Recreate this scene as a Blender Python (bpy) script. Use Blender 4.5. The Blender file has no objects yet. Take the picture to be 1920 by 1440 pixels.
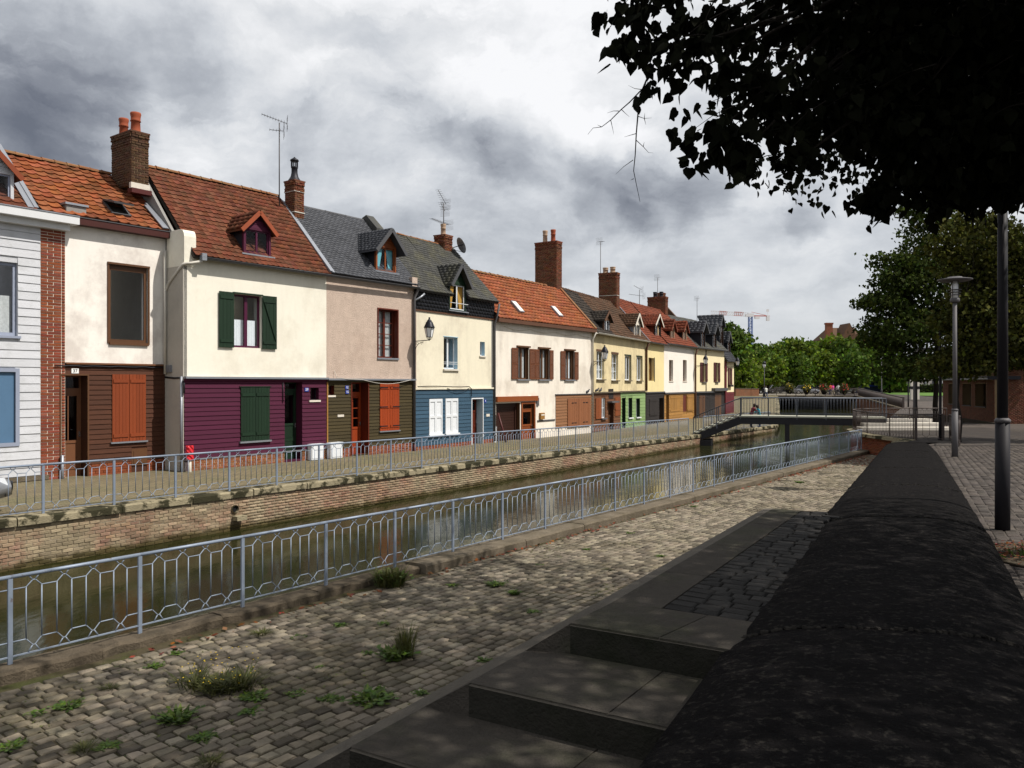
import bpy, bmesh, math, random
import numpy as np
from mathutils import Vector, Matrix, noise
R = random.Random(7)
NR = np.random.RandomState(11)
rad = math.radians
SC = bpy.context.scene
COL = SC.collection
E = 1.72                       # eye height above the coping the photographer stands on
FPX = 1500.0                   # focal length in pixels of a 1920 px wide picture

# ------------------------------------------------------------------ camera
cam_d = bpy.data.cameras.new('camera')
cam = bpy.data.objects.new('camera', cam_d)
COL.objects.link(cam)
cam.location = (0, 0, E)
cam.rotation_euler = (rad(90), 0, 0)
cam_d.sensor_width = 36.0
cam_d.lens = 36.0 * FPX / 1920
cam_d.clip_start = 0.05
cam_d.clip_end = 5000
SC.camera = cam

# ------------------------------------------------------------------ sky + sun
SUN_AZ, SUN_EL = rad(106), rad(53)          # azimuth clockwise from +Y
sun_vec = Vector((math.sin(SUN_AZ) * math.cos(SUN_EL), math.cos(SUN_AZ) * math.cos(SUN_EL), math.sin(SUN_EL)))
world = bpy.data.worlds.new('World')
SC.world = world
world.use_nodes = True
wn, wl = world.node_tree.nodes, world.node_tree.links
wn.clear()


def wnode(t, **kw):
    n = wn.new(t)
    for k, v in kw.items():
        setattr(n, k, v)
    return n


def wmath(op, a, b=None, c=None, clamp=False):
    n = wnode('ShaderNodeMath', operation=op, use_clamp=clamp)
    for i, v in enumerate((a, b, c)):
        if v is None:
            continue
        if isinstance(v, (int, float)):
            n.inputs[i].default_value = v
        else:
            wl.new(v, n.inputs[i])
    return n.outputs[0]


def wvec(op, a, b=None, scale=None):
    n = wnode('ShaderNodeVectorMath', operation=op)
    for i, v in enumerate((a, b)):
        if v is None:
            continue
        if isinstance(v, (tuple, list, Vector)):
            n.inputs[i].default_value = v
        else:
            wl.new(v, n.inputs[i])
    if scale is not None:
        if isinstance(scale, (int, float)):
            n.inputs['Scale'].default_value = scale
        else:
            wl.new(scale, n.inputs['Scale'])
    return n.outputs['Value'] if op in ('DOT_PRODUCT', 'LENGTH') else n.outputs['Vector']


def wnoise(vec, scale, detail, rough, dist=0.0):
    n = wnode('ShaderNodeTexNoise')
    n.inputs['Scale'].default_value = scale
    n.inputs['Detail'].default_value = detail
    n.inputs['Roughness'].default_value = rough
    n.inputs['Distortion'].default_value = dist
    wl.new(vec, n.inputs['Vector'])
    return n


def wmix(fac, a, b):
    n = wnode('ShaderNodeMix', data_type='RGBA')
    if isinstance(fac, (int, float)):
        n.inputs[0].default_value = fac
    else:
        wl.new(fac, n.inputs[0])
    for i, v in ((6, a), (7, b)):
        if isinstance(v, (tuple, list)):
            n.inputs[i].default_value = (*v, 1)
        else:
            wl.new(v, n.inputs[i])
    return n.outputs[2]


def build_sky():
    tc = wnode('ShaderNodeTexCoord').outputs['Generated']
    d = wvec('NORMALIZE', tc)
    sep = wnode('ShaderNodeSeparateXYZ')
    wl.new(d, sep.inputs[0])
    z = sep.outputs[2]
    zc = wmath('MAXIMUM', z, 0.0)
    inv = wmath('DIVIDE', 1.0, wmath('ADD', zc, 0.30))
    comb = wnode('ShaderNodeCombineXYZ')
    wl.new(wmath('MULTIPLY', sep.outputs[0], inv), comb.inputs[0])
    wl.new(wmath('MULTIPLY', sep.outputs[1], inv), comb.inputs[1])
    comb.inputs[2].default_value = 3.7
    p = comb.outputs[0]
    n1 = wnoise(p, 1.25, 9, 0.54, 0.15)
    n2 = wnoise(p, 3.6, 8, 0.58, 0.1)
    # a wobbled direction for the single dark and bright cloud banks
    nd = wnoise(d, 4.2, 8, 0.62)
    wob = wvec('ADD', d, wvec('SCALE', wvec('SUBTRACT', nd.outputs['Color'], (0.5, 0.5, 0.5)), scale=0.17))
    wob = wvec('NORMALIZE', wob)

    def bank(px, py, radius):
        v = Vector(((px - 960) / FPX, 1.0, -(py - 720) / FPX)).normalized()
        dt = wvec('DOT_PRODUCT', wob, tuple(v))
        mr = wnode('ShaderNodeMapRange', interpolation_type='SMOOTHSTEP')
        wl.new(dt, mr.inputs[0])
        mr.inputs[1].default_value = math.cos(radius)
        mr.inputs[2].default_value = math.cos(radius * 0.15)
        return mr.outputs[0]

    base = wmath('ADD', wmath('MULTIPLY', n1.outputs['Fac'], 0.85), wmath('MULTIPLY', n2.outputs['Fac'], 0.42))
    base = wmath('MULTIPLY_ADD', wmath('SUBTRACT', base, 0.635), 0.95, 0.71)
    for px, py, r, a in ((40, 200, .14, -.32), (150, 230, .09, -.16), (-120, 120, .2, -.2), (330, 140, .09, -.20), (420, 175, .07, -.14), (250, 60, .09, -.12), (560, 215, .05, -.13),
                         (880, 290, .055, -.12), (960, 315, .05, -.13), (800, 250, .045, -.10), (1120, 350, .06, -.17), (1220, 365, .065, -.20), (1310, 340, .05, -.16), (1180, 395, .03, -.16), (1520, 405, .035, -.16),
                         (740, 170, .07, -.09), (640, 40, .13, .10), (950, 60, .16, .13), (1150, 180, .09, .17), (1060, 230, .05, .10), (400, 290, .07, .10), (1420, 370, .05, .10), (700, 330, .08, .05), (160, 290, .05, .12),
                         (520, 120, .06, .08), (1500, 520, .16, .04)):
        base = wmath('ADD', base, wmath('MULTIPLY', bank(px, py, r), a))
    fine = wmath('MULTIPLY', wmath('SUBTRACT', n2.outputs['Fac'], 0.5), 0.36)
    f = wmath('ADD', base, fine)
    # billows: the difference between cloud density here and a little higher up lights their upper edges
    sq = wnode('ShaderNodeMapping')
    sq.inputs['Scale'].default_value = (1, 1, 1.9)
    wl.new(wob, sq.inputs[0])
    b1 = wnoise(sq.outputs[0], 4.6, 9, 0.60, 0.35)
    b2 = wnoise(wvec('ADD', sq.outputs[0], (0, 0, 0.055)), 4.6, 9, 0.60, 0.35)
    rel = wmath('SUBTRACT', b1.outputs['Fac'], b2.outputs['Fac'])
    f = wmath('ADD', f, wmath('MULTIPLY', rel, 0.55))
    puff = wnode('ShaderNodeMapRange', interpolation_type='SMOOTHSTEP')
    wl.new(b1.outputs['Fac'], puff.inputs[0])
    puff.inputs[1].default_value = .50
    puff.inputs[2].default_value = .60
    f = wmath('ADD', f, wmath('MULTIPLY', puff.outputs[0], 0.06))
    # towards the horizon the cloud deck evens out
    hz = wnode('ShaderNodeMapRange', interpolation_type='SMOOTHSTEP')
    wl.new(zc, hz.inputs[0])
    hz.inputs[1].default_value = 0.0
    hz.inputs[2].default_value = 0.26
    hz.inputs[3].default_value = 1.0
    hz.inputs[4].default_value = 0.0
    f = wmath('ADD', wmath('MULTIPLY', f, wmath('SUBTRACT', 1.0, wmath('MULTIPLY', hz.outputs[0], 0.8))),
              wmath('MULTIPLY', hz.outputs[0], 0.8 * 0.62))
    cr = wnode('ShaderNodeValToRGB')
    wl.new(f, cr.inputs[0])
    el = cr.color_ramp.elements
    el[0].position, el[0].color = 0.0, (.125, .135, .165, 1)
    el[1].position, el[1].color = 1.0, (.86, .86, .87, 1)
    for pos, c in ((.25, (.215, .228, .262)), (.5, (.385, .405, .44)), (.68, (.56, .58, .61)), (.84, (.71, .72, .735))):
        e = el.new(pos)
        e.color = (*c, 1)
    sky = wnode('ShaderNodeTexSky', sky_type='NISHITA')
    sky.sun_disc = False
    sky.sun_elevation = SUN_EL
    sky.sun_rotation = SUN_AZ
    clouds = wvec('SCALE', cr.outputs[0], scale=10.0)
    mixed = wmix(0.93, sky.outputs[0], clouds)
    bg = wnode('ShaderNodeBackground')
    wl.new(mixed, bg.inputs[0])
    bg.inputs[1].default_value = 0.1
    out = wnode('ShaderNodeOutputWorld')
    wl.new(bg.outputs[0], out.inputs[0])


build_sky()
sun_d = bpy.data.lights.new('sun', 'SUN')
sun_d.energy = 4.7
sun_d.angle = rad(0.6)
sun_d.color = (1.0, 0.945, 0.865)
sun = bpy.data.objects.new('sun', sun_d)
COL.objects.link(sun)
sun.location = (30, -10, 40)
sun.rotation_euler = (-sun_vec).to_track_quat('-Z', 'Y').to_euler()

SC.view_settings.view_transform = 'Standard'
SC.view_settings.look = 'None'
SC.view_settings.exposure = 0.22
SC.view_settings.gamma = 1.0
SC.view_settings.use_curve_mapping = False
SC.cycles.max_bounces = 6
SC.cycles.transparent_max_bounces = 12
SC.cycles.use_denoising = True

# ------------------------------------------------------------------ materials
MATS = {}


def mat(name, col, rough=.8, var=.12, nscale=3.0, bump=0.0, bscale=30.0, pick=0.0, spec=.3, metal=0.0, stain=None,
        stain_scale=.8, stain_amt=.5, stain_lo=.48, stain_hi=.62, waterline=None, streak=0.0, grain=None, hue=0.0, trans=0.0):
    """Procedural surface: base colour, broad and fine tonal noise in world space, per-piece variation, optional stains."""
    m = bpy.data.materials.new(name)
    m.use_nodes = True
    N, L = m.node_tree.nodes, m.node_tree.links
    b = N['Principled BSDF']
    b.inputs['Roughness'].default_value = rough
    b.inputs['Metallic'].default_value = metal
    b.inputs['Specular IOR Level'].default_value = spec
    pos = N.new('ShaderNodeNewGeometry')
    vec = pos.outputs['Position']
    if grain is not None:
        mp = N.new('ShaderNodeMapping')
        mp.inputs['Scale'].default_value = grain
        L.new(vec, mp.inputs[0])
        vec = mp.outputs[0]

    def nz(scale, detail, v=vec, rgh=.6):
        n = N.new('ShaderNodeTexNoise')
        n.inputs['Scale'].default_value = scale
        n.inputs['Detail'].default_value = detail
        n.inputs['Roughness'].default_value = rgh
        L.new(v, n.inputs['Vector'])
        return n.outputs['Fac']

    def M(op, a, c, d=None):
        n = N.new('ShaderNodeMath')
        n.operation = op
        for i, v in enumerate((a, c, d)):
            if v is None:
                continue
            if isinstance(v, (int, float)):
                n.inputs[i].default_value = v
            else:
                L.new(v, n.inputs[i])
        return n.outputs[0]
    tone = M('MULTIPLY_ADD', M('SUBTRACT', nz(nscale, 6), .5), var * 2.6, 1.0)
    tone = M('MULTIPLY', tone, M('MULTIPLY_ADD', M('SUBTRACT', nz(nscale * 9, 4), .5), var * 1.7, 1.0))
    if streak > 0:
        # rain streaks: noise drawn out down the wall, strongest where a broad noise lets it run
        sm = N.new('ShaderNodeMapping')
        sm.inputs['Scale'].default_value = (1.7, 1.7, .30)
        L.new(pos.outputs['Position'], sm.inputs[0])
        run = N.new('ShaderNodeMapRange')
        L.new(nz(1.6, 7, sm.outputs[0], .66), run.inputs[0])
        run.inputs[1].default_value = .47
        run.inputs[2].default_value = .70
        tone = M('MULTIPLY', tone, M('SUBTRACT', 1.0, M('MULTIPLY', M('MULTIPLY', run.outputs[0], nz(.5, 3, pos.outputs['Position'])), streak)))
    color = None
    rgb = N.new('ShaderNodeRGB')
    rgb.outputs[0].default_value = (*col, 1)
    color = rgb.outputs[0]
    if pick > 0:
        oi = N.new('ShaderNodeObjectInfo')
        rnd = M('FRACT', M('ADD', oi.outputs['Random'], pos.outputs['Random Per Island']), 0)
        tone = M('MULTIPLY', tone, M('MULTIPLY_ADD', M('SUBTRACT', rnd, .5), pick * 2, 1.0))
        if hue > 0:
            hs = N.new('ShaderNodeHueSaturation')
            r2 = M('FRACT', M('MULTIPLY', rnd, 7.31), 0)
            L.new(M('MULTIPLY_ADD', M('SUBTRACT', r2, .5), hue, .5), hs.inputs['Hue'])
            r3 = M('FRACT', M('MULTIPLY', rnd, 13.7), 0)
            L.new(M('MULTIPLY_ADD', M('SUBTRACT', r3, .5), hue * 6, 1.0), hs.inputs['Saturation'])
            L.new(color, hs.inputs['Color'])
            color = hs.outputs[0]
    if stain is not None:
        st = nz(stain_scale, 8, pos.outputs['Position'], .68)
        mr = N.new('ShaderNodeMapRange')
        L.new(st, mr.inputs[0])
        mr.inputs[1].default_value = stain_lo
        mr.inputs[2].default_value = stain_hi
        mr.inputs[4].default_value = stain_amt
        mx = N.new('ShaderNodeMix')
        mx.data_type = 'RGBA'
        L.new(mr.outputs[0], mx.inputs[0])
        L.new(color, mx.inputs[6])
        mx.inputs[7].default_value = (*stain, 1)
        color = mx.outputs[2]
    if waterline is not None:
        # algae that grows in a ragged band just above the water
        zz = N.new('ShaderNodeSeparateXYZ')
        L.new(pos.outputs['Position'], zz.inputs[0])
        edge = M('ADD', zz.outputs[2], M('MULTIPLY', nz(2.2, 6, pos.outputs['Position']), -.34))
        wr = N.new('ShaderNodeMapRange')
        L.new(edge, wr.inputs[0])
        wr.inputs[1].default_value = waterline - .17 + .07
        wr.inputs[2].default_value = waterline - .17 + .20
        wr.inputs[3].default_value = .92
        wr.inputs[4].default_value = 0.0
        wx = N.new('ShaderNodeMix')
        wx.data_type = 'RGBA'
        L.new(wr.outputs[0], wx.inputs[0])
        L.new(color, wx.inputs[6])
        wx.inputs[7].default_value = (.055, .045, .016, 1)
        color = wx.outputs[2]
    sc = N.new('ShaderNodeVectorMath')
    sc.operation = 'SCALE'
    L.new(color, sc.inputs[0])
    L.new(tone, sc.inputs['Scale'])
    L.new(sc.outputs[0], b.inputs['Base Color'])
    if bump > 0:
        bp = N.new('ShaderNodeBump')
        bp.inputs['Strength'].default_value = bump
        bp.inputs['Distance'].default_value = .03
        L.new(nz(bscale, 6), bp.inputs['Height'])
        L.new(bp.outputs[0], b.inputs['Normal'])
    if trans > 0:
        b.inputs['Subsurface Weight'].default_value = 0
        tr = N.new('ShaderNodeBsdfTranslucent')
        L.new(sc.outputs[0], tr.inputs[0])
        ms = N.new('ShaderNodeMixShader')
        ms.inputs[0].default_value = trans
        L.new(b.outputs[0], ms.inputs[1])
        L.new(tr.outputs[0], ms.inputs[2])
        L.new(ms.outputs[0], N['Material Output'].inputs[0])
    MATS[name] = m
    return m


def glass_mat(name, tint=(.9, .95, 1.0), rough=.03):
    m = bpy.data.materials.new(name)
    m.use_nodes = True
    N, L = m.node_tree.nodes, m.node_tree.links
    N.remove(N['Principled BSDF'])
    t = N.new('ShaderNodeBsdfTransparent')
    t.inputs[0].default_value = (*tint, 1)
    g = N.new('ShaderNodeBsdfGlossy')
    g.inputs['Roughness'].default_value = rough
    lw = N.new('ShaderNodeLayerWeight')          # Schlick reflectance, the same from both sides of the pane
    lw.inputs[0].default_value = .5
    pw = N.new('ShaderNodeMath')
    pw.operation = 'POWER'
    L.new(lw.outputs['Facing'], pw.inputs[0])
    pw.inputs[1].default_value = 5.0
    fr = N.new('ShaderNodeMath')
    fr.operation = 'MULTIPLY_ADD'
    L.new(pw.outputs[0], fr.inputs[0])
    fr.inputs[1].default_value = .92
    fr.inputs[2].default_value = .022
    nt = N.new('ShaderNodeTexNoise')
    nt.inputs['Scale'].default_value = 2.5
    bp = N.new('ShaderNodeBump')
    bp.inputs['Strength'].default_value = .06
    L.new(nt.outputs['Fac'], bp.inputs['Height'])
    L.new(bp.outputs[0], g.inputs['Normal'])
    ms = N.new('ShaderNodeMixShader')
    L.new(fr.outputs[0], ms.inputs[0])
    L.new(t.outputs[0], ms.inputs[1])
    L.new(g.outputs[0], ms.inputs[2])
    L.new(ms.outputs[0], N['Material Output'].inputs[0])
    MATS[name] = m
    return m


# walls and paint
mat('cream_render', (.77, .735, .63), .9, .05, 1.2, .25, 60, stain=(.58, .53, .43), stain_scale=.55, stain_amt=.45, streak=.10)
mat('white_render', (.80, .76, .70), .9, .06, 1.0, .25, 60, stain=(.50, .44, .40), stain_scale=.6, stain_amt=.6, streak=.16)
mat('pink_render', (.49, .385, .315), .95, .16, 4.0, .9, 28, stain=(.40, .30, .24), stain_scale=.9, stain_amt=.4, streak=.10)
mat('pale_yellow_render', (.72, .665, .52), .9, .06, 1.0, .3, 60, stain=(.47, .41, .32), stain_scale=.5, stain_amt=.5, streak=.18)
mat('old_white_render', (.76, .70, .61), .9, .07, .9, .3, 50, stain=(.46, .40, .33), stain_scale=.45, stain_amt=.5, streak=.22)
mat('yellowed_render', (.68, .57, .34), .9, .08, .9, .3, 50, stain=(.36, .30, .19), stain_scale=.5, stain_amt=.6, streak=.35)
mat('yellow_render', (.74, .62, .32), .9, .06, .9, .25, 50, stain=(.60, .48, .28), stain_scale=.5, stain_amt=.3)
mat('white_far_render', (.78, .73, .66), .9, .05, .9, .2, 50, stain=(.62, .57, .5), stain_scale=.5, stain_amt=.25)
mat('cream_far_render', (.76, .66, .42), .9, .05, .9, .2, 50, stain=(.6, .52, .36), stain_scale=.5, stain_amt=.25)
mat('gable_render', (.23, .22, .205), .95, .12, 1.5, .4, 40, stain=(.24, .23, .22), stain_scale=.8, stain_amt=.55)
mat('grey_side_render', (.42, .39, .34), .95, .1, 1.5, .4, 40, stain=(.32, .30, .27), stain_scale=.7, stain_amt=.4)
mat('room_dark', (.007, .007, .008), 1.0, .1)  # near-black: the dark of unlit interiors painted as a colour
mat('white_board', (.53, .54, .57), .7, .10, 2.0, .3, 30, pick=.06, grain=(1.2, 1.2, 9), stain=(.42, .43, .44), stain_scale=2.2, stain_amt=.5)
mat('brown_board', (.062, .021, .009), .75, .28, 2.0, .3, 30, pick=.14, grain=(1.2, 1.2, 9))
mat('purple_board', (.060, .0045, .024), .75, .14, 2.0, .25, 30, pick=.10, grain=(1.2, 1.2, 9))
mat('olive_board', (.043, .031, .010), .75, .22, 2.0, .3, 30, pick=.16, grain=(1.2, 1.2, 9))
mat('blue_board', (.030, .070, .112), .65, .16, 2.0, .3, 30, pick=.12, grain=(1.2, 1.2, 9))
mat('tan_board', (.225, .105, .048), .7, .12, 2.0, .3, 30, pick=.08, grain=(1.2, 1.2, 9))
mat('rust_board', (.125, .050, .020), .7, .2, 2.0, .3, 30, pick=.12, grain=(1.2, 1.2, 9))
mat('green_board', (.20, .30, .12), .7, .14, 2.0, .3, 30, pick=.10, grain=(1.2, 1.2, 9))
mat('dark_board', (.018, .014, .013), .7, .2, 2.0, .3, 30, pick=.15, grain=(1.2, 1.2, 9))
mat('ochre_board', (.30, .15, .035), .65, .18, 2.0, .3, 30, pick=.14, grain=(1.2, 1.2, 9))
mat('red_board', (.10, .006, .010), .6, .12, 2.0, .2, 30, pick=.1, grain=(1.2, 1.2, 9))
mat('rust_shutter', (.20, .040, .010), .55, .10, 3.0, .15, 30, pick=.10, grain=(9, 9, 1.2))
mat('orange_shutter', (.27, .040, .007), .5, .18, 3.0, .15, 30, pick=.12, grain=(9, 9, 1.2))
mat('green_paint', (.005, .020, .008), .6, .12, 3.0, .15, 30, pick=.12, grain=(9, 9, 1.2))
mat('white_paint', (.66, .685, .71), .5, .05, 3.0, .1, 30, pick=.03)
mat('blue_paint', (.075, .15, .25), .5, .08, 3.0, .1, 30)
mat('pale_blue_paint', (.40, .54, .62), .6, .06, 3.0)
mat('grey_blue_paint', (.25, .28, .36), .6, .08, 3.0)
mat('brown_paint', (.095, .042, .018), .5, .14, 3.0, .1, 30, pick=.08)
mat('door_brown', (.15, .062, .028), .5, .10, 3.0, .1, 30)
mat('orange_paint', (.25, .036, .007), .5, .14, 3.0, .1, 30)
mat('red_wood', (.10, .016, .006), .5, .2, 3.0, .1, 30)
mat('dormer_wood', (.20, .052, .012), .55, .2, 3.0, .15, 30, pick=.15, grain=(2, 2, 9))
mat('purple_paint', (.060, .005, .028), .5, .1, 3.0)
mat('shutter_brown', (.135, .045, .018), .6, .16, 3.0, .15, 30, pick=.12)
mat('panel_brown', (.22, .085, .036), .6, .1, 3.0, .1, 30, pick=.06)
mat('dark_red_paint', (.065, .010, .008), .5, .15, 3.0)
mat('garage_brown', (.030, .011, .007), .5, .12, 3.0, .1, 20, pick=.08)
mat('red_plinth', (.20, .052, .018), .85, .18, 3.0, .4, 40, pick=.2)
mat('teal_curtain', (.16, .42, .45), .9, .15, 8.0)
mat('white_curtain', (.78, .77, .74), .9, .10, 8.0)
mat('lace_curtain', (.52, .50, .46), .9, .35, 14.0)
mat('ochre_curtain', (.50, .26, .05), .9, .2, 8.0)
# roofs, bricks
mat('orange_tile', (.215, .068, .029), .9, .2, 2.0, .35, 40, pick=.24, hue=.014, spec=.1, stain=(.085, .042, .018), stain_scale=1.4, stain_amt=.75)
mat('red_tile', (.128, .044, .025), .9, .2, 2.0, .35, 40, pick=.26, hue=.014, spec=.1, stain=(.062, .036, .02), stain_scale=2.0, stain_amt=.7)
mat('bright_tile', (.25, .080, .037), .85, .12, 1.4, .3, 40, pick=.2, hue=.014, spec=.1, stain=(.2, .085, .04), stain_scale=1.0, stain_amt=.4)
mat('brown_tile', (.085, .044, .024), .9, .2, 2.0, .4, 40, pick=.22, stain=(.06, .045, .03), stain_scale=1.6, stain_amt=.6)
mat('black_tile', (.030, .024, .020), .9, .2, 2.0, .4, 40, pick=.2, stain=(.10, .08, .06), stain_scale=1.6, stain_amt=.4)
mat('rust_tile', (.165, .038, .016), .85, .2, 2.0, .3, 40, pick=.2, stain=(.12, .05, .03), stain_scale=1.4, stain_amt=.5)
mat('slate', (.062, .065, .074), .6, .12, 2.0, .25, 40, pick=.2, spec=.25)
mat('old_slate', (.050, .050, .046), .7, .18, 2.0, .3, 40, pick=.2, stain=(.085, .08, .045), stain_scale=1.2, stain_amt=.6)
mat('dark_slate', (.014, .015, .020), .6, .15, 2.0, .2, 40, pick=.15)
mat('ridge_clay', (.20, .085, .035), .9, .2, 2.0, .4, 40, pick=.2, stain=(.16, .13, .06), stain_scale=2, stain_amt=.6)
mat('zinc', (.27, .285, .315), .45, .12, 2.5, .1, 20, metal=.55, spec=.5)
mat('pale_pipe', (.52, .49, .43), .6, .08, 3)
mat('dark_gutter', (.085, .085, .09), .5, .1, 3, metal=.3)
mat('fascia_red', (.048, .009, .006), .55, .2, 3, .1, 30)
mat('fascia_white', (.62, .63, .64), .6, .06, 3)
mat('fascia_brown', (.10, .045, .025), .6, .2, 3)
mat('old_brick', (.255, .155, .105), .95, .22, 1.2, .5, 60, pick=.26, hue=.02, spec=.1, stain=(.29, .245, .16), stain_scale=.8, stain_amt=.85, stain_lo=.40, stain_hi=.58, waterline=E - 3.67)
mat('red_brick', (.20, .052, .025), .9, .16, 3.0, .4, 60, pick=.22, hue=.02)
mat('mid_brick', (.21, .075, .032), .9, .18, 3.0, .4, 60, pick=.24, hue=.02)
mat('chimney_brick', (.072, .036, .019), .95, .25, 2.0, .5, 60, pick=.32, hue=.03)
mat('chimney_red', (.145, .048, .024), .95, .22, 2.0, .5, 60, pick=.30, hue=.03, stain=(.10, .06, .035), stain_scale=1.5, stain_amt=.5)
mat('mortar', (.46, .37, .26), .95, .15, 3.0, .4, 60)
mat('pale_mortar', (.62, .54, .44), .95, .12, 3.0, .4, 60)
mat('quay_mortar', (.235, .195, .14), .98, .22, 2.0, .5, 50, stain=(.16, .13, .08), stain_scale=1.4, stain_amt=.7, waterline=E - 3.67)
mat('dark_mortar', (.22, .16, .09), .95, .15, 3.0, .4, 60)
mat('clay_pot', (.27, .062, .025), .8, .15, 4)
mat('buff_pot', (.36, .25, .17), .85, .15, 4)
mat('dark_iron', (.02, .02, .025), .5, .1, 4, metal=.4)
mat('lantern_iron', (.010, .010, .016), .4, .1, 4, metal=.3)
# ground
mat('cobble', (.178, .151, .112), .85, .25, 2.2, .7, 55, pick=.52, hue=.02, spec=.15, stain=(.085, .072, .042), stain_scale=.7, stain_amt=.6)
mat('cobble_bed', (.075, .062, .038), 1.0, .3, 3.0, .8, 60, spec=.05, stain=(.045, .055, .016), stain_scale=1.6, stain_amt=.7)
mat('plaza_cobble', (.058, .049, .043), .85, .22, 2.0, .5, 55, pick=.4, hue=.02, spec=.15, stain=(.09, .075, .06), stain_scale=.8, stain_amt=.5)
mat('dark_cobble', (.024, .0225, .021), .85, .25, 2.0, .6, 55, pick=.4, spec=.12)
mat('kerb_stone', (.095, .076, .054), .95, .3, 2.5, .8, 35, pick=.14, spec=.1, stain=(.05, .042, .03), stain_scale=1.8, stain_amt=.75)
mat('kerb_pale', (.135, .112, .082), .95, .28, 2.5, .8, 35, pick=.12, spec=.1, stain=(.09, .075, .05), stain_scale=1.3, stain_amt=.7)
mat('quay_coping', (.255, .22, .145), .95, .22, 2.2, .7, 30, pick=.12, spec=.1, stain=(.024, .023, .012), stain_scale=1.7, stain_amt=.95, stain_lo=.47, stain_hi=.53)
mat('riser_concrete', (.030, .028, .023), .95, .3, 1.6, .7, 45, spec=.06, stain=(.016, .018, .011), stain_scale=1.1, stain_amt=.7)  # darkened for algae and for the risers' shade, both in the colour
mat('shaded_red_brick', (.095, .030, .017), .9, .2, 3.0, .4, 60, pick=.25, hue=.02)  # red brick darkened: tree shade on the building put into its colour
mat('joint_lichen', (.034, .031, .027), 1.0, .5, 12.0, .8, 60, spec=.04, stain=(.012, .011, .011), stain_scale=9, stain_amt=.85)
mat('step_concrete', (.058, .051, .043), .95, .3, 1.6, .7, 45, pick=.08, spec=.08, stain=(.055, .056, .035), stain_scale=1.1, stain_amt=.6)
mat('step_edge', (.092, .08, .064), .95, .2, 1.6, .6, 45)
mat('tar_coping', (.0082, .0076, .0078), 1.0, .5, 5.0, 1.0, 48, spec=.03, stain=(.042, .038, .033), stain_scale=22, stain_amt=.8, stain_lo=.535, stain_hi=.66)
mat('wall_body', (.10, .085, .07), .95, .2, 2.0, .6, 30)
mat('pavement', (.17, .14, .085), .9, .2, 1.5, .5, 40, stain=(.14, .135, .065), stain_scale=.6, stain_amt=.55)
mat('square_ground', (.30, .27, .22), .95, .12, .6, .2, 20)
mat('earth', (.10, .085, .06), 1.0, .2, .5)
mat('lawn', (.075, .15, .022), 1.0, .2, 2.0, .5, 30)
mat('pale_stone', (.62, .57, .49), .85, .1, 2.0, .3, 30)
mat('rail_paint', (.205, .245, .31), .5, .14, 4.0, .05, 30, metal=.2, spec=.4, stain=(.10, .05, .025), stain_scale=11, stain_amt=.7, stain_lo=.60, stain_hi=.68)
mat('rail_dark', (.065, .05, .045), .5, .15, 4.0, metal=.2)
mat('bridge_paint', (.075, .085, .105), .5, .12, 4.0, metal=.2)
mat('bridge_dark', (.018, .017, .02), .6, .15, 3.0)
mat('tread', (.33, .33, .27), .8, .12, 3.0)
mat('lamp_grey', (.10, .095, .098), .6, .10, 4.0, metal=.1, spec=.2)
mat('lamp_dark', (.016, .015, .018), .6, .12, 4.0, metal=.1, spec=.2)
mat('milky_glass', (.78, .79, .80), .3, .03)
# plants
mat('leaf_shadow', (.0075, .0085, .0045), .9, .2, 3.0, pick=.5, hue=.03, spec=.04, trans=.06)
mat('leaf_mid', (.036, .052, .011), .85, .3, .6, pick=.6, hue=.05, spec=.06, trans=.15)
mat('leaf_yellow', (.045, .048, .010), .85, .3, .6, pick=.7, hue=.05, spec=.06, trans=.15)
mat('leaf_far', (.105, .152, .022), .85, .25, .15, pick=.5, hue=.05, spec=.05, trans=.2)
mat('leaf_far_dark', (.072, .118, .020), .85, .25, .15, pick=.5, hue=.05, spec=.05, trans=.2)
mat('bark', (.018, .014, .011), .95, .25, 5.0, .8, 30)
mat('weed_green', (.07, .115, .016), .7, .2, 5.0, pick=.45, hue=.05, trans=.2)
mat('weed_olive', (.075, .080, .022), .7, .2, 5.0, pick=.4, hue=.05, trans=.2)
mat('flower_yellow', (.75, .52, .03), .7, .1)
mat('dead_leaf', (.13, .034, .010), .9, .2, 5.0, pick=.5, hue=.06)
glass_mat('window_glass')
glass_mat('lantern_glass', (.95, .95, .95))


def water_mat():
    m = mat('water', (.017, .018, .0055), .10, .4, .35, spec=.19)
    N, L = m.node_tree.nodes, m.node_tree.links
    b = N['Principled BSDF']
    b.inputs['IOR'].default_value = 1.33
    pos = N.new('ShaderNodeNewGeometry')
    mp = N.new('ShaderNodeMapping')
    mp.inputs['Rotation'].default_value = (0, 0, rad(36))
    mp.inputs['Scale'].default_value = (1.0, .42, 1)
    L.new(pos.outputs['Position'], mp.inputs[0])
    n = N.new('ShaderNodeTexNoise')
    n.inputs['Scale'].default_value = 2.2
    n.inputs['Detail'].default_value = 5
    n.inputs['Roughness'].default_value = .55
    L.new(mp.outputs[0], n.inputs['Vector'])
    bp = N.new('ShaderNodeBump')
    bp.inputs['Strength'].default_value = .22
    bp.inputs['Distance'].default_value = .06
    L.new(n.outputs['Fac'], bp.inputs['Height'])
    L.new(bp.outputs[0], b.inputs['Normal'])


water_mat()


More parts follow.
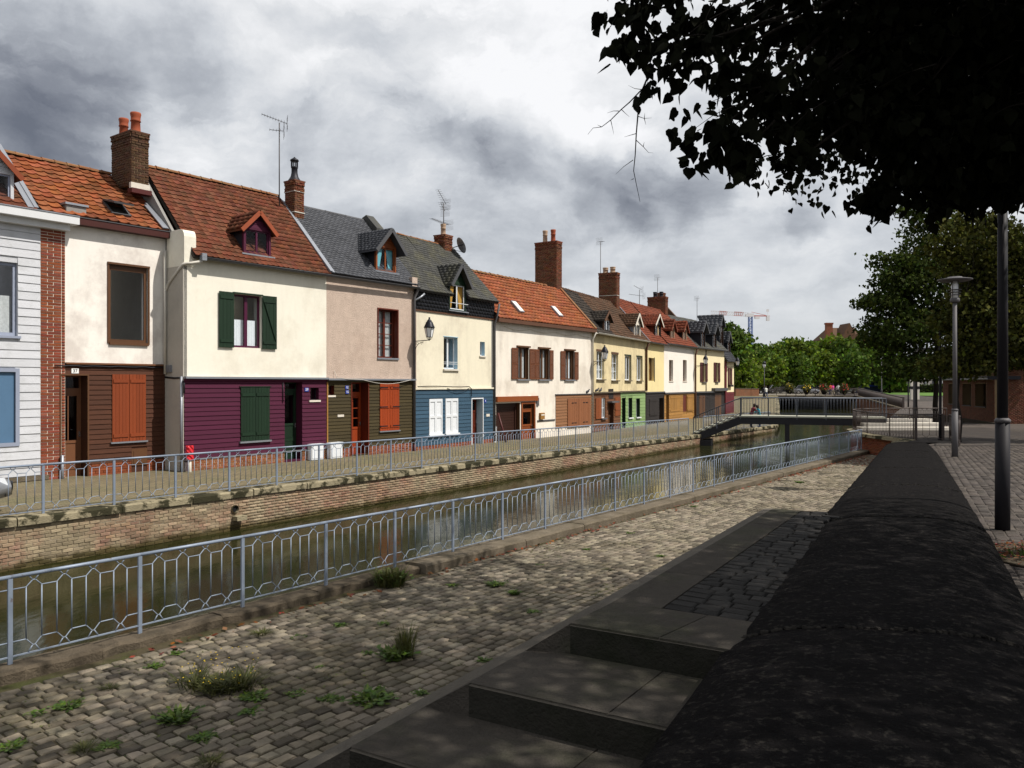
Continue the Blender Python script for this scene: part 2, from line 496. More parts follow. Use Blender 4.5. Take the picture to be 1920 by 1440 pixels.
def paver_joints(name, w, h, dark):
    """Adds the fine joint pattern of small pavers that are too far away to model one by one."""
    m = MATS[name]
    N, L = m.node_tree.nodes, m.node_tree.links
    b = N['Principled BSDF']
    src = b.inputs['Base Color'].links[0].from_socket
    pos = N.new('ShaderNodeNewGeometry')
    mp = N.new('ShaderNodeMapping')
    mp.inputs['Rotation'].default_value = (0, 0, rad(-53))
    L.new(pos.outputs['Position'], mp.inputs[0])
    br = N.new('ShaderNodeTexBrick')
    br.inputs['Scale'].default_value = 1.0
    br.inputs['Brick Width'].default_value = w
    br.inputs['Row Height'].default_value = h
    br.inputs['Mortar Size'].default_value = h * .10
    br.inputs['Color1'].default_value = (1.15, 1.12, 1.08, 1)
    br.inputs['Color2'].default_value = (.78, .80, .82, 1)
    br.inputs['Mortar'].default_value = (dark, dark, dark * .9, 1)
    L.new(mp.outputs[0], br.inputs['Vector'])
    mx = N.new('ShaderNodeMix')
    mx.data_type = 'RGBA'
    mx.blend_type = 'MULTIPLY'
    mx.inputs[0].default_value = 1
    L.new(src, mx.inputs[6])
    L.new(br.outputs['Color'], mx.inputs[7])
    L.new(mx.outputs[2], b.inputs['Base Color'])


paver_joints('pavement', .22, .11, .45)


def emit_free(name, col, rough=.4, metal=0.0, coat=0.0):
    m = mat(name, col, rough, .03, 4.0, metal=metal)
    if coat:
        m.node_tree.nodes['Principled BSDF'].inputs['Coat Weight'].default_value = coat
    return m


for nm, c in (('car_silver', (.24, .25, .27)), ('car_white', (.75, .75, .74)), ('car_black', (.015, .016, .02)),
              ('car_grey', (.16, .17, .19)), ('car_blue', (.05, .08, .16)), ('car_dark_red', (.14, .02, .02))):
    emit_free(nm, c, .3, .3, .6)
emit_free('tyre', (.015, .015, .015), .9)
emit_free('car_glass', (.02, .024, .03), .08)
emit_free('headlight_glass', (.65, .68, .72), .1)
emit_free('chrome', (.6, .6, .62), .2, .9)
emit_free('red_plastic', (.55, .02, .03), .5)
emit_free('blue_plate', (.03, .06, .32), .4)
emit_free('plate_white', (.78, .78, .76), .4)
emit_free('ink_black', (.03, .03, .03), .5)
emit_free('crane_blue', (.13, .19, .38), .5)  # crane colours paled: distance haze mixed into the paint
emit_free('crane_red', (.40, .13, .11), .5)
emit_free('crane_white', (.6, .6, .62), .5)
emit_free('skin', (.50, .29, .20), .6)
emit_free('hair_brown', (.035, .02, .012), .7)
emit_free('cloth_maroon', (.16, .012, .03), .85)
emit_free('cloth_cyan', (.05, .33, .42), .85)
emit_free('cloth_pink', (.62, .06, .26), .85)
emit_free('cloth_white', (.72, .72, .66), .85)
emit_free('cloth_dark', (.025, .025, .035), .85)
emit_free('cloth_denim', (.06, .08, .15), .85)
emit_free('cloth_orange', (.6, .10, .05), .85)
emit_free('cloth_beige', (.45, .38, .28), .85)
emit_free('stall_blue', (.02, .025, .075), .6)
emit_free('stall_sign', (.03, .05, .42), .5)
emit_free('flower_red', (.50, .03, .03), .7)
emit_free('pigeon_grey', (.05, .05, .06), .7)

# ------------------------------------------------------------------ mesh + object helpers
WORLD = {}                      # object name -> world matrix, kept by hand so that parenting needs no depsgraph
I4 = Matrix.Identity(4)


class MB:
    """Collects faces and links them as ONE mesh object."""

    def __init__(self):
        self.v, self.f, self.mi, self.mats, self.sm = [], [], [], [], []

    def slot(self, m):
        if m not in self.mats:
            self.mats.append(m)
        return self.mats.index(m)

    def poly(self, pts, m=None, smooth=False):
        i = len(self.v)
        self.v += [tuple(p) for p in pts]
        self.f.append(tuple(range(i, i + len(pts))))
        self.mi.append(0 if m is None else self.slot(m))
        self.sm.append(smooth)

    def mesh8(self, c, m=None):
        """c: eight corners, bottom loop then top loop (both counter-clockwise seen from above)."""
        i = len(self.v)
        self.v += [tuple(p) for p in c]
        s = 0 if m is None else self.slot(m)
        for q in ((3, 2, 1, 0), (4, 5, 6, 7), (0, 1, 5, 4), (1, 2, 6, 5), (2, 3, 7, 6), (3, 0, 4, 7)):
            self.f.append(tuple(i + k for k in q))
            self.mi.append(s)
            self.sm.append(False)

    def box(self, lo, hi, m=None, M=None):
        x0, y0, z0 = lo
        x1, y1, z1 = hi
        c = [(x0, y0, z0), (x1, y0, z0), (x1, y1, z0), (x0, y1, z0), (x0, y0, z1), (x1, y0, z1), (x1, y1, z1), (x0, y1, z1)]
        if M is not None:
            c = [M @ Vector(p) for p in c]
        self.mesh8(c, m)

    def bar(self, a, b, w, h=None, m=None, up=(0, 0, 1)):
        a, b = Vector(a), Vector(b)
        d = b - a
        if d.length < 1e-6:
            return
        d.normalize()
        up = Vector(up)
        if abs(d.dot(up)) > .98:
            up = Vector((1, 0, 0))
        s = d.cross(up).normalized() * (w / 2)
        t = s.cross(d).normalized() * ((h or w) / 2)
        self.mesh8([a - s - t, a + s - t, b + s - t, b - s - t, a - s + t, a + s + t, b + s + t, b - s + t], m)

    def tube(self, pts, r, n=8, m=None, cap=True, smooth=True):
        pts = [Vector(p) for p in pts]
        rs = r if isinstance(r, (list, tuple)) else [r] * len(pts)
        i0 = len(self.v)
        s = 0 if m is None else self.slot(m)
        ref = None
        for k, p in enumerate(pts):
            d = (pts[min(k + 1, len(pts) - 1)] - pts[max(k - 1, 0)])
            d = d.normalized() if d.length > 1e-9 else Vector((0, 0, 1))
            if ref is None:
                ref = Vector((1, 0, 0)) if abs(d.x) < .9 else Vector((0, 1, 0))
            a = (ref - d * ref.dot(d)).normalized()
            ref = a
            b = d.cross(a)
            for j in range(n):
                t = 2 * math.pi * j / n
                self.v.append(tuple(p + (a * math.cos(t) + b * math.sin(t)) * rs[k]))
        for k in range(len(pts) - 1):
            for j in range(n):
                q = (i0 + k * n + j, i0 + k * n + (j + 1) % n, i0 + (k + 1) * n + (j + 1) % n, i0 + (k + 1) * n + j)
                self.f.append(q)
                self.mi.append(s)
                self.sm.append(smooth)
        if cap:
            for base, rev in ((i0, True), (i0 + (len(pts) - 1) * n, False)):
                q = tuple(base + j for j in range(n))
                self.f.append(q[::-1] if rev else q)
                self.mi.append(s)
                self.sm.append(False)

    def lathe(self, prof, c=(0, 0, 0), n=16, m=None, smooth=True):
        """prof: list of (radius, z)."""
        i0 = len(self.v)
        s = 0 if m is None else self.slot(m)
        for r, z in prof:
            for j in range(n):
                t = 2 * math.pi * j / n
                self.v.append((c[0] + r * math.cos(t), c[1] + r * math.sin(t), c[2] + z))
        for k in range(len(prof) - 1):
            for j in range(n):
                self.f.append((i0 + k * n + j, i0 + k * n + (j + 1) % n, i0 + (k + 1) * n + (j + 1) % n, i0 + (k + 1) * n + j))
                self.mi.append(s)
                self.sm.append(smooth)
        for base, rev in ((i0, True), (i0 + (len(prof) - 1) * n, False)):
            q = tuple(base + j for j in range(n))
            self.f.append(q[::-1] if rev else q)
            self.mi.append(s)
            self.sm.append(False)

    def mesh(self, name, m=None):
        me = bpy.data.meshes.new(name)
        me.from_pydata(self.v, [], self.f)
        if self.mats:
            for k in self.mats:
                me.materials.append(MATS[k] if isinstance(k, str) else k)
            me.polygons.foreach_set('material_index', self.mi)
        elif m is not None:
            me.materials.append(MATS[m] if isinstance(m, str) else m)
        if any(self.sm):
            me.polygons.foreach_set('use_smooth', self.sm)
        me.update()
        return me

    def build(self, name, m=None, parent=None, **tags):
        return link(name, self.mesh(name, m), parent, **tags)


def link(name, me, parent=None, M=I4, **tags):
    """Link mesh data as an object whose world matrix is M, below parent."""
    o = bpy.data.objects.new(name, me)
    COL.objects.link(o)
    if parent is not None:
        o.parent = parent
        o.matrix_basis = WORLD[parent.name].inverted_safe() @ M if WORLD[parent.name] is not I4 else M
    else:
        o.matrix_basis = M
    WORLD[o.name] = M
    for k, v in tags.items():
        o[k] = v
    return o


def tag(o, label=None, cat=None, group=None, kind=None):
    if label:
        o['label'] = label
    if cat:
        o['category'] = cat
    if group:
        o['group'] = group
    if kind:
        o['kind'] = kind
    return o


def thing(name, label, cat, loc=(0, 0, 0), group=None, M=None):
    o = bpy.data.objects.new(name, None)
    o.empty_display_size = .2
    COL.objects.link(o)
    M = Matrix.Translation(loc) if M is None else M
    o.matrix_basis = M
    WORLD[o.name] = M
    return tag(o, label, cat, group)


def copy_tree(o, M, parent=None, label=None):
    """Copy a thing with its parts and sub-parts; M is the new world matrix."""
    kids = list(o.children)
    c = o.copy()
    COL.objects.link(c)
    old = WORLD[o.name]
    c.parent = parent
    c.matrix_basis = (WORLD[parent.name].inverted_safe() @ M) if parent else M
    WORLD[c.name] = M
    rel = M @ old.inverted_safe()
    for k in kids:
        copy_tree(k, rel @ WORLD[k.name], c)
    if label:
        c['label'] = label
    return c


def structure(name, mb, m, **kw):
    o = mb.build(name, m, **kw)
    o['kind'] = 'structure'
    return o


def joined(name, verts, faces, mats, m, parent=None, smooth=False, **tags):
    """One big mesh of many equal pieces: verts (k,3) and faces of one piece, mats (n,4,4) placements."""
    verts = np.asarray(verts, dtype=np.float64)
    n, k = len(mats), len(verts)
    if n == 0:
        return None
    mats = np.asarray(mats)
    vh = np.concatenate([verts, np.ones((k, 1))], 1)
    allv = np.einsum('nij,kj->nki', mats[:, :3, :], vh).reshape(-1, 3)
    return bulk(name, allv, faces, n, k, m, parent, smooth, **tags)


def bulk(name, allv, faces, n, k, m, parent=None, smooth=False, **tags):
    """Mesh from n*k points where each group of k points carries the same faces."""
    me = bpy.data.meshes.new(name)
    lens = np.array([len(f) for f in faces])
    flat = np.concatenate([np.array(f) for f in faces])
    loops = (flat[None, :] + (np.arange(n) * k)[:, None]).reshape(-1)
    totals = np.tile(lens, n)
    starts = np.concatenate([[0], np.cumsum(totals)[:-1]])
    me.vertices.add(n * k)
    me.vertices.foreach_set('co', np.ascontiguousarray(allv, dtype=np.float32).reshape(-1))
    me.loops.add(len(loops))
    me.loops.foreach_set('vertex_index', loops.astype(np.int32))
    me.polygons.add(len(totals))
    me.polygons.foreach_set('loop_start', starts.astype(np.int32))
    me.polygons.foreach_set('loop_total', totals.astype(np.int32))
    me.materials.append(MATS[m])
    me.update(calc_edges=True)
    if smooth:
        me.polygons.foreach_set('use_smooth', np.ones(len(totals), dtype=bool))
    return link(name, me, parent, **tags)


def px(M):
    """Approximate size and visibility of a spot in the picture, used to choose which pieces show largest."""
    x, y, z = M[0][3], M[1][3], M[2][3]
    if y < .6:
        return 1e9
    u, v = 960 + FPX * x / y, 720 - FPX * (z - E) / y
    if u < -20 or u > 1940 or v < -20 or v > 1460:
        return 1e6 + y
    return y


def pieces(name, meshes, mats, m, parent, limit, stuff_name, **kw):
    """The `limit` pieces that show largest become objects of their own, the rest one joined part."""
    order = sorted(range(len(mats)), key=lambda i: px(mats[i]))
    for i in order[:limit]:
        link(name, meshes[i % len(meshes)], parent, mats[i])
    rest = [mats[i] for i in order[limit:]]
    if rest:
        me = meshes[0]
        v = [tuple(q.co) for q in me.vertices]
        f = [tuple(p.vertices) for p in me.polygons]
        joined(stuff_name, v, f, [np.array(q) for q in rest], m, parent, kind='stuff', **kw)


def frame_mat(o, ax, ay, az):
    """Matrix with columns ax, ay, az (scaled axes) at origin o."""
    return Matrix(((ax[0], ay[0], az[0], o[0]), (ax[1], ay[1], az[1], o[1]), (ax[2], ay[2], az[2], o[2]), (0, 0, 0, 1)))


def text_mesh(body, size, m, name='lettering', extrude=.004):
    cu = bpy.data.curves.new(name, 'FONT')
    cu.body = body
    cu.size = size
    cu.align_x = 'CENTER'
    cu.align_y = 'CENTER'
    cu.extrude = extrude
    cu.resolution_u = 2
    o = bpy.data.objects.new(name, cu)
    COL.objects.link(o)
    dg = bpy.context.evaluated_depsgraph_get()
    me = bpy.data.meshes.new_from_object(o.evaluated_get(dg))
    bpy.data.objects.remove(o)
    me.materials.clear()
    me.materials.append(MATS[m])
    return me


# ------------------------------------------------------------------ unit pieces
def brick_mesh(m, w=1.0, d=1.0, h=1.0, bev=.06, seed=0):
    """A block 0..w, -d..0 (outward face at y=0 side), 0..h with a chamfered outer face."""
    r = random.Random(seed)
    b = bev
    j = lambda a: (r.random() - .5) * a
    back = [(0, -1, 0), (1, -1, 0), (1, -1, 1), (0, -1, 1)]
    mid = [(0, -.25, 0), (1, -.25, 0), (1, -.25, 1), (0, -.25, 1)]
    fr = [(b * .5 + j(.03), j(.25), b + j(.08)), (1 - b * .5 + j(.03), j(.25), b + j(.08)), (1 - b * .5 + j(.03), j(.25), 1 - b + j(.08)), (b * .5 + j(.03), j(.25), 1 - b + j(.08))]
    me = bpy.data.meshes.new('brick')
    f = []
    for k in range(4):
        n = (k + 1) % 4
        f.append((k, n, 4 + n, 4 + k))
        f.append((4 + k, 4 + n, 8 + n, 8 + k))
    f.append((8, 9, 10, 11))
    me.from_pydata(back + mid + fr, [], f)
    me.materials.append(MATS[m])
    bm = bmesh.new()
    bm.from_mesh(me)
    bmesh.ops.recalc_face_normals(bm, faces=bm.faces)
    bm.to_mesh(me)
    bm.free()
    return me


def cobble_mesh(m, seed=0, bev=.07, wild=.12):
    """Unit sett: x,y in -.5...5, top near z=1, rounded shoulders and an uneven top."""
    r = random.Random(seed)
    j = lambda a: (r.random() - .5) * a
    ring0 = [(-.5 + j(wild * .6), -.5 + j(wild * .6), -.6), (.5 + j(wild * .6), -.5 + j(wild * .6), -.6), (.5 + j(wild * .6), .5 + j(wild * .6), -.6), (-.5 + j(wild * .6), .5 + j(wild * .6), -.6)]
    ring1 = [(x, y, .80 + j(.12)) for x, y, z in ring0]
    ring2 = [(x * (1 - 2 * bev) + j(wild * .4), y * (1 - 2 * bev) + j(wild * .4), 1 + j(.22)) for x, y, z in ring0]
    v = ring0 + ring1 + ring2 + [(j(.2), j(.2), 1.03 + j(.16))]
    f = []
    for k in range(4):
        n = (k + 1) % 4
        f.append((k, n, 4 + n, 4 + k))
        f.append((4 + k, 4 + n, 8 + n, 8 + k))
        f.append((8 + k, 8 + n, 12))
    me = bpy.data.meshes.new('cobblestone')
    me.from_pydata(v, [], f)
    me.polygons.foreach_set('use_smooth', [False] * len(f))
    me.materials.append(MATS[m])
    return me


def tile_mesh(m, seed=0, curve=.16):
    """Pantile: x 0..1 across, y 0..1 up the slope, z the normal. S-shaped section with a thick lower lip."""
    r = random.Random(seed)
    xs = [0, .2, .42, .66, .86, 1.0]
    zs = [.30, .05, .0, .12, .62, .42]
    k = curve / .16 * 1.5
    v, f = [], []
    for y, lift in ((0, .95), (1.06, 0)):
        for x, z in zip(xs, zs):
            v.append((x + (r.random() - .5) * .02, y + (r.random() - .5) * .02, (z * k + lift) * .16))
    for x, z in zip(xs, zs):
        v.append((x, .015, (z * k) * .16 - .03))
    n = len(xs)
    for i in range(n - 1):
        f.append((i, i + 1, n + i + 1, n + i))
        f.append((2 * n + i, 2 * n + i + 1, i + 1, i))
    f.append((n - 1, 3 * n - 1, 2 * n - 1))
    me = bpy.data.meshes.new('tile')
    me.from_pydata(v, [], f)
    me.polygons.foreach_set('use_smooth', [False] * len(f))
    me.materials.append(MATS[m])
    return me


def flat_tile_mesh(m, seed=0):
    r = random.Random(seed)
    j = lambda a: (r.random() - .5) * a
    v = [(.02, j(.08), .11), (.98, j(.08), .11), (.98, 1.05, .0), (.02, 1.05, .0), (.02, .0, -.02), (.98, .0, -.02), (.98, 1.05, -.06), (.02, 1.05, -.06)]
    f = [(0, 1, 2, 3), (4, 5, 1, 0), (5, 6, 2, 1), (7, 4, 0, 3)]
    me = bpy.data.meshes.new('slate')
    me.from_pydata(v, [], f)
    me.materials.append(MATS[m])
    return me


def board_mesh(m):
    """Unit clapboard: x along, y outward (metres), z 0..1."""
    v = [(0, 0, 0), (1, 0, 0), (1, .030, 0), (0, .030, 0), (0, 0, 1), (1, 0, 1), (1, .010, 1), (0, .010, 1)]
    f = [(3, 2, 1, 0), (4, 5, 6, 7), (2, 3, 7, 6), (1, 2, 6, 5), (3, 0, 4, 7)]
    me = bpy.data.meshes.new('board')
    me.from_pydata(v, [], f)
    me.materials.append(MATS[m])
    bm = bmesh.new()
    bm.from_mesh(me)
    bmesh.ops.recalc_face_normals(bm, faces=bm.faces)
    bm.to_mesh(me)
    bm.free()
    return me


# ------------------------------------------------------------------ the bank lines
class Line:
    def __init__(self, dist, theta):
        self.n = Vector((-math.cos(theta), math.sin(theta)))     # away from the camera, to the left
        self.u = Vector((math.sin(theta), math.cos(theta)))
        self.d = dist

    def p(self, t, off=0.0, z=0.0):
        q = self.n * (self.d + off) + self.u * t
        return Vector((q.x, q.y, z))

    def t_at(self, Y):
        return (Y - self.d * self.n.y) / self.u.y


NEAR = Line(10.40, math.atan(1150 / 1500))
FAR = Line(16.90, math.atan(990 / 1500))
Z_WATER, Z_PATH, Z_RAIL = E - 3.67, E - 3.42, E - 3.27


def z_quay(Y):
    return E - (2.46 + .0115 * Y)


def z_front(Y):
    return E - (2.58 + .005 * Y)


def z_plaza(Y):
    if Y < 35:
        return .006 - .0223 * Y
    if Y < 85:
        return -.775
    if Y < 115:
        return -.775 + (Y - 85) / 30 * .845
    return .07


# facade corners: (pixel column in the photograph, distance ahead)
FC = {'C0': (345, 24.7), 'C1': (612, 29.2), 'D1': (776, 32.85), 'E1': (926, 38.0), 'F1': (1110, 46.2), 'G1': (1163, 51.0),
      'H0': (1210, 56.0), 'I0': (1245, 60.5), 'J0': (1302, 68.0), 'K0': (1358, 75.0), 'K1': (1376, 78.0)}


def plan(c):
    return Vector(((c[0] - 960) / FPX * c[1], c[1]))


class Fac:
    """A facade plane: s along it, z up, d outward towards the canal."""

    def __init__(self, P0, P1):
        self.P0, self.P1 = Vector(P0), Vector(P1)
        self.L = (self.P1 - self.P0).length
        self.u = (self.P1 - self.P0).normalized()
        self.n = Vector((self.u.y, -self.u.x))

    def pt(self, s, z, d=0.0):
        q = self.P0 + self.u * s + self.n * d
        return Vector((q.x, q.y, z))

    def s(self, x, d=0.0):
        k = (x - 960) / FPX
        q = self.P0 + self.n * d
        return (k * q.y - q.x) / (self.u.x - k * self.u.y)

    def z(self, x, y, d=0.0):
        q = self.P0 + self.u * self.s(x, d) + self.n * d
        return E - (y - 720) / FPX * q.y

    def rect(self, xa, xb, ya, yb, d=0.0):
        xm = (xa + xb) / 2
        return self.s(xa, d), self.s(xb, d), self.z(xm, yb, d), self.z(xm, ya, d)

    def mat(self, s, z, d=0.0, su=1.0, sd=1.0, sz=1.0):
        o = self.pt(s, z, d)
        return frame_mat(o, (self.u.x * su, self.u.y * su, 0), (self.n.x * sd, self.n.y * sd, 0), (0, 0, sz))

    def box(self, mb, s0, s1, z0, z1, d0, d1, m=None):
        p = self.pt
        mb.mesh8([p(s0, z0, d1), p(s1, z0, d1), p(s1, z0, d0), p(s0, z0, d0), p(s0, z1, d1), p(s1, z1, d1), p(s1, z1, d0), p(s0, z1, d0)], m)


def split_runs(a, b, cuts):
    runs, cur = [], a
    for c0, c1 in sorted(cuts):
        if c0 > cur + .02:
            runs.append((cur, min(c0, b)))
        cur = max(cur, c1)
    if cur < b - .02:
        runs.append((cur, b))
    return [(p, q) for p, q in runs if q - p > .02]


class House:
    def __init__(self, name, label, F, ze, zb=-1.6, depth=6.0):
        self.F, self.ze, self.zb, self.depth = F, ze, zb, depth
        o = F.pt(0, z_front(F.P0.y), 0)
        self.root = thing(name, label, 'house', o, 'old canal houses in a terrace along the quay')
        self.open = []

    # ---- openings
    def opening(self, r, reveal=.16):
        self.open.append((*r, reveal))
        return r

    def wall(self, s0, s1, z0, z1, m, name='wall', d=0.0, sides=True, reveal_m=None):
        F, mb = self.F, MB()
        ops = [o for o in self.open if o[0] < s1 and o[1] > s0 and o[2] < z1 and o[3] > z0]
        ss = sorted({s0, s1, *[min(max(v, s0), s1) for o in ops for v in o[:2]]})
        zs = sorted({z0, z1, *[min(max(v, z0), z1) for o in ops for v in o[2:4]]})
        for a, b in zip(ss, ss[1:]):
            for c, e in zip(zs, zs[1:]):
                sm, zm = (a + b) / 2, (c + e) / 2
                if any(o[0] < sm < o[1] and o[2] < zm < o[3] for o in ops):
                    continue
                mb.poly([F.pt(a, c, d), F.pt(b, c, d), F.pt(b, e, d), F.pt(a, e, d)], m)
        rm = reveal_m or m
        for o in ops:
            a, b, c, e, r = o
            c, e = max(c, z0), min(e, z1)
            q = d - r - .3
            mb.poly([F.pt(a, c, d), F.pt(a, e, d), F.pt(a, e, q), F.pt(a, c, q)], rm)
            mb.poly([F.pt(b, e, d), F.pt(b, c, d), F.pt(b, c, q), F.pt(b, e, q)], rm)
            if o[3] <= z1:
                mb.poly([F.pt(a, e, d), F.pt(b, e, d), F.pt(b, e, q), F.pt(a, e, q)], rm)
            if o[2] >= z0:
                mb.poly([F.pt(b, c, d), F.pt(a, c, d), F.pt(a, c, q), F.pt(b, c, q)], rm)
        if sides:
            D = -self.depth
            mb.poly([F.pt(s0, z0, D), F.pt(s0, z0, d), F.pt(s0, z1, d), F.pt(s0, z1, D)], m)
            mb.poly([F.pt(s1, z0, d), F.pt(s1, z0, D), F.pt(s1, z1, D), F.pt(s1, z1, d)], m)
            mb.poly([F.pt(s1, z0, D), F.pt(s0, z0, D), F.pt(s0, z1, D), F.pt(s1, z1, D)], m)
        return mb.build(name, None, self.root)

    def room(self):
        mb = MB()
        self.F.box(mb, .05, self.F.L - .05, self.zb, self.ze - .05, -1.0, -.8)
        mb.build('dark_backing', 'room_dark', self.root)  # black panel standing in for the shade of the room

    def boards(self, s0, s1, z0, z1, m, pitch=.14, d=0.0, name='board', skew=0.0):
        me = board_mesh(m)
        n = max(1, int(round((z1 - z0) / pitch)))
        p = (z1 - z0) / n
        for k in range(n):
            a, b = z0 + k * p, z0 + (k + 1) * p
            cuts = [(o[0] - .0, o[1] + .0) for o in self.open if o[2] < b - .03 and o[3] > a + .03 and o[0] < s1 and o[1] > s0]
            for q0, q1 in split_runs(s0, s1, cuts):
                segs = [(q0, q1)]
                if q1 - q0 > 3.2:
                    c = q0 + (q1 - q0) * R.uniform(.35, .65)
                    segs = [(q0, c - .004), (c + .004, q1)]
                for g0, g1 in segs:
                    link(name, me, self.root, self.F.mat(g0, a + R.uniform(-.003, .003), d + R.uniform(0, .004), g1 - g0, 1, p * .97))

    def bricks(self, s0, s1, z0, z1, m, mortar, limit=120, d=0.0, bl=.23, bh=.072, back_only=False):
        mb = MB()
        cuts = [(o[0], o[1]) for o in self.open if o[2] < z1 - .05 and o[0] < s1 and o[1] > s0]
        for q0, q1 in split_runs(s0, s1, cuts):
            self.F.box(mb, q0, q1, z0, z1, d - .05, d + .012)
        core = mb.build('brick_plinth', mortar, self.root)
        ms = [brick_mesh(m, seed=k) for k in range(4)]
        mats = []
        rows = max(1, int(round((z1 - z0) / bh)))
        h = (z1 - z0) / rows
        for q0, q1 in split_runs(s0, s1, cuts):
            for k in range(rows):
                x = q0 - (.5 * bl if k % 2 else 0)
                while x < q1 - .02:
                    a, b = max(x, q0), min(x + bl, q1)
                    if b - a > .05:
                        mats.append(self.F.mat(a + .006, z0 + k * h + .006, d + .022 + R.uniform(-.003, .003), b - a - .012, .03, h - .012))
                    x += bl
        pieces('brick', ms, mats, m, core, limit, 'bricks')
        return core

    # ---- windows, shutters, doors
    def window(self, r, fm, reveal=.16, cols=2, rows=1, bar=.05, sill=None, curtain=None, glass='window_glass', sill_out=.08, top=None,
               curtain_h=1.0):
        F, (a, b, c, e) = self.F, r
        self.opening(r, reveal)
        mb = MB()
        d0, d1 = -reveal - .05, -reveal
        bx = lambda s0, s1, z0, z1, x0=d0, x1=d1: F.box(mb, s0, s1, z0, z1, x0, x1)
        bx(a, a + bar, c, e)
        bx(b - bar, b, c, e)
        bx(a + bar, b - bar, c, c + bar)
        bx(a + bar, b - bar, e - bar, e)
        w = (b - a - 2 * bar) / cols
        for k in range(1, cols):
            x = a + bar + w * k
            bx(x - bar * .8, x + bar * .8, c + bar, e - bar, d0 + .005, d1 + .012)
        for k in range(1, rows):
            z = c + bar + (e - c - 2 * bar) * k / rows
            bx(a + bar, b - bar, z - .014, z + .014, d0 + .012, d1 - .006)
        o = mb.build('window', fm, self.root)
        for k in range(cols):
            g = MB()
            x0, x1 = a + bar + w * k, a + bar + w * (k + 1)
            g.poly([F.pt(x0, c + bar, d0 + .02), F.pt(x1, c + bar, d0 + .02), F.pt(x1, e - bar, d0 + .02), F.pt(x0, e - bar, d0 + .02)])
            g.build('pane', glass, o)
        if curtain:
            ch = c + (e - c) * curtain_h
            for k in range(cols):
                g = MB()
                x0, x1 = a + bar + w * k, a + bar + w * (k + 1)
                n = 14
                for i in range(n):
                    s0, s1 = x0 + (x1 - x0) * i / n, x0 + (x1 - x0) * (i + 1) / n
                    q0, q1 = d0 - .07 + .015 * math.sin(i * 2.1), d0 - .07 + .015 * math.sin((i + 1) * 2.1)
                    g.poly([F.pt(s0, c, q0), F.pt(s1, c, q1), F.pt(s1, ch, q1), F.pt(s0, ch, q0)])
                g.build('curtain', curtain, o)
        if sill:
            g = MB()
            F.box(g, a - .06, b + .06, c - .07, c - .003, -reveal, sill_out)
            g.build('sill', sill, o)
        if top:
            g = MB()
            F.box(g, a - .09, b + .09, e + .003, e + .08, -.02, .09)
            g.build('window_head', top, o)
        return o

    def shutter(self, r, m, planks=4, ledges=(.12, .88), d=.035, hinge=None, brace=False, name='shutter'):
        F, (a, b, c, e) = self.F, r
        mb = MB()
        for q in ledges:
            z = c + (e - c) * q
            F.box(mb, a + .03, b - .03, z - .05, z + .05, d + .026, d + .048)
        if not ledges:
            F.box(mb, a, b, c, c + .05, d + .026, d + .04)
        if brace:
            z0, z1 = c + (e - c) * ledges[0], c + (e - c) * ledges[-1]
            mb.bar(F.pt(a + .06, z1 - .05, d + .036), F.pt(b - .05, z0 + .05, d + .036), .012, .05, None, (F.n.x, F.n.y, 0))
        o = mb.build(name, m, self.root)
        w = (b - a) / planks
        for k in range(planks):
            g = MB()
            F.box(g, a + w * k + .003, a + w * (k + 1) - .003, c + R.uniform(-.003, .003), e, d, d + .026 + R.uniform(-.003, .003))
            g.build('plank', m, o)
        if hinge:
            g = MB()
            for q in (.1, .5, .9):
                z = c + (e - c) * q
                F.box(g, a - .05 if hinge == 'a' else b - (b - a) * .75, a + (b - a) * .75 if hinge == 'a' else b + .05, z - .018, z + .018, d + .049, d + .058)
            g.build('strap_hinge', 'dark_iron', o)
        return o

    def louvre(self, r, m, d=.03, tilt=0.0):
        F, (a, b, c, e) = self.F, r
        mb = MB()
        F.box(mb, a, a + .05, c, e, d, d + .035)
        F.box(mb, b - .05, b, c, e, d, d + .035)
        for z in (c, (c + e) / 2 - .04, e - .08):
            F.box(mb, a + .05, b - .05, z, z + .08, d + .002, d + .033)
        o = mb.build('shutter', m, self.root)
        g = MB()
        n = int((e - c) / .055)
        for k in range(n):
            z = c + (e - c) * (k + .5) / n
            p = F.pt
            g.mesh8([p(a + .05, z - .02, d + .03), p(b - .05, z - .02, d + .03), p(b - .05, z + .02, d + .004), p(a + .05, z + .02, d + .004),
                     p(a + .05, z - .012, d + .03), p(b - .05, z - .012, d + .03), p(b - .05, z + .028, d + .004), p(a + .05, z + .028, d + .004)])
        g.build('slats', m, o, kind='stuff')
        return o

    def door(self, r, m, leaf=None, transom=.0, reveal=.3, glass=None, panes=(1, 1), frame=None, panels=2, knob=True, frame_w=.06):
        """r: whole opening; leaf stands `reveal` back; glass: (z0,z1) fractions of the leaf that are glazed."""
        F, (a, b, c, e) = self.F, r
        self.opening(r, reveal)
        d = -reveal
        ztop = e - transom
        mb = MB()
        st = min(.11, (b - a) * .16)
        F.box(mb, a, a + st, c, ztop, d - .05, d)
        F.box(mb, b - st, b, c, ztop, d - .05, d)
        gz = (c + (ztop - c) * glass[0], c + (ztop - c) * glass[1]) if glass else None
        F.box(mb, a + st, b - st, c, c + .16, d - .05, d)
        F.box(mb, a + st, b - st, ztop - .12, ztop, d - .05, d)
        zhi = gz[0] if gz else ztop - .12
        zz = np.linspace(c + .16, zhi, panels + 1)
        for k in range(panels):
            F.box(mb, a + st, b - st, zz[k], zz[k + 1], d - .05, d - .022)
            F.box(mb, a + st + .05, b - st - .05, zz[k] + .06, zz[k + 1] - .06, d - .022, d - .008)
            if k:
                F.box(mb, a + st, b - st, zz[k] - .05, zz[k] + .05, d - .05, d - .001)
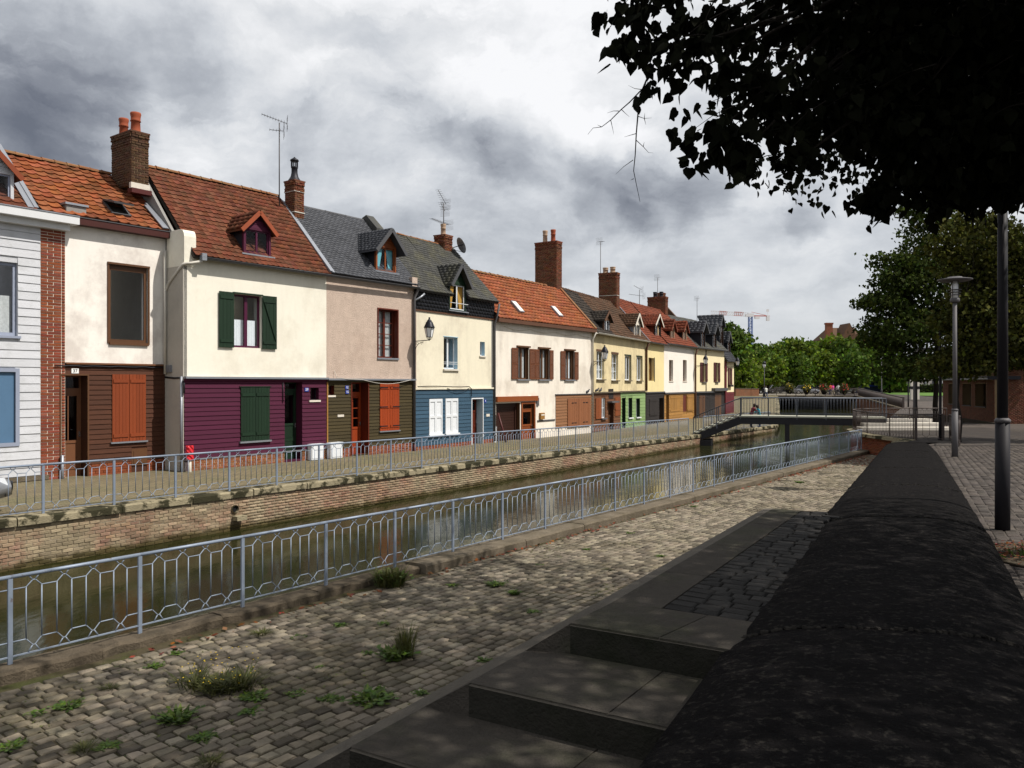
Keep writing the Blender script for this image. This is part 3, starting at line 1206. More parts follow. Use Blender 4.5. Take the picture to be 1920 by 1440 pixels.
        if gz:
            nx, nz_ = panes
            F.box(mb, a + st, b - st, gz[0] - .03, gz[0] + .05, d - .05, d - .001)
            for k in range(1, nx):
                x = a + st + (b - a - 2 * st) * k / nx
                F.box(mb, x - .015, x + .015, gz[0] + .05, gz[1], d - .045, d - .005)
            for k in range(1, nz_):
                z = gz[0] + (gz[1] - gz[0]) * k / nz_
                F.box(mb, a + st, b - st, z - .015, z + .015, d - .044, d - .006)
            if gz[1] < ztop - .13:
                F.box(mb, a + st, b - st, gz[1], ztop - .12, d - .05, d - .022)
        o = mb.build('door', m, self.root)
        if gz:
            g = MB()
            g.poly([F.pt(a + st, gz[0], d - .03), F.pt(b - st, gz[0], d - .03), F.pt(b - st, gz[1], d - .03), F.pt(a + st, gz[1], d - .03)])
            g.build('pane', 'window_glass', o)
        if knob:
            g = MB()
            F.box(g, b - st * .75, b - st * .4, c + (ztop - c) * .46, c + (ztop - c) * .52, d, d + .05)
            g.build('handle', 'chrome', o)
        if transom > .05:
            g = MB()
            F.box(g, a, b, ztop, ztop + .05, d - .06, d + .01)
            F.box(g, a, a + .05, ztop + .05, e, d - .05, d)
            F.box(g, b - .05, b, ztop + .05, e, d - .05, d)
            F.box(g, a + .05, b - .05, e - .05, e, d - .05, d)
            t = g.build('transom', m, self.root)
            g = MB()
            g.poly([F.pt(a + .05, ztop + .05, d - .03), F.pt(b - .05, ztop + .05, d - .03), F.pt(b - .05, e - .05, d - .03), F.pt(a + .05, e - .05, d - .03)])
            g.build('pane', 'window_glass', t)
        if frame:
            g = MB()
            F.box(g, a - frame_w, a, c, e + frame_w, -.03, .045)
            F.box(g, b, b + frame_w, c, e + frame_w, -.03, .045)
            F.box(g, a, b, e, e + frame_w, -.03, .045)
            g.build('door_frame', frame, self.root)
        return o

    # ---- roofs
    def slope(self, s0, s1, ze, de, zr, dr, m, style='pantile', tw=.24, tl=.25, limit=0, name='roof', base='room_dark', holes=(), th=.10):
        """A roof slope from the eave (ze, de) up to the ridge (zr, dr), covered with tiles of its own."""
        F = self.F
        a = F.pt(s0, ze, de)
        up = F.pt(s0, zr, dr) - a
        Ls = up.length
        upn = up.normalized()
        u3 = Vector((F.u.x, F.u.y, 0))
        nn = u3.cross(upn).normalized()
        if nn.z < 0:
            nn = -nn
        mb = MB()
        p = [a, a + u3 * (s1 - s0), a + u3 * (s1 - s0) + up, a + up]
        mb.mesh8([q - nn * th for q in p] + p)
        roof = mb.build(name, {'slate': 'dark_slate', 'old_slate': 'dark_slate'}.get(m, 'black_tile'), self.root)
        nx, ny = max(1, int(round((s1 - s0) / tw))), max(1, int(round(Ls / tl)))
        w, l = (s1 - s0) / nx, Ls / ny
        ms = [(tile_mesh if style == 'pantile' else flat_tile_mesh)(m, seed=k) for k in range(4)]
        mats = []
        for j in range(ny):
            off = (.5 * w if (style != 'pantile' and j % 2) else 0)
            for i in range(nx + (1 if off else 0)):
                x0 = i * w - off
                x1 = min(x0 + w, s1 - s0)
                x0 = max(x0, 0)
                if x1 - x0 < .03:
                    continue
                xm, ym = (x0 + x1) / 2, (j + .5) * l
                if any(h[0] < xm + s0 < h[1] and h[2] < ym / Ls < h[3] for h in holes):
                    continue
                o = a + u3 * x0 + upn * (j * l) + nn * (.016 + R.uniform(0, .008) + .03 * noise.noise(Vector((x0 * .7 + s0, j * l * .8, a.x))))
                tilt = R.uniform(-.012, .012)
                k = .85 if style == 'pantile' else .6
                mats.append(frame_mat(o, u3 * (x1 - x0) + upn * (tilt * w), upn * l + u3 * tilt * .4, nn * (w * k if style == 'pantile' else .22)))
        nm = 'roof_tile' if style == 'pantile' else 'roof_slate'
        pieces(nm, ms, mats, m, roof, limit, nm + 's')
        # back slope
        bk = MB()
        q = [F.pt(s0, zr, dr), F.pt(s1, zr, dr), F.pt(s1, ze - .4, dr * 2 - de), F.pt(s0, ze - .4, dr * 2 - de)]
        bk.mesh8([v - Vector((0, 0, .1)) for v in q] + q)
        bk.build('back_roof', m, self.root)
        return roof, (a, u3, upn, nn, Ls)

    def ridge(self, s0, s1, zr, dr, m='ridge_clay', step=.4, r=.10):
        me = MB()
        n = 6
        ring = []
        for x, rr in ((0, r * 1.12), (.12, r), (1.0, r * .94)):
            ring.append([(x, rr * math.cos(math.pi * j / n), rr * math.sin(math.pi * j / n)) for j in range(n + 1)])
        for k in range(2):
            for j in range(n):
                me.poly([ring[k][j], ring[k][j + 1], ring[k + 1][j + 1], ring[k + 1][j]], None, True)
        me.poly(ring[0])
        mm = me.mesh('ridge_tile', m)
        k = max(1, int(round((s1 - s0) / step)))
        w = (s1 - s0) / k
        for i in range(k):
            link('ridge_tile', mm, self.root, self.F.mat(s0 + i * w, zr - .03 + R.uniform(-.008, .008), dr + R.uniform(-.01, .01), w, 1, 1))

    def gable(self, s, ze, de, zr, dr, m, thick=.25, raise_=.0, name='gable_wall', zb=None):
        """A side wall following the roof line, thick towards +s."""
        F, mb = self.F, MB()
        zb = self.zb if zb is None else zb
        prof = [(de, zb), (de, ze + raise_), (dr, zr + raise_), (2 * dr - de, ze + raise_), (2 * dr - de, zb)]
        A = [F.pt(s, z, d) for d, z in prof]
        B = [F.pt(s + thick, z, d) for d, z in prof]
        mb.poly(A)
        mb.poly(B[::-1])
        for k in range(5):
            n = (k + 1) % 5
            mb.poly([A[k], B[k], B[n], A[n]])
        return mb.build(name, m, self.root)

    def gutter(self, s0, s1, z, d, m='dark_gutter', r=.065):
        F, mb = self.F, MB()
        n = 6
        for k in range(n):
            t0, t1 = math.pi * (1 + k / n), math.pi * (1 + (k + 1) / n)
            q = []
            for s, t in ((s0, t0), (s1, t0), (s1, t1), (s0, t1)):
                q.append(F.pt(s, z + r * math.sin(t), d + r * math.cos(t)))
            mb.poly(q, None, True)
            q = []
            for s, t in ((s0, t0), (s1, t0), (s1, t1), (s0, t1)):
                q.append(F.pt(s, z + (r - .012) * math.sin(t) + .004, d + (r - .012) * math.cos(t)))
            mb.poly(q[::-1], None, True)
        mb.tube([F.pt(s0, z, d + r), F.pt(s1, z, d + r)], .012, 6)
        return mb.build('gutter', m, self.root)

    def pipe(self, pts, m='pale_pipe', r=.045, name='downpipe'):
        mb = MB()
        mb.tube([self.F.pt(*q) for q in pts], r, 8)
        return mb.build(name, m, self.root)

    def strip(self, s0, s1, z0, z1, d0, d1, m, name='cornice'):
        mb = MB()
        self.F.box(mb, s0, s1, z0, z1, d0, d1)
        return mb.build(name, m, self.root)

    def chimney(self, s0, s1, d0, d1, z0, z1, m='chimney_brick', pots=(), cap=True, bands=(), limit=0):
        """Brick stack between s0..s1 and d0 (back)..d1 (front); pots: (s fraction, d fraction, height, radius, material)."""
        F = self.F
        mb = MB()
        F.box(mb, s0 + .012, s1 - .012, z0, z1, d0 + .012, d1 - .012)
        core = mb.build('chimney', 'dark_mortar', self.root)
        mats = []
        h = .075
        n = int((z1 - z0) / h)
        h = (z1 - z0) / n
        un, nn = Vector((F.u.x, F.u.y, 0)), Vector((F.n.x, F.n.y, 0))
        for k in range(n):
            z = z0 + k * h
            out = .022 if (cap and n - 5 <= k < n - 3) else (.03 if cap and k >= n - 2 else 0)
            for face in range(4):
                if face == 0:
                    A, ax, ny_, L = F.pt(s0, z, d1 + out), un, nn, s1 - s0
                elif face == 1:
                    A, ax, ny_, L = F.pt(s0 - out, z, d0), nn, -un, d1 - d0
                elif face == 2:
                    A, ax, ny_, L = F.pt(s1 + out, z, d1), -nn, un, d1 - d0
                else:
                    A, ax, ny_, L = F.pt(s1, z, d0 - out), -un, -nn, s1 - s0
                x = -.11 if (k + face) % 2 else 0
                while x < L - .03:
                    a, b = max(x, 0), min(x + .22, L)
                    if b - a > .04:
                        o = A + ax * (a + .006) + Vector((0, 0, .006)) + ny_ * R.uniform(-.004, .006)
                        mats.append(frame_mat(o, ax * (b - a - .012), ny_ * (.045 + out), (0, 0, h - .012)))
                    x += .22
        pieces('brick', [brick_mesh(m, seed=k) for k in range(4)], mats, m, core, limit, 'bricks')
        if cap:
            g = MB()
            F.box(g, s0 - .035, s1 + .035, z1, z1 + .05, d0 - .035, d1 + .035)
            g.build('chimney_cap', m, core)
        for bz in bands:
            g = MB()
            F.box(g, s0 - .02, s1 + .02, bz, bz + .035, d0 - .02, d1 + .02)
            g.build('metal_band', 'pale_pipe', core)
        for sf, df, ph, pr, pm in pots:
            g = MB()
            c = F.pt(s0 + (s1 - s0) * sf, z1 + .05, d0 + (d1 - d0) * df)
            g.lathe([(pr * 1.1, 0), (pr * .95, ph * .08), (pr * .86, ph * .55), (pr * 1.06, ph * .58), (pr * .92, ph * .64), (pr * .92, ph * .78),
                     (pr * 1.05, ph * .92), (pr * 1.0, ph), (pr * .7, ph), (pr * .65, ph * .8)], c, 12)
            g.build('chimney_pot', pm, core)
        return core

    def dormer(self, s0, s1, z0, z1, z2, d, roofline, wall_m, roof_m, front_m, over=.16, style='flat', tw=.2, tl=.2, window=None,
               fascia=None, sill=None, side_over=.18):
        """Gabled dormer with its front at depth d; roofline(z) gives the depth at which the main roof has height z."""
        F = self.F
        mid = (s0 + s1) / 2
        mb = MB()
        # cheeks
        for s, sg in ((s0, -1), (s1, 1)):
            dd = roofline(z1)
            tri = [F.pt(s, z0, d), F.pt(s, z1, d), F.pt(s, z1, dd - .1), F.pt(s, z0, min(roofline(z0), d) - .05)]
            mb.poly(tri if sg < 0 else tri[::-1], wall_m)
        # gable front above the window head
        body = mb.build('dormer', None, self.root)
        g = MB()
        n = max(2, int((z2 - z1) / .11))
        for k in range(n):
            a, b = z1 + (z2 - z1) * k / n, z1 + (z2 - z1) * (k + 1) / n - .008
            wa, wb = (s1 - s0) / 2 * (1 - k / n), (s1 - s0) / 2 * (1 - (k + .95) / n)
            g.mesh8([F.pt(mid - wa, a, d + .012), F.pt(mid + wa, a, d + .012), F.pt(mid + wa, a, d - .05), F.pt(mid - wa, a, d - .05),
                     F.pt(mid - wb, b, d), F.pt(mid + wb, b, d), F.pt(mid + wb, b, d - .05), F.pt(mid - wb, b, d - .05)])
        g.build('dormer_gable', front_m, body)
        # posts, head and sill
        g = MB()
        fw = .07
        F.box(g, s0 - .01, s0 + fw, z0, z1, d - .08, d + .015)
        F.box(g, s1 - fw, s1 + .01, z0, z1, d - .08, d + .015)
        F.box(g, s0 + fw, s1 - fw, z1 - .08, z1, d - .08, d + .015)
        F.box(g, s0 + fw, s1 - fw, z0, z0 + .05, d - .08, d + .03)
        g.build('dormer_frame', front_m, body)
        if window:
            wm, cur = window
            g = MB()
            a, b, c, e = s0 + fw, s1 - fw, z0 + .05, z1 - .08
            for q in ((a, a + .045), (b - .045, b), ((a + b) / 2 - .035, (a + b) / 2 + .035)):
                F.box(g, q[0], q[1], c, e, d - .075, d - .035)
            F.box(g, a + .045, b - .045, c, c + .05, d - .074, d - .036)
            F.box(g, a + .045, b - .045, e - .05, e, d - .074, d - .036)
            g.build('dormer_window', wm, body)
            g = MB()
            g.poly([F.pt(a, c, d - .055), F.pt(b, c, d - .055), F.pt(b, e, d - .055), F.pt(a, e, d - .055)])
            g.build('pane', 'window_glass', body)
            g = MB()
            F.box(g, a, b, c, e, d - .6, d - .55)
            g.build('dark_backing', 'room_dark', body)  # black sheet in place of the shade behind the dormer glass
            if cur:
                for q0, q1, q2, q3 in ((a, a + (b - a) * .42, a, a + (b - a) * .22), (b - (b - a) * .42, b, b - (b - a) * .22, b)):
                    g = MB()
                    g.poly([F.pt(q0, e, d - .12), F.pt(q1, e, d - .12), F.pt(q3, c, d - .13), F.pt(q2, c, d - .13)])
                    g.build('curtain', cur, body)
        if sill:
            g = MB()
            F.box(g, s0 - .12, s1 + .12, z0 - .05, z0 - .003, d - .05, d + .10)
            g.build('sill', sill, body)
        # two little slopes
        for sg in (-1, 1):
            se = mid + sg * ((s1 - s0) / 2 + side_over)
            zlo = z1 - (z2 - z1) * side_over / ((s1 - s0) / 2)
            df = d + over
            A = F.pt(mid, z2 + .06, df)
            B = F.pt(se, zlo + .06, df)
            dm, dl = roofline(z2 + .06) - .1, roofline(zlo + .06) - .1
            C_, D_ = F.pt(se, zlo + .06, dl), F.pt(mid, z2 + .06, dm)
            g = MB()
            top = [B, A, D_, C_] if sg < 0 else [A, B, C_, D_]
            g.mesh8([q - Vector((0, 0, .07)) for q in top] + top)
            slab = g.build('dormer_roof', roof_m if style != 'pantile' else roof_m, body)
            mats = []
            up = (A - B)
            ny = max(2, int(up.length / tl))
            l = up.length / ny
            upn = up.normalized()
            ax = -Vector((F.n.x, F.n.y, 0)) if sg < 0 else -Vector((F.n.x, F.n.y, 0))
            nn = ax.cross(upn).normalized()
            if nn.z < 0:
                nn = -nn
            for j in range(ny):
                run = (df - dl) + (dl - dm) * (j / ny)
                nx = max(1, int(run / tw))
                w = run / nx
                for i in range(nx):
                    o = B + upn * (j * l) + ax * (i * w) + nn * (.008 + R.uniform(0, .004))
                    k = .7 if style == 'pantile' else 1
                    mats.append(frame_mat(o, ax * w, upn * l, nn * (w * k if style == 'pantile' else .12)))
            pieces('roof_tile', [(tile_mesh if style == 'pantile' else flat_tile_mesh)(roof_m, seed=3)], mats, roof_m, slab, 0,
                   'roof_tiles' if style == 'pantile' else 'roof_slates')
            if fascia:
                g = MB()
                g.bar(A + Vector((F.n.x, F.n.y, 0)) * .012 - Vector((0, 0, .06)), B + Vector((F.n.x, F.n.y, 0)) * .012 - Vector((0, 0, .06)), .03, .14)
                g.build('bargeboard', fascia, body)
        return body


def seat(F, x, ysill, ze, de, zr, dr):
    """Depth at which a dormer front, seen at (x, ysill) of the photograph, stands on the main roof."""
    d = 0.0
    for _ in range(12):
        d = de + (dr - de) * (F.z(x, ysill, d) - ze) / (zr - ze)
    return d + .03


def linroof(ze, de, zr, dr):
    return lambda z: de + (dr - de) * (z - ze) / (zr - ze)

# ================================================================== the setting
def loft(name, rows, m, kind='structure'):
    """Sheet through rows of points (all rows equally long)."""
    mb = MB()
    for a, b in zip(rows, rows[1:]):
        for k in range(len(a) - 1):
            mb.poly([a[k], a[k + 1], b[k + 1], b[k]])
    o = mb.build(name, m)
    o['kind'] = kind
    return o


# canal bed / land under everything, reaching past the horizon
mb = MB()
mb.poly([(-2500, -300, -3.2), (2500, -300, -3.2), (2500, 4000, -3.2), (-2500, 4000, -3.2)])
structure('ground', mb, 'earth')
mb = MB()
mb.poly([(-60, -30, Z_WATER), (70, -30, Z_WATER), (70, 160, Z_WATER), (-60, 160, Z_WATER)])
structure('canal_water', mb, 'water')

# far pavement between the quay coping and the house fronts
ROW = [plan(FC[k]) for k in ('C0', 'C1', 'D1', 'E1', 'F1', 'G1', 'H0', 'I0', 'J0', 'K0', 'K1')]
uC = (ROW[1] - ROW[0]).normalized()
nC = Vector((uC.y, -uC.x))
B1 = ROW[0] - nC * 1.05                 # the brown house stands a metre further back
B0 = B1 - uC * 3.05
A0 = B0 - uC * 9.0
FRONT = [A0, B0, B1] + ROW + [ROW[-1] + Vector((6, 14))]
# quay line: straight along the railing, then bending away beyond the footbridge
QUAY = [FAR.p(t, 0) for t in np.linspace(-4, 62.0, 34)] + [Vector((23.9, 72, 0)), Vector((29.2, 88, 0)), Vector((38, 115, 0)), Vector((39.5, 122, 0))]


def quay_z(Y):
    return z_quay(Y) if Y < 62 else z_quay(62) + (min(Y, 115) - 62) / 53 * (.07 - z_quay(62))


def front_at(Y):
    for a, b in zip(FRONT, FRONT[1:]):
        if a.y <= Y <= b.y:
            return a.lerp(b, (Y - a.y) / (b.y - a.y))
    return FRONT[0].lerp(FRONT[1], (Y - FRONT[0].y) / (FRONT[1].y - FRONT[0].y)) if Y < FRONT[0].y else FRONT[-1] + Vector((.4, 1)) * (Y - FRONT[-1].y)


rows = []
for q in QUAY:
    tf = q.y + 9.5 * max(0, 1 - max(0, q.y - 60) / 60)
    f = front_at(tf)
    zf = z_front(tf) if q.y < 62 else z_front(tf) + (min(q.y, 115) - 62) / 53 * (.07 - z_front(tf))
    zq = quay_z(q.y)
    r = [Vector((q.x, q.y, zq - .015))]
    d = Vector((q.x, q.y))
    for k in (.06, .3, .6, .9, 1.0):
        p = d.lerp(f, k)
        r.append(Vector((p.x, p.y, zq - .015 + (zf - zq + .015) * k)))
    e = f + (f - d).normalized() * 7
    r.append(Vector((e.x, e.y, zf)))
    rows.append(r)
loft('far_pavement', rows, 'pavement')

# far quay: brick retaining wall with coping stones
quay = MB()
for a, b in zip(QUAY, QUAY[1:]):
    za, zb = quay_z(a.y) - .17, quay_z(b.y) - .17
    quay.poly([(a.x, a.y, -2.9), (b.x, b.y, -2.9), (b.x, b.y, zb), (a.x, a.y, za)])
quay_wall = quay.build('quay_wall', 'quay_mortar')
tag(quay_wall, 'weathered brick canal wall under the far quay with stained coping stones', 'canal wall')
bm_ = [brick_mesh('old_brick', seed=k, bev=.09) for k in range(5)]
mats = []
un3 = Vector((FAR.u.x, FAR.u.y, 0))
nn3 = Vector((-FAR.n.x, -FAR.n.y, 0))
t = -3.5
while t < 61:
    pass_z = FAR.p(t).y
    ztop = z_quay(pass_z) - .18
    k = 0
    z = ztop - .074
    while z > Z_WATER - .12:
        off = .115 if k % 2 else 0
        o = FAR.p(t + off, 0, z) + nn3 * R.uniform(.004, .018)
        mats.append(frame_mat(o, un3 * .222, nn3 * .05, (0, 0, .064)))
        z -= .074
        k += 1
    t += .23
pieces('brick', bm_, mats, 'old_brick', quay_wall, 300, 'bricks')
t = -4.0
while t < 61.5:
    L = R.uniform(1.7, 2.3)
    g = MB()
    Y = FAR.p(t).y
    a, b = FAR.p(t + .012), FAR.p(t + L - .012)
    za, zb = z_quay(a.y), z_quay(b.y)
    out, inn = nn3 * (.07 + R.uniform(-.012, .012)), nn3 * -.36
    jz = R.uniform(-.008, .008)
    lo = [a + inn, a + out, b + out, b + inn]
    n = 5
    # a worn front edge: several slices with a wavering profile
    prev = None
    for i in range(n + 1):
        p = a.lerp(b, i / n)
        z = za + (zb - za) * i / n + jz
        w = R.uniform(-.012, .012)
        ring = [p + inn + Vector((0, 0, z - .17)), p + out + nn3 * w + Vector((0, 0, z - .165)), p + out + nn3 * w + Vector((0, 0, z - .035 + w)),
                p + out - nn3 * (.03 - w) + Vector((0, 0, z)), p + inn + Vector((0, 0, z + .006))]
        if prev:
            for q in range(5):
                g.poly([prev[q], prev[(q + 1) % 5], ring[(q + 1) % 5], ring[q]])
        else:
            g.poly(ring)
        prev = ring
    g.poly(prev[::-1])
    g.build('coping_stone', 'quay_coping', quay_wall)
    t += L
g = MB()
for a, b in zip(QUAY[33:], QUAY[34:]):
    a, b = Vector((a.x, a.y, quay_z(a.y))), Vector((b.x, b.y, quay_z(b.y)))
    g.bar(a - Vector((0, 0, .08)), b - Vector((0, 0, .08)), .45, .18)
g.build('coping', 'quay_coping', quay_wall)
# outlet pipe and its little ledge in the wall
pipe = thing('outlet_pipe', 'round drain outlet with a small stone ledge in the brick canal wall', 'drain outlet', FAR.p(FAR.t_at(19.6), 0, -1.55))
g = MB()
tq = FAR.t_at(20.1)
c = FAR.p(tq, 0, -1.42)
g.tube([c - nn3 * .25, c + nn3 * .06], .10, 14, cap=False)
g.tube([c - nn3 * .25, c + nn3 * .06], .082, 14, cap=False)
g.build('pipe', 'quay_coping', pipe)
g = MB()
g.tube([c - nn3 * .1, c + nn3 * .02], .08, 14)
g.build('pipe_mouth', 'room_dark', pipe)
g = MB()
o = FAR.p(tq + .08, 0, -1.62)
g.box((-.15, 0, -.08), (.15, .22, .03), None, frame_mat(o, un3, nn3, (0, 0, 1)))
g.build('ledge', 'quay_coping', pipe)

# ---------------------------------------------------------- railings
def make_rail_panel(s, H, nb, m, top=.15, bot=.06):
    """Meshes for one railing bay of length s: bar, lattice (hexagon chain top and bottom)."""
    bar = MB()
    bar.tube([(0, 0, bot + .17), (0, 0, H - top)], .0085, 6)
    lat = MB()
    b = s / (nb + 1)
    rr = .008
    for sg, zlow, zhi, zend in ((1, H - top, H - .075, H - .012), (-1, bot + .17, bot + .085, bot + .01)):
        pts = [(.02, 0, zlow)]
        for k in range(1, nb + 1):
            x = k * b
            up = (k % 2 == 1)
            if up:
                pts += [(x, 0, zlow), (x + b * .42, 0, zhi)]
                lat.tube([(x + b * .42, 0, zhi), (x + b * .14, 0, zend)], rr, 5)
            else:
                pts += [(x - b * .42 + b * .0, 0, zhi), (x, 0, zlow)]
                lat.tube([(x - b * .42, 0, zhi), (x - b * .14, 0, zend)], rr, 5)
        pts.append((s - .02, 0, zlow))
        lat.tube(pts, rr, 5)
    lat.bar((0, 0, bot), (s, 0, bot), .03, .014)
    return bar.mesh('baluster', m), lat.mesh('lattice', m)


def railing(name, label, posts, H, m, group=None, nb=8, post_h=0.0, pw=.05, rail_r=.024, last_open=False):
    """posts: 3D foot points. Every post, bar and bay of lattice is a part of its own."""
    root = thing(name, label, 'railing', posts[0], group)
    pm = MB()
    pm.box((-pw / 2, -pw * .32, -.05), (pw / 2, pw * .32, H - .01 + post_h))
    pm = pm.mesh('post', m)
    cache = {}
    for k, p in enumerate(posts):
        q = posts[min(k + 1, len(posts) - 1)] - posts[max(k - 1, 0)]
        ang = math.atan2(q.y, q.x)
        link('post', pm, root, Matrix.Translation(p) @ Matrix.Rotation(ang, 4, 'Z'))
    for a, b in zip(posts, posts[1:]):
        d = b - a
        L = d.xy.length
        key = round(L, 2)
        if key not in cache:
            n = nb if L > 1.2 else max(2, int(nb * L / 1.5))
            cache[key] = (make_rail_panel(L, H, n, m), n)
        (bm, lm), n = cache[key]
        u = Vector((d.x, d.y, 0)) / L
        v = Vector((-u.y, u.x, 0))
        M = frame_mat(a, Vector((u.x, u.y, d.z / L)), v, (0, 0, 1))
        link('lattice', lm, root, M)
        for k in range(1, n + 1):
            link('baluster', bm, root, M @ Matrix.Translation((L * k / (n + 1), 0, 0)))
        g = MB()
        g.tube([a + Vector((0, 0, H)), b + Vector((0, 0, H))], rail_r, 8)
        g.build('handrail', m, root)
    return root


t0 = (9.40 - NEAR.d * NEAR.n.y) / NEAR.u.y
near_posts = [NEAR.p(t0 + 1.56 * k, 0, Z_RAIL) for k in range(-2, 25)] + [NEAR.p(42.1, 0, Z_RAIL)]
railing('canal_railing', 'blue grey railing on the near kerb with hexagon bands, beside the cobbled path', near_posts, 1.0, 'rail_paint')
tf0 = (16.3 - FAR.d * FAR.n.y) / FAR.u.y
far_posts = []
for k in range(-2, 25):
    p = FAR.p(tf0 + 1.5 * k, .12)
    far_posts.append(Vector((p.x, p.y, z_quay(p.y))))
railing('canal_railing', 'blue grey railing along the far quay in front of the coloured houses', far_posts, 1.0, 'rail_paint')
far2 = []
for k in range(0, 10):
    p = FAR.p(tf0 + 1.5 * 24 + 2.4 + 1.6 * k, .12)
    far2.append(Vector((p.x, p.y, z_quay(p.y))))
railing('canal_railing', 'blue railing on the far quay beyond the footbridge steps', far2, 1.05, 'rail_paint')

# near kerb the railing stands on, with the break where the thicker kerb begins
kerb = thing('kerb', 'mossy broken concrete kerb under the near railing', 'kerb', NEAR.p(0, 0, Z_PATH))
nn = Vector((-NEAR.n.x, -NEAR.n.y, 0))       # towards the path
un = Vector((NEAR.u.x, NEAR.u.y, 0))
t = -1.0


def kerb_piece(t, L, lo, hi, zt, m, rough=.012):
    g = MB()
    prev = None
    n = max(3, int(L / .22))
    for i in range(n + 1):
        p = NEAR.p(t + .008 + (L - .016) * i / n)
        w = R.uniform(-rough, rough)
        v = R.uniform(-rough, rough) * .7
        ring = [p + nn * lo + Vector((0, 0, -2.8)), p + nn * (hi + w) + Vector((0, 0, Z_PATH - .2)), p + nn * (hi + w) + Vector((0, 0, zt - .035 + v)),
                p + nn * (hi - .035 + w) + Vector((0, 0, zt + v)), p + nn * (hi * .4 + lo * .6) + Vector((0, 0, zt + v * .8)), p + nn * lo + Vector((0, 0, zt - .01))]
        if prev:
            for q in range(6):
                g.poly([prev[q], prev[(q + 1) % 6], ring[(q + 1) % 6], ring[q]])
        else:
            g.poly(ring)
        prev = ring
    g.poly(prev[::-1])
    return g.build('kerb_stone', m, kerb)


t = -1.0
while t < 10.1:
    L = min(R.uniform(1.6, 2.4), 10.5 - t)
    kerb_piece(t, L, -.16, .24 + R.uniform(-.02, .02), Z_RAIL - .03 + R.uniform(-.012, .006), 'kerb_stone', .024)
    t += L
while t < 42.2:
    L = R.uniform(2.0, 3.2)
    kerb_piece(t, L, -.16, .40 + R.uniform(-.008, .008), Z_RAIL + .004 + R.uniform(-.006, .006), 'kerb_pale', .008)
    t += L

# the cobbled path
WL = lambda Y: -1.116 + .501 * Y              # top left edge of the broad wall
WR = lambda Y: .66 + .501 * Y
rows = []
for k in range(0, 46):
    t = -3 + k
    a = NEAR.p(t, -.2, Z_PATH - .021)
    Yb = a.y - (WL(a.y) - a.x) * .55
    Yb = max(Yb, -2)
    b = Vector((WL(Yb) + .12, Yb, Z_PATH - .021))
    rows.append([a, b])
path = loft('cobbled_path', rows, 'cobble_bed')

# stairs corner data (distances from level planes below the eye)
H1, RISE = 1.55, .20
corner = [Vector((.38, 5.19)), Vector((-.25, 4.69)), Vector((-.87, 4.30))]
edgeA = [Vector((.70, 5.66)), Vector((.0875, 5.25)), Vector((-.527, 4.84))]
for k in range(7):
    corner.append(corner[-1] + Vector((-.62, -.42)))
    edgeA.append(edgeA[-1] + Vector((-.615, -.41)))
RD = Vector((.863, -.505))                     # direction of the risers, towards the wall
FARL = Vector((3.26, 9.98))                    # far end of the landing's outer edge


def to_wall(p, d, inset=.10):
    """Where the ray p + d*k meets the broad wall's side face."""
    # WL(Y) + inset = X
    k = (WL(p.y) + inset - p.x) / (d.x - .501 * d.y)
    return p + d * k


def outside_stairs(x, y):
    """True on the path side of the stairs' outer line."""
    pts = [FARL] + edgeA
    e0, e1 = FARL, edgeA[-1]
    if y > FARL.y:
        return x < WL(y) - .02
    dx = e1 - e0
    return (x - e0.x) * dx.y - (y - e0.y) * dx.x > .10 * dx.length


cob = [cobble_mesh('cobble', seed=k) for k in range(6)]
mats = []
s = .50
row = 0
while s < 7.0:
    rw = .138 + R.uniform(-.008, .012)
    t = -2.0 + R.uniform(0, .2)
    while t < 43:
        L = R.uniform(.14, .235)
        p = NEAR.p(t + L / 2, -(s + rw / 2))
        t += L + .004
        if p.y < 3.2 or p.y > 38.6 or p.x > WL(p.y) - .06 or not outside_stairs(p.x, p.y):
            continue
        px_ = 960 + FPX * p.x / p.y
        if px_ < -60:
            continue
        dz = noise.noise(Vector((p.x * .5, p.y * .5, 0))) * .03 + R.uniform(-.007, .006)
        yaw = R.uniform(-.05, .05)
        a = Vector((un.x * math.cos(yaw) - un.y * math.sin(yaw), un.x * math.sin(yaw) + un.y * math.cos(yaw), 0))
        b = Vector((-a.y, a.x, 0))
        mats.append(frame_mat(Vector((p.x, p.y, Z_PATH - .045 + dz)), a * (L * .90), b * (rw * .87), Vector((R.uniform(-.003, .003), R.uniform(-.003, .003), .05))))
    s += rw + .004
    row += 1
pieces('cobblestone', cob, mats, 'cobble', path, 300, 'cobblestones')

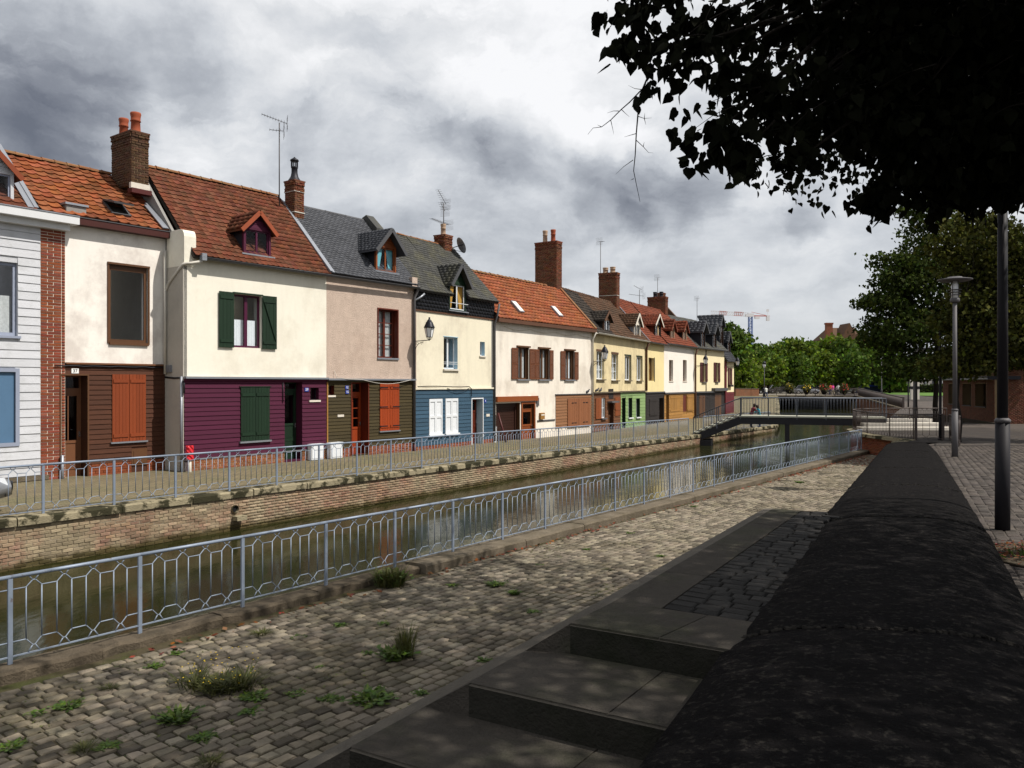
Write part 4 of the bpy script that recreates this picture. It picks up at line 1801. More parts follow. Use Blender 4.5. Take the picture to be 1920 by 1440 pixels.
# ---------------------------------------------------------- stairs and landing
stairs = thing('stone_stairs', 'concrete stairs with deep treads climbing to a cobbled landing beside the broad dark wall', 'stairs', (corner[2].x, corner[2].y, Z_PATH))
P3 = lambda p, h: Vector((p.x, p.y, E - h))
for k in range(len(corner) - 1):
    h0, h1 = H1 + RISE * k, H1 + RISE * (k + 1)
    w0 = to_wall(corner[k], RD)
    # the step: riser face below corner k and the tread in front of it
    g = MB()
    w1 = to_wall(corner[k + 1], RD)
    ed = .018
    back = to_wall(corner[k], RD)
    fo = Vector((-.505, -.863)) * .004
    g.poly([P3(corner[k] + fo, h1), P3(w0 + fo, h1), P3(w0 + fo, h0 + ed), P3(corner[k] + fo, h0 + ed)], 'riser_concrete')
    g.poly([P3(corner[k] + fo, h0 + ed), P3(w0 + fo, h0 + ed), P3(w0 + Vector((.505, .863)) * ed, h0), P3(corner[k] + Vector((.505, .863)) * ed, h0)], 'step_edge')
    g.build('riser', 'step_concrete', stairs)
    g = MB()
    back_w = w0 + Vector((.505, .863)) * .05
    # tread level h1, joined across in slabs
    A = [P3(edgeA[k + 1], h1), P3(corner[k + 1], h1), P3(w1, h1), P3(back_w, h1), P3(corner[k] + Vector((.505, .863)) * .05, h1)]
    mid_f = corner[k + 1].lerp(w1, .62)
    mid_b = corner[k].lerp(w0, .58)
    g.poly([A[0], A[1], P3(mid_f - RD * .004, h1), P3(mid_b - RD * .004, h1), A[4]])
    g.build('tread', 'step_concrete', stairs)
    g = MB()
    g.poly([P3(mid_f + RD * .004, h1), A[2], A[3], P3(mid_b + RD * .004, h1)])
    g.poly([P3(mid_f - RD * .01, h1 + .008), P3(mid_f + RD * .01, h1 + .008), P3(mid_b + RD * .01, h1 + .008), P3(mid_b - RD * .01, h1 + .008)])
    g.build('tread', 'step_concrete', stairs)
    # sloping cheek between the step end and the outer string
    g = MB()
    g.poly([P3(edgeA[k], h0), P3(edgeA[k + 1], h1), P3(corner[k], h1), P3(corner[k], h0 + .004)])
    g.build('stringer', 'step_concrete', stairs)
g = MB()
on = Vector((-.86, .51)) * .11
pts = [FARL] + edgeA
hs = [H1] + [H1 + RISE * k for k in range(len(edgeA))]
for k in range(len(pts) - 1):
    a, b, ha, hb = pts[k], pts[k + 1], hs[k], hs[k + 1]
    g.poly([P3(a, ha), P3(a + on, ha + .012), P3(b + on, hb + .012), P3(b, hb)])
    g.poly([P3(a + on, ha + .012), P3(a + on, 3.6), P3(b + on, 3.6), P3(b + on, hb + .012)])
g.build('kerb_edge', 'step_edge', stairs)
# landing: concrete border slabs round an inset of dark setts
lw1, lw2 = to_wall(corner[0], RD), Vector((WL(9.69) + .1, 9.69))
i0, i1, i2 = Vector((1.03, 5.53)), Vector((3.52, 9.77)), to_wall(Vector((1.03, 5.53)), RD)
g = MB()
outer = [corner[0], edgeA[0], FARL]
for q0, q1 in ((0, .22), (.22, .48), (.48, .76), (.76, 1.0)):
    a0, a1 = edgeA[0].lerp(FARL, q0), edgeA[0].lerp(FARL, q1)
    b0, b1 = i0.lerp(i1, q0), i0.lerp(i1, q1)
    g = MB()
    e = .004
    g.mesh8([P3(a0.lerp(a1, e), H1 + .2), P3(b0.lerp(b1, e), H1 + .2), P3(b1.lerp(b0, e), H1 + .2), P3(a1.lerp(a0, e), H1 + .2),
             P3(a0.lerp(a1, e), H1), P3(b0.lerp(b1, e), H1), P3(b1.lerp(b0, e), H1), P3(a1.lerp(a0, e), H1)])
    g.build('border_slab', 'step_concrete', stairs)
for a, b, c, d in ((corner[0], corner[0].lerp(lw1, .55), i0.lerp(i2, .5), i0), (corner[0].lerp(lw1, .56), lw1, i2, i0.lerp(i2, .51))):
    g = MB()
    pl = [a, b, c, d]
    g.mesh8([P3(q, H1 + .2) for q in pl] + [P3(q, H1) for q in pl])
    g.build('border_slab', 'step_concrete', stairs)
g = MB()
pl = [corner[0], i0, edgeA[0]]
g.poly([P3(q, H1) for q in pl])
g.build('border_slab', 'step_concrete', stairs)
g = MB()
pl = [FARL, lw2, lw2 - Vector((0, .0)), FARL]
g.poly([P3(FARL, H1), P3(i1, H1), P3(i1, 3.6), P3(FARL, 3.6)])
g.poly([P3(i1, H1), P3(lw2, H1), P3(lw2, 3.6), P3(i1, 3.6)])
g.poly([P3(i0, H1 + .05), P3(i2, H1 + .05), P3(lw2, H1 + .05), P3(i1, H1 + .05)])
g.build('landing_bed', 'dark_cobble', stairs)
dc = [cobble_mesh('dark_cobble', seed=20 + k, bev=.08, wild=.06) for k in range(4)]
mats = []
du = (i1 - i0).normalized()
dn = Vector((du.y, -du.x))
v = 0
for r_ in range(38):
    q = .0
    while q < 3.2:
        L = R.uniform(.12, .21)
        c = i0 + du * (r_ * .132 + .08) + dn * (q + L / 2)
        q += L + .008
        if c.x > WL(c.y) + .16 or c.y > 9.7 or (c - i0).dot(Vector((.505, .863))) < .04:
            continue
        mats.append(frame_mat(P3(c, H1 + .050 - R.uniform(0, .005)), Vector((dn.x, dn.y, 0)) * L, Vector((du.x, du.y, 0)) * .127, (0, 0, .044)))
pieces('cobblestone', dc, mats, 'dark_cobble', stairs, 160, 'cobblestones')

# ---------------------------------------------------------- the broad dark wall
broad = thing('broad_wall', 'broad low wall of dark rounded coping slabs running from the foreground to the terrace railing', 'wall', (0, 0, 0))


def wall_edge_z(Y):
    return E - 1.5 - .011 * (Y + 2) if Y < 8.8 else E - 1.62 - .0372 * (Y - 8.8)


def wall_section(Y, bulge=.0):
    xl, xr = WL(Y), WR(Y)
    z = wall_edge_z(Y)
    out = []
    n = 18
    for k in range(n + 1):
        w = -1 + 2 * k / n
        c = .135 * (1 - abs(w) ** 3.4)
        drop = 0
        x = xl + (xr - xl) * (k / n)
        # the lens-wise section is taken along the riser direction so that joints run square to the wall
        dy = -(x - xl) * .501
        nz = noise.noise(Vector((x * 1.3, (Y + dy) * 1.3, 3))) * .005 + noise.noise(Vector((x * 9, (Y + dy) * 9, 9))) * .0045
        sidew = noise.noise(Vector((Y * 2.2, k, 0))) * .018 if k in (0, n) else 0
        out.append(Vector((x + sidew, Y + dy * .35, z + c + nz)))
    lo, hi = out[0], out[-1]
    L = [Vector((lo.x - .035, lo.y, lo.z - .07)), Vector((lo.x - .03, lo.y, lo.z - .22)), Vector((lo.x + .03, lo.y, lo.z - .26)), Vector((lo.x + .03, lo.y, -2.3))]
    Rr = [Vector((hi.x + .035, hi.y, hi.z - .07)), Vector((hi.x + .03, hi.y, hi.z - .22)), Vector((hi.x - .03, hi.y, hi.z - .26)), Vector((hi.x - .03, hi.y, -1.4))]
    return L[::-1] + out + Rr


joints = [-2.6, 1.0, 4.9, 9.3, 13.4, 17.6, 21.7, 25.6, 29.6, 33.6]
for a, b in zip(joints, joints[1:]):
    g = MB()
    n = 26
    prev = None
    for i in range(n + 1):
        Y = a + .012 + (b - a - .024) * i / n
        sec = wall_section(Y)
        if i in (0, n):
            sec = [p - Vector((0, 0, .014)) if 4 <= k <= 22 else p for k, p in enumerate(sec)]
        if prev:
            for k in range(len(sec) - 1):
                g.poly([prev[k], prev[k + 1], sec[k + 1], sec[k]], None, 3 < k < 22)
        else:
            g.poly(sec)
        prev = sec
    g.poly(prev[::-1])
    me = g.mesh('coping_slab', 'tar_coping')
    bm = bmesh.new()
    bm.from_mesh(me)
    bmesh.ops.remove_doubles(bm, verts=bm.verts, dist=.0005)
    bm.to_mesh(me)
    bm.free()
    link('coping_slab', me, broad)
    # crumbly pale mortar left in the joint
    if a > 0:
        jm = MB()
        sec = wall_section(a)[4:23]
        for q in range(len(sec) - 1):
            n_ = 5
            for i in range(n_):
                if R.random() < .34:
                    continue
                p0, p1 = sec[q].lerp(sec[q + 1], i / n_), sec[q].lerp(sec[q + 1], (i + 1) / n_)
                w0, w1 = R.uniform(.008, .034), R.uniform(.008, .034)
                z_ = R.uniform(-.008, .004)
                jm.mesh8([p0 + Vector((0, -w0, -.02)), p1 + Vector((0, -w1, -.02)), p1 + Vector((0, w1, -.02)), p0 + Vector((0, w0, -.02)),
                          p0 + Vector((0, -w0 * .6, z_)), p1 + Vector((0, -w1 * .6, z_)), p1 + Vector((0, w1 * .6, z_)), p0 + Vector((0, w0 * .6, z_))])
        jm.build('joint_mortar', 'joint_lichen', broad, kind='stuff')

# ---------------------------------------------------------- right-hand plaza
rows = []
for Y in list(range(-6, 36, 2)) + [35, 40, 44, 46, 60, 83, 98, 112, 116, 135]:
    if Y <= 33:
        xl = WR(Y) - .08
    elif Y <= 46:
        xl = {34: 18.2, 35: 17.85, 40: 17.6, 44: 18.6, 46: 21.0}[Y]
    else:
        xl = np.interp(Y, [46, 83, 112, 116, 135], [21, 40.4, 48.7, 49, 49])
    z = z_plaza(Y)
    rows.append([Vector((xl, Y, z)), Vector((xl + (70 - xl) * .3, Y, z)), Vector((110, Y, z))])
plaza = loft('plaza', rows, 'plaza_cobble')
pc = [cobble_mesh('plaza_cobble', seed=40 + k, bev=.09, wild=.08) for k in range(5)]
mats = []
wd = Vector((.448, .894))
wp = Vector((.894, -.448))
v = .02
while v < 12:
    q = -3
    rw = .15
    while q < 38:
        L = R.uniform(.15, .23)
        c = Vector((WR(0), 0)) + wp * (v + rw / 2) + wd * (q + L / 2)
        q += L + .008
        if c.y < 2.2 or c.y > 31:
            continue
        u = 960 + FPX * c.x / c.y
        if u > 1990 or (c - Vector((5.95, 8.67))).length < .80:
            continue
        mats.append(frame_mat(Vector((c.x, c.y, z_plaza(c.y) - .03 + R.uniform(-.006, .008))), Vector((wd.x, wd.y, -.0223 * .894)) * L, Vector((wp.x, wp.y, 0)) * (rw * .95), (0, 0, .036)))
    v += rw + .006
pieces('cobblestone', pc, mats, 'plaza_cobble', plaza, 150, 'cobblestones')

# wide ground of the square and streets beyond the far bridge
mb = MB()
mb.poly([(-900, 116, .055), (38.2, 116, .055), (38.2, 3000, .055), (-900, 3000, .055)])
mb.poly([(38.2, 122, .055), (900, 122, .055), (900, 3000, .055), (38.2, 3000, .055)])
structure('square_ground', mb, 'square_ground')
mb = MB()
mb.poly([(-900, 60, -.6), (-8, 60, -.6), (14, 116, .05), (-900, 116, .05)])
structure('back_ground', mb, 'square_ground')

# ================================================================== the terrace of houses
def plate(house, F, x, y, w, h, bg, body=None, ink='ink_black', size=None, d=.05, name='number_plate'):
    """A small flat plate on the facade with its number in relief lettering; x, y in photograph columns / rows."""
    s, z = F.s(x), F.z(x, y)
    g = MB()
    F.box(g, s - w / 2, s + w / 2, z - h / 2, z + h / 2, .0, d)
    o = g.build(name, bg, house.root)
    if body:
        me = text_mesh(body, size or h * .95, ink)
        u3 = Vector((F.u.x, F.u.y, 0))
        n3 = Vector((F.n.x, F.n.y, 0))
        link('lettering', me, o, frame_mat(F.pt(s, z, d + .004), u3, (0, 0, 1), n3))
    return o


# ---- A: white boarded house at the edge of the picture
FA = Fac(A0, B0)
ha = House('boarded_house', 'white weatherboarded house with grey window frames and a brick pier at its side', FA, 0, depth=6)
zA = FA.z(60, 405)
sP0, sP1 = FA.s(75), FA.L + .0
zsA = FA.z(40, 680)
ra = FA.rect(-60, 33, 488, 628)
ha.window(ra, 'grey_blue_paint', reveal=.08, cols=1, bar=.09, sill='grey_blue_paint', curtain='lace_curtain', curtain_h=.55)
rb = FA.rect(-62, 28, 697, 832)
ha.opening(rb, .05)
g = MB()
FA.box(g, rb[0], rb[1], rb[2], rb[3], -.05, -.02)
g.build('blind', 'blue_paint', ha.root)
g = MB()
for q in ((rb[1], rb[1] + .10, rb[2] - .1, rb[3] + .1), (rb[0], rb[1], rb[3], rb[3] + .1), (rb[0], rb[1], rb[2] - .1, rb[2])):
    FA.box(g, *q, -.04, .05)
g.build('window_frame', 'grey_blue_paint', ha.root)
ha.wall(0, FA.L - .01, -1.6, zA, 'white_board')
ha.room()
zbA = FA.z(40, 893)
ha.boards(0, sP0, zbA, zA - .02, 'white_board', .235)
g = MB()
FA.box(g, sP0, sP1, -1.6, zA - .05, -.1, .02)
pier = g.build('brick_pier', 'pale_mortar', ha.root)
mats = []
z, k = -1.3, 0
while z < zA - .2:
    x = sP0 + .006
    cuts = [.0, .22, .36] if k % 2 else [0, .12, .36]
    w = sP1 - sP0
    for i in range(len(cuts)):
        a = sP0 + min(cuts[i] * w / .42, w)
        b = sP0 + min((cuts[i + 1] if i + 1 < len(cuts) else .42) * w / .42, w)
        if b - a > .04:
            mats.append(FA.mat(a + .006, z, .032 + R.uniform(-.003, .003), b - a - .014, .05, .066))
    z += .082
    k += 1
pieces('brick', [brick_mesh('red_brick', seed=k) for k in range(4)], mats, 'red_brick', pier, 200, 'bricks')
dA, zrA = -2.6, 6.9 + E - 1.72 + .35
ha.slope(0, FA.s(67), zA + .10, .10, zA + 2.25, -2.5, 'red_tile', tw=.27, tl=.27, limit=40)
ha.gable(-.02, zA, .0, zA + 2.1, -2.5, 'grey_side_render', .05)
# big white box gutter
ha.strip(0, FA.L + .22, zA - .12, zA + .10, .0, .42, 'fascia_white', 'box_gutter')
ha.strip(0, FA.L + .05, zA - .30, zA - .12, .0, .22, 'fascia_white', 'cornice')
ha.strip(0, FA.L + .22, zA + .10, zA + .125, .0, .44, 'zinc', 'gutter_flashing')
ha.strip(0, sP0 + .2, zbA - .14, zbA - .02, -.02, .09, 'kerb_pale', 'plinth')
# white dormer cut by the picture edge
rlA = linroof(zA + .1, .1, zA + 2.25, -2.5)
dzA = FA.z(12, 385, -.25)
ha.dormer(FA.s(-60, -.25), FA.s(24, -.25), zA + .25, zA + 1.15, zA + 1.7, -.22, rlA, 'white_board', 'red_tile', 'white_board', style='pantile',
          window=('grey_blue_paint', None), fascia='rust_shutter', sill='zinc')
g = MB()
v0, v1 = FA.pt(FA.s(67), zA + .22, .05), FA.pt(FA.s(67), zA + 2.45, -2.5)
g.bar(v0, v1, .12, .08)
g.bar(v0 + Vector((-FA.u.x, -FA.u.y, 0)) * .14, v1 + Vector((-FA.u.x, -FA.u.y, 0)) * .14, .16, .03)
g.build('verge_flashing', 'zinc', ha.root)
ha.pipe([(FA.L - .12, -1.2, .12), (FA.L - .12, -.3, .12)], 'zinc', .045)

# ---- B: number 37
FB = Fac(B0, B1 + uC * .0)
hb = House('brown_house', 'house number 37 with white upper wall, brown boarded ground floor and rust shutters', FB, 0)
zB = FB.z(210, 432)
zsB = FB.z(200, 681)
zpl = FB.z(200, 868)
zgB = FB.z(200, 892)
rw = FB.rect(204, 277, 499, 642)
hb.window(rw, 'brown_paint', reveal=.06, cols=1, bar=.085, glass='window_glass')
g = MB()
FB.box(g, rw[0] - .05, rw[1] + .05, rw[3], rw[3] + .06, -.05, .05)
FB.box(g, rw[0] - .05, rw[0], rw[2] - .05, rw[3], -.05, .03)
FB.box(g, rw[1], rw[1] + .05, rw[2] - .05, rw[3], -.05, .03)
FB.box(g, rw[0], rw[1], rw[2] - .09, rw[2], -.05, .06)
FB.box(g, rw[0] + .085, rw[1] - .085, rw[3] - .16, rw[3] - .085, -.11, -.055)
g.build('window_frame', 'brown_paint', hb.root)
rd = FB.rect(114, 163, 704, 893)
hb.door((rd[0], rd[1], zgB + .02, rd[3]), 'door_brown', transom=.42, reveal=.36, glass=(.40, .93), panes=(2, 1), frame='brown_paint', panels=1, frame_w=.045)
rs = FB.rect(209, 272, 702, 827)
hb.opening(rs, .02)
m_ = (rs[0] + rs[1]) / 2
hb.shutter((rs[0], m_ - .004, rs[2], rs[3]), 'rust_shutter', 5, (.09, .9), .03)
hb.shutter((m_ + .004, rs[1], rs[2], rs[3]), 'rust_shutter', 5, (.09, .9), .03)
hb.strip(rs[0] - .05, rs[1] + .05, rs[2] - .05, rs[2] - .004, .0, .09, 'zinc', 'sill')
rh = FB.rect(246, 275, 841, 872)
hb.opening(rh, .02)
hb.strip(rh[0], rh[1], rh[2], rh[3], .0, .03, 'brown_paint', 'hatch')
hb.strip(rh[0] + .06, rh[1] - .06, rh[2] + .06, rh[3] - .06, .03, .045, 'brown_paint', 'hatch_panel')
hb.wall(0, FB.L, zsB, zB, 'white_render', 'wall')
hb.wall(0, FB.L, -1.6, zsB, 'brown_board', 'lower_wall', reveal_m='brown_board')
hb.room()
hb.boards(.0, FB.L, zpl, zsB - .06, 'brown_board', .145)
hb.bricks(.0, FB.L, zgB - .2, zpl, 'red_plinth', 'red_plinth', 60)
hb.strip(0, FB.L, zsB - .05, zsB + .0, .0, .10, 'door_brown', 'string_course')
g = MB()
g.tube([FB.pt(-.3, zsB - .09, .08)] + [FB.pt(FB.L * k / 12, zsB - .10 + .012 * math.sin(k * 2.3), .07) for k in range(13)], .018, 6)
g.build('cable', 'dark_iron', hb.root)
plate(hb, FB, 139.5, 695.5, .20, .14, 'plate_white', '37', 'ink_black', .13)
zrB = FB.z(300, 332) + .95
dB = -2.45
zeB = zB + .20
rlB = linroof(zeB, .18, zeB + 2.05, dB)
skl = (FB.s(203, -.35), FB.s(240, -.35), .14, .36)
roofB, axB = hb.slope(FA.s(67) - FA.L + .06, FB.L - .02, zeB, .18, zeB + 2.05, dB, 'orange_tile', tw=.30, tl=.27, limit=180, holes=(skl,))
hb.ridge(FA.s(67) - FA.L + .06, FB.L - .45, zeB + 2.12, dB, 'ridge_clay', .38)
# raised run of tiles beside the white house
hb.strip(0, .02, zB - .3, zB, -.2, .0, 'white_render', 'return')
a, u3, upn, nq, Ls = axB
g = MB()
o = a + u3 * .02 + nq * .05
for k in range(2):
    g.bar(a + u3 * (FB.L - (FA.s(67) - FA.L + .06) - .08 - k * .10) + nq * .10, a + u3 * (FB.L - (FA.s(67) - FA.L + .06) - .08 - k * .10) + upn * (Ls * (.48 if k == 0 else .42)) + nq * .10, .10, .03, None, nq)
g.build('flashing', 'zinc', hb.root)
# roof window, propped open
sl = hb.root
g = MB()
s0, s1 = skl[0] - (FA.s(67) - FA.L + .06), skl[1] - (FA.s(67) - FA.L + .06)
lo, hi = Ls * .14, Ls * .36
M = frame_mat(a + u3 * s0 + upn * lo, u3, upn, nq)
w_, h_ = s1 - s0, hi - lo
for q in ((0, .06, 0, h_), (w_ - .06, w_, 0, h_), (.06, w_ - .06, 0, .06), (.06, w_ - .06, h_ - .06, h_)):
    g.box((q[0], q[2], 0), (q[1], q[3], .10), None, M)
sk = g.build('skylight', 'dark_gutter', hb.root)
g = MB()
Mt = M @ Matrix.Translation((0, h_, .10)) @ Matrix.Rotation(rad(-24), 4, 'X') @ Matrix.Translation((0, -h_, 0))
for q in ((0, .07, 0, h_), (w_ - .07, w_, 0, h_), (.07, w_ - .07, 0, .07), (.07, w_ - .07, h_ - .07, h_)):
    g.box((q[0], q[2], 0), (q[1], q[3], .05), None, Mt)
g.build('sash', 'dark_gutter', sk)
g = MB()
g.box((.07, .07, .01), (w_ - .07, h_ - .07, .03), None, Mt)
g.build('pane', 'car_glass', sk)
g = MB()
g.box((.06, .06, -.02), (w_ - .06, h_ - .06, -.01), None, M)
g.build('skylight_well', 'buff_pot', sk)
# dark red fascia and gutter
hb.strip(.0, FB.L + .04, zB - .02, zB + .17, .0, .28, 'fascia_red', 'fascia')
hb.strip(.0, FB.L + .04, zB + .17, zB + .195, .0, .30, 'dark_gutter', 'gutter_edge')
# little flue box in the roof by the gutter
g = MB()
fs = FB.s(84, .1)
FB.box(g, max(.02, fs - .28), max(.02, fs - .28) + .55, zeB - .05, zeB + .34, -.30, .06)
fb = g.build('flue_box', 'gable_render', hb.root)
g = MB()
FB.box(g, max(.02, fs - .28) - .05, max(.02, fs - .28) + .60, zeB + .34, zeB + .40, -.35, .11)
g.build('flue_cap', 'zinc', fb)

# ---- C: purple and cream
FCD = Fac(ROW[0], ROW[2])
sCD = (ROW[1] - ROW[0]).length
FC_ = Fac(ROW[0], ROW[1])
hc = House('purple_house', 'cream house with purple boarded ground floor and dark green shutters', FC_, 0)
zC = FC_.z(372, 484)
zsC = FC_.z(480, 708)
zplC = FC_.z(480, 850)
zgC = FC_.z(480, 870)
rw = FC_.rect(437, 490, 553, 652)
hc.window(rw, 'purple_paint', reveal=.10, cols=2, bar=.07, curtain='white_curtain', curtain_h=.53)
hc.shutter((FC_.s(409), rw[0] - .0, rw[2] - .02, rw[3] + .03), 'green_paint', 4, (.12, .9), .04)
hc.shutter((rw[1], FC_.s(517), rw[2] - .02, rw[3] + .03), 'green_paint', 4, (.12, .9), .04, brace=True)
hc.strip(rw[0] - .02, rw[1] + .02, rw[3] + .003, rw[3] + .05, .0, .08, 'green_paint', 'window_head')
rs = FC_.rect(450, 504, 726, 826)
hc.opening(rs, .02)
m_ = (rs[0] + rs[1]) / 2
hc.shutter((rs[0], m_ - .004, rs[2], rs[3]), 'green_paint', 5, (.13, .86), .03)
hc.shutter((m_ + .004, rs[1], rs[2], rs[3]), 'green_paint', 5, (.13, .86), .03)
hc.strip(rs[0] - .05, rs[1] + .05, rs[2] - .06, rs[2] - .004, .0, .10, 'zinc', 'sill')
hc.strip(rs[0] - .05, rs[1] + .05, rs[3] + .004, rs[3] + .03, .0, .07, 'green_paint', 'window_head')
rd = FC_.rect(533, 566, 717, 862)
hc.door((rd[0], rd[1], FC_.z(550, 862), rd[3]), 'green_paint', transom=.28, reveal=.32, glass=(.50, .93), panels=2, frame=None)
rq = FC_.rect(581, 597, 726, 750)
hc.window(rq, 'dark_iron', reveal=.14, cols=1, bar=.03, sill='pale_stone', sill_out=.06)
hc.wall(0, FC_.L, zsC, zC + .05, 'cream_render')
hc.wall(0, FC_.L, -1.6, zsC, 'purple_board', 'lower_wall', reveal_m='purple_board')
hc.strip(-.03, -.002, -1.6, zC - .3, -1.1, -.0, 'grey_side_render', 'side_wall')
hc.room()
hc.boards(0, FC_.L - .02, zplC, zsC - .05, 'purple_board', .150)
hc.bricks(.12, FC_.L, zgC - .25, zplC - .03, 'mid_brick', 'mortar', 150)
hc.strip(0, FC_.L, zplC - .035, zplC - .004, -.02, .05, 'zinc', 'plinth_flashing')
hc.strip(-.02, FC_.L, zsC - .045, zsC + .02, .0, .15, 'zinc', 'string_course')
hc.strip(0, FC_.L, zsC - .12, zsC - .05, .0, .06, 'purple_board', 'string_board')
plate(hc, FC_, 573.5, 730.5, .17, .13, 'blue_plate', '39', 'plate_white', .13)
zrC, dC = zC + 3.25, -2.80
rlC = linroof(zC + .02, .22, zrC, dC)
s372 = FC_.s(372)
roofC, axC = hc.slope(.22, FC_.L + .02, zC + .02, .22, zrC, dC, 'red_tile', tw=.205, tl=.225, limit=300)
hc.ridge(.22, FC_.L, zrC + .06, dC, 'ridge_clay', .40)
hc.gable(-.0, zC + .02, .0, zrC - .03, dC, 'gable_render', .10, .05)
# the rounded white kneeler block at the eaves, and the lit grey side below it
g = MB()
prof = [(0, -.95), (0, .0), (.06, .10), (.14, .155), (.28, .18), (.42, .165), (.47, .09), (.47, -.95)]
zk = FC_.z(352, 430)
A = [FC_.pt(-.012, zk - .2 + q[1] * 1.1, .03 - q[0]) for q in [(0, -.85), (0, -.02), (.03, .08), (.10, .16), (.24, .19), (.55, .19), (.98, .16), (.98, -.85)]]
Bq = [p + Vector((FC_.u.x, FC_.u.y, 0)) * .40 for p in A]
g.poly(A)
g.poly(Bq[::-1])
for k in range(len(A)):
    n_ = (k + 1) % len(A)
    g.poly([A[k], Bq[k], Bq[n_], A[n_]])
g.build('kneeler', 'cream_render', hc.root)
hc.gutter(.42, FCD.L + .06, zC + .0, .28, 'dark_gutter', .07)
g = MB()
g.box((0, 0, 0), (1, 1, 1), None, frame_mat(FC_.pt(.40, zC - .10, .20), (FC_.u.x * .16, FC_.u.y * .16, 0), (FC_.n.x * .16, FC_.n.y * .16, 0), (0, 0, .22)))
g.build('gutter_hopper', 'zinc', hc.root)
hc.pipe([(.46, zC - .12, .28), (.18, zC - .20, .10), (.02, zC - .22, .08), (-.06, zC - .26, .02), (-.06, zC - .75, -.72), (-.06, zC - 1.0, -.93), (-.06, zC - 1.2, -.95)], 'pale_pipe', .042)
hc.pipe([(-.08, zC + .25, -.93), (-.08, zsC + .1, -.93)], 'pale_pipe', .045)
hc.pipe([(-.05, zsC + .02, -.06), (-.05, -1.1, -.06)], 'zinc', .045)
g = MB()
FC_.box(g, -.10, -.0, zsC + .15, zsC + .38, -.86, -.62)
g.build('junction_box', 'zinc', hc.root)
g = MB()
g.tube([FC_.pt(-.03, zsC + .0, -1.0), FC_.pt(-.04, zsC - .03, -.5), FC_.pt(-.04, zsC - .02, -.1), FC_.pt(-.02, zsC - .2, .04), FC_.pt(-.02, zsC - .5, .04)], .03, 6)
g.build('cable', 'dark_iron', hc.root)
dd = seat(FC_, 482, 477, zC + .02, .22, zrC, dC)
s0, s1 = FC_.s(457, dd), FC_.s(507, dd)
zd0, zd1, zd2 = FC_.z(482, 478, dd), FC_.z(482, 428, dd), FC_.z(482, 399, dd)
hc.dormer(s0, s1, zd0, zd1, zd2, dd, rlC, 'dark_slate', 'red_tile', 'purple_board', style='pantile', tw=.24, tl=.24, window=('purple_paint', None),
          fascia='clay_pot', sill='zinc')
hc.chimney(-.58, -.0, -3.30, -2.05, rlB(0) * 0 + zeB + 1.55, 8.05 + E, 'chimney_brick', pots=((.5, .18, .62, .15, 'clay_pot'), (.5, .78, .66, .16, 'clay_pot')), limit=110)
hc.strip(-.62, .0, zeB + 1.42, zeB + 1.62, -2.10, -1.98, 'pale_stone', 'chimney_collar')
hc.strip(-.66, .0, zeB + 1.27, zeB + 1.42, -2.12, -1.86, 'dark_red_paint', 'chimney_flashing')
hc.pipe([(FC_.L * .0 + FC_.s(529), zsC - .15, .05), (FC_.s(529), zsC - .85, .05)], 'dark_iron', .015, 'cable_stub')

# ---- D: olive and pink
FD = Fac(ROW[1], ROW[2])
hd = House('olive_house', 'pink rendered house with olive boarded ground floor, orange door and orange shutters', FD, 0)
zD = FD.z(690, 524)
zsD = FD.z(690, 711)
zplD = FD.z(730, 833)
zgD = FD.z(690, 850)
rw = FD.rect(709, 745, 581, 671)
hd.window(rw, 'red_wood', reveal=.22, cols=2, rows=4, bar=.06, curtain='lace_curtain', sill='zinc', sill_out=.05)
hd.strip(rw[0] - .05, rw[1] + .05, rw[3], rw[3] + .05, -.02, .03, 'red_wood', 'window_frame')
hd.strip(rw[0] - .05, rw[0], rw[2], rw[3], -.02, .03, 'red_wood', 'window_frame')
hd.strip(rw[1], rw[1] + .05, rw[2], rw[3], -.02, .03, 'red_wood', 'window_frame')
rq = FD.rect(616, 626, 723, 741)
hd.window(rq, 'dark_red_paint', reveal=.12, cols=1, bar=.03, sill='pale_stone', sill_out=.04)
rd = FD.rect(659, 689, 717, 850)
hd.door((rd[0], rd[1], zgD, rd[3]), 'orange_paint', transom=.42, reveal=.38, glass=(.42, .92), panes=(2, 3), panels=1, frame='red_wood', frame_w=.05)
rs = FD.rect(711, 747, 718, 807)
hd.opening(rs, .02)
m_ = (rs[0] + rs[1]) / 2
hd.shutter((rs[0], m_ - .004, rs[2], rs[3]), 'orange_shutter', 4, (.09, .5, .9), .03, hinge='a')
hd.shutter((m_ + .004, rs[1], rs[2], rs[3]), 'orange_shutter', 4, (.09, .5, .9), .03, hinge='b')
hd.strip(rs[0] - .04, rs[1] + .04, rs[2] - .05, rs[2] - .004, .0, .09, 'zinc', 'sill')
hd.wall(0, FD.L, zsD, zD + .05, 'pink_render', reveal_m='red_wood')
hd.wall(0, FD.L, -1.7, zsD, 'olive_board', 'lower_wall', reveal_m='red_wood')
hd.room()
hd.boards(.05, FD.L - .1, zplD, zsD - .05, 'olive_board', .128)
hd.strip(0, .05, zplD, zsD - .05, .0, .04, 'ochre_board', 'corner_board')
hd.bricks(0, FD.L - .05, zgD - .25, zplD - .02, 'red_brick', 'mortar', 100)
hd.strip(0, FD.L, zsD - .045, zsD + .02, .0, .15, 'zinc', 'string_course')
hd.strip(0, FD.L, zsD - .12, zsD - .05, .0, .06, 'olive_board', 'string_board')
plate(hd, FD, 649, 726.5, .15, .13, 'blue_plate', '12', 'plate_white', .12)
plate(hd, FD, 649.6, 735, .15, .13, 'blue_plate', '15', 'plate_white', .12)
plate(hd, FD, 637.5, 779.5, .30, .085, 'pale_stone', None, name='mail_slot')
zrD, dD = zD + 2.98, -2.65
rlD = linroof(zD + .02, .22, zrD, dD)
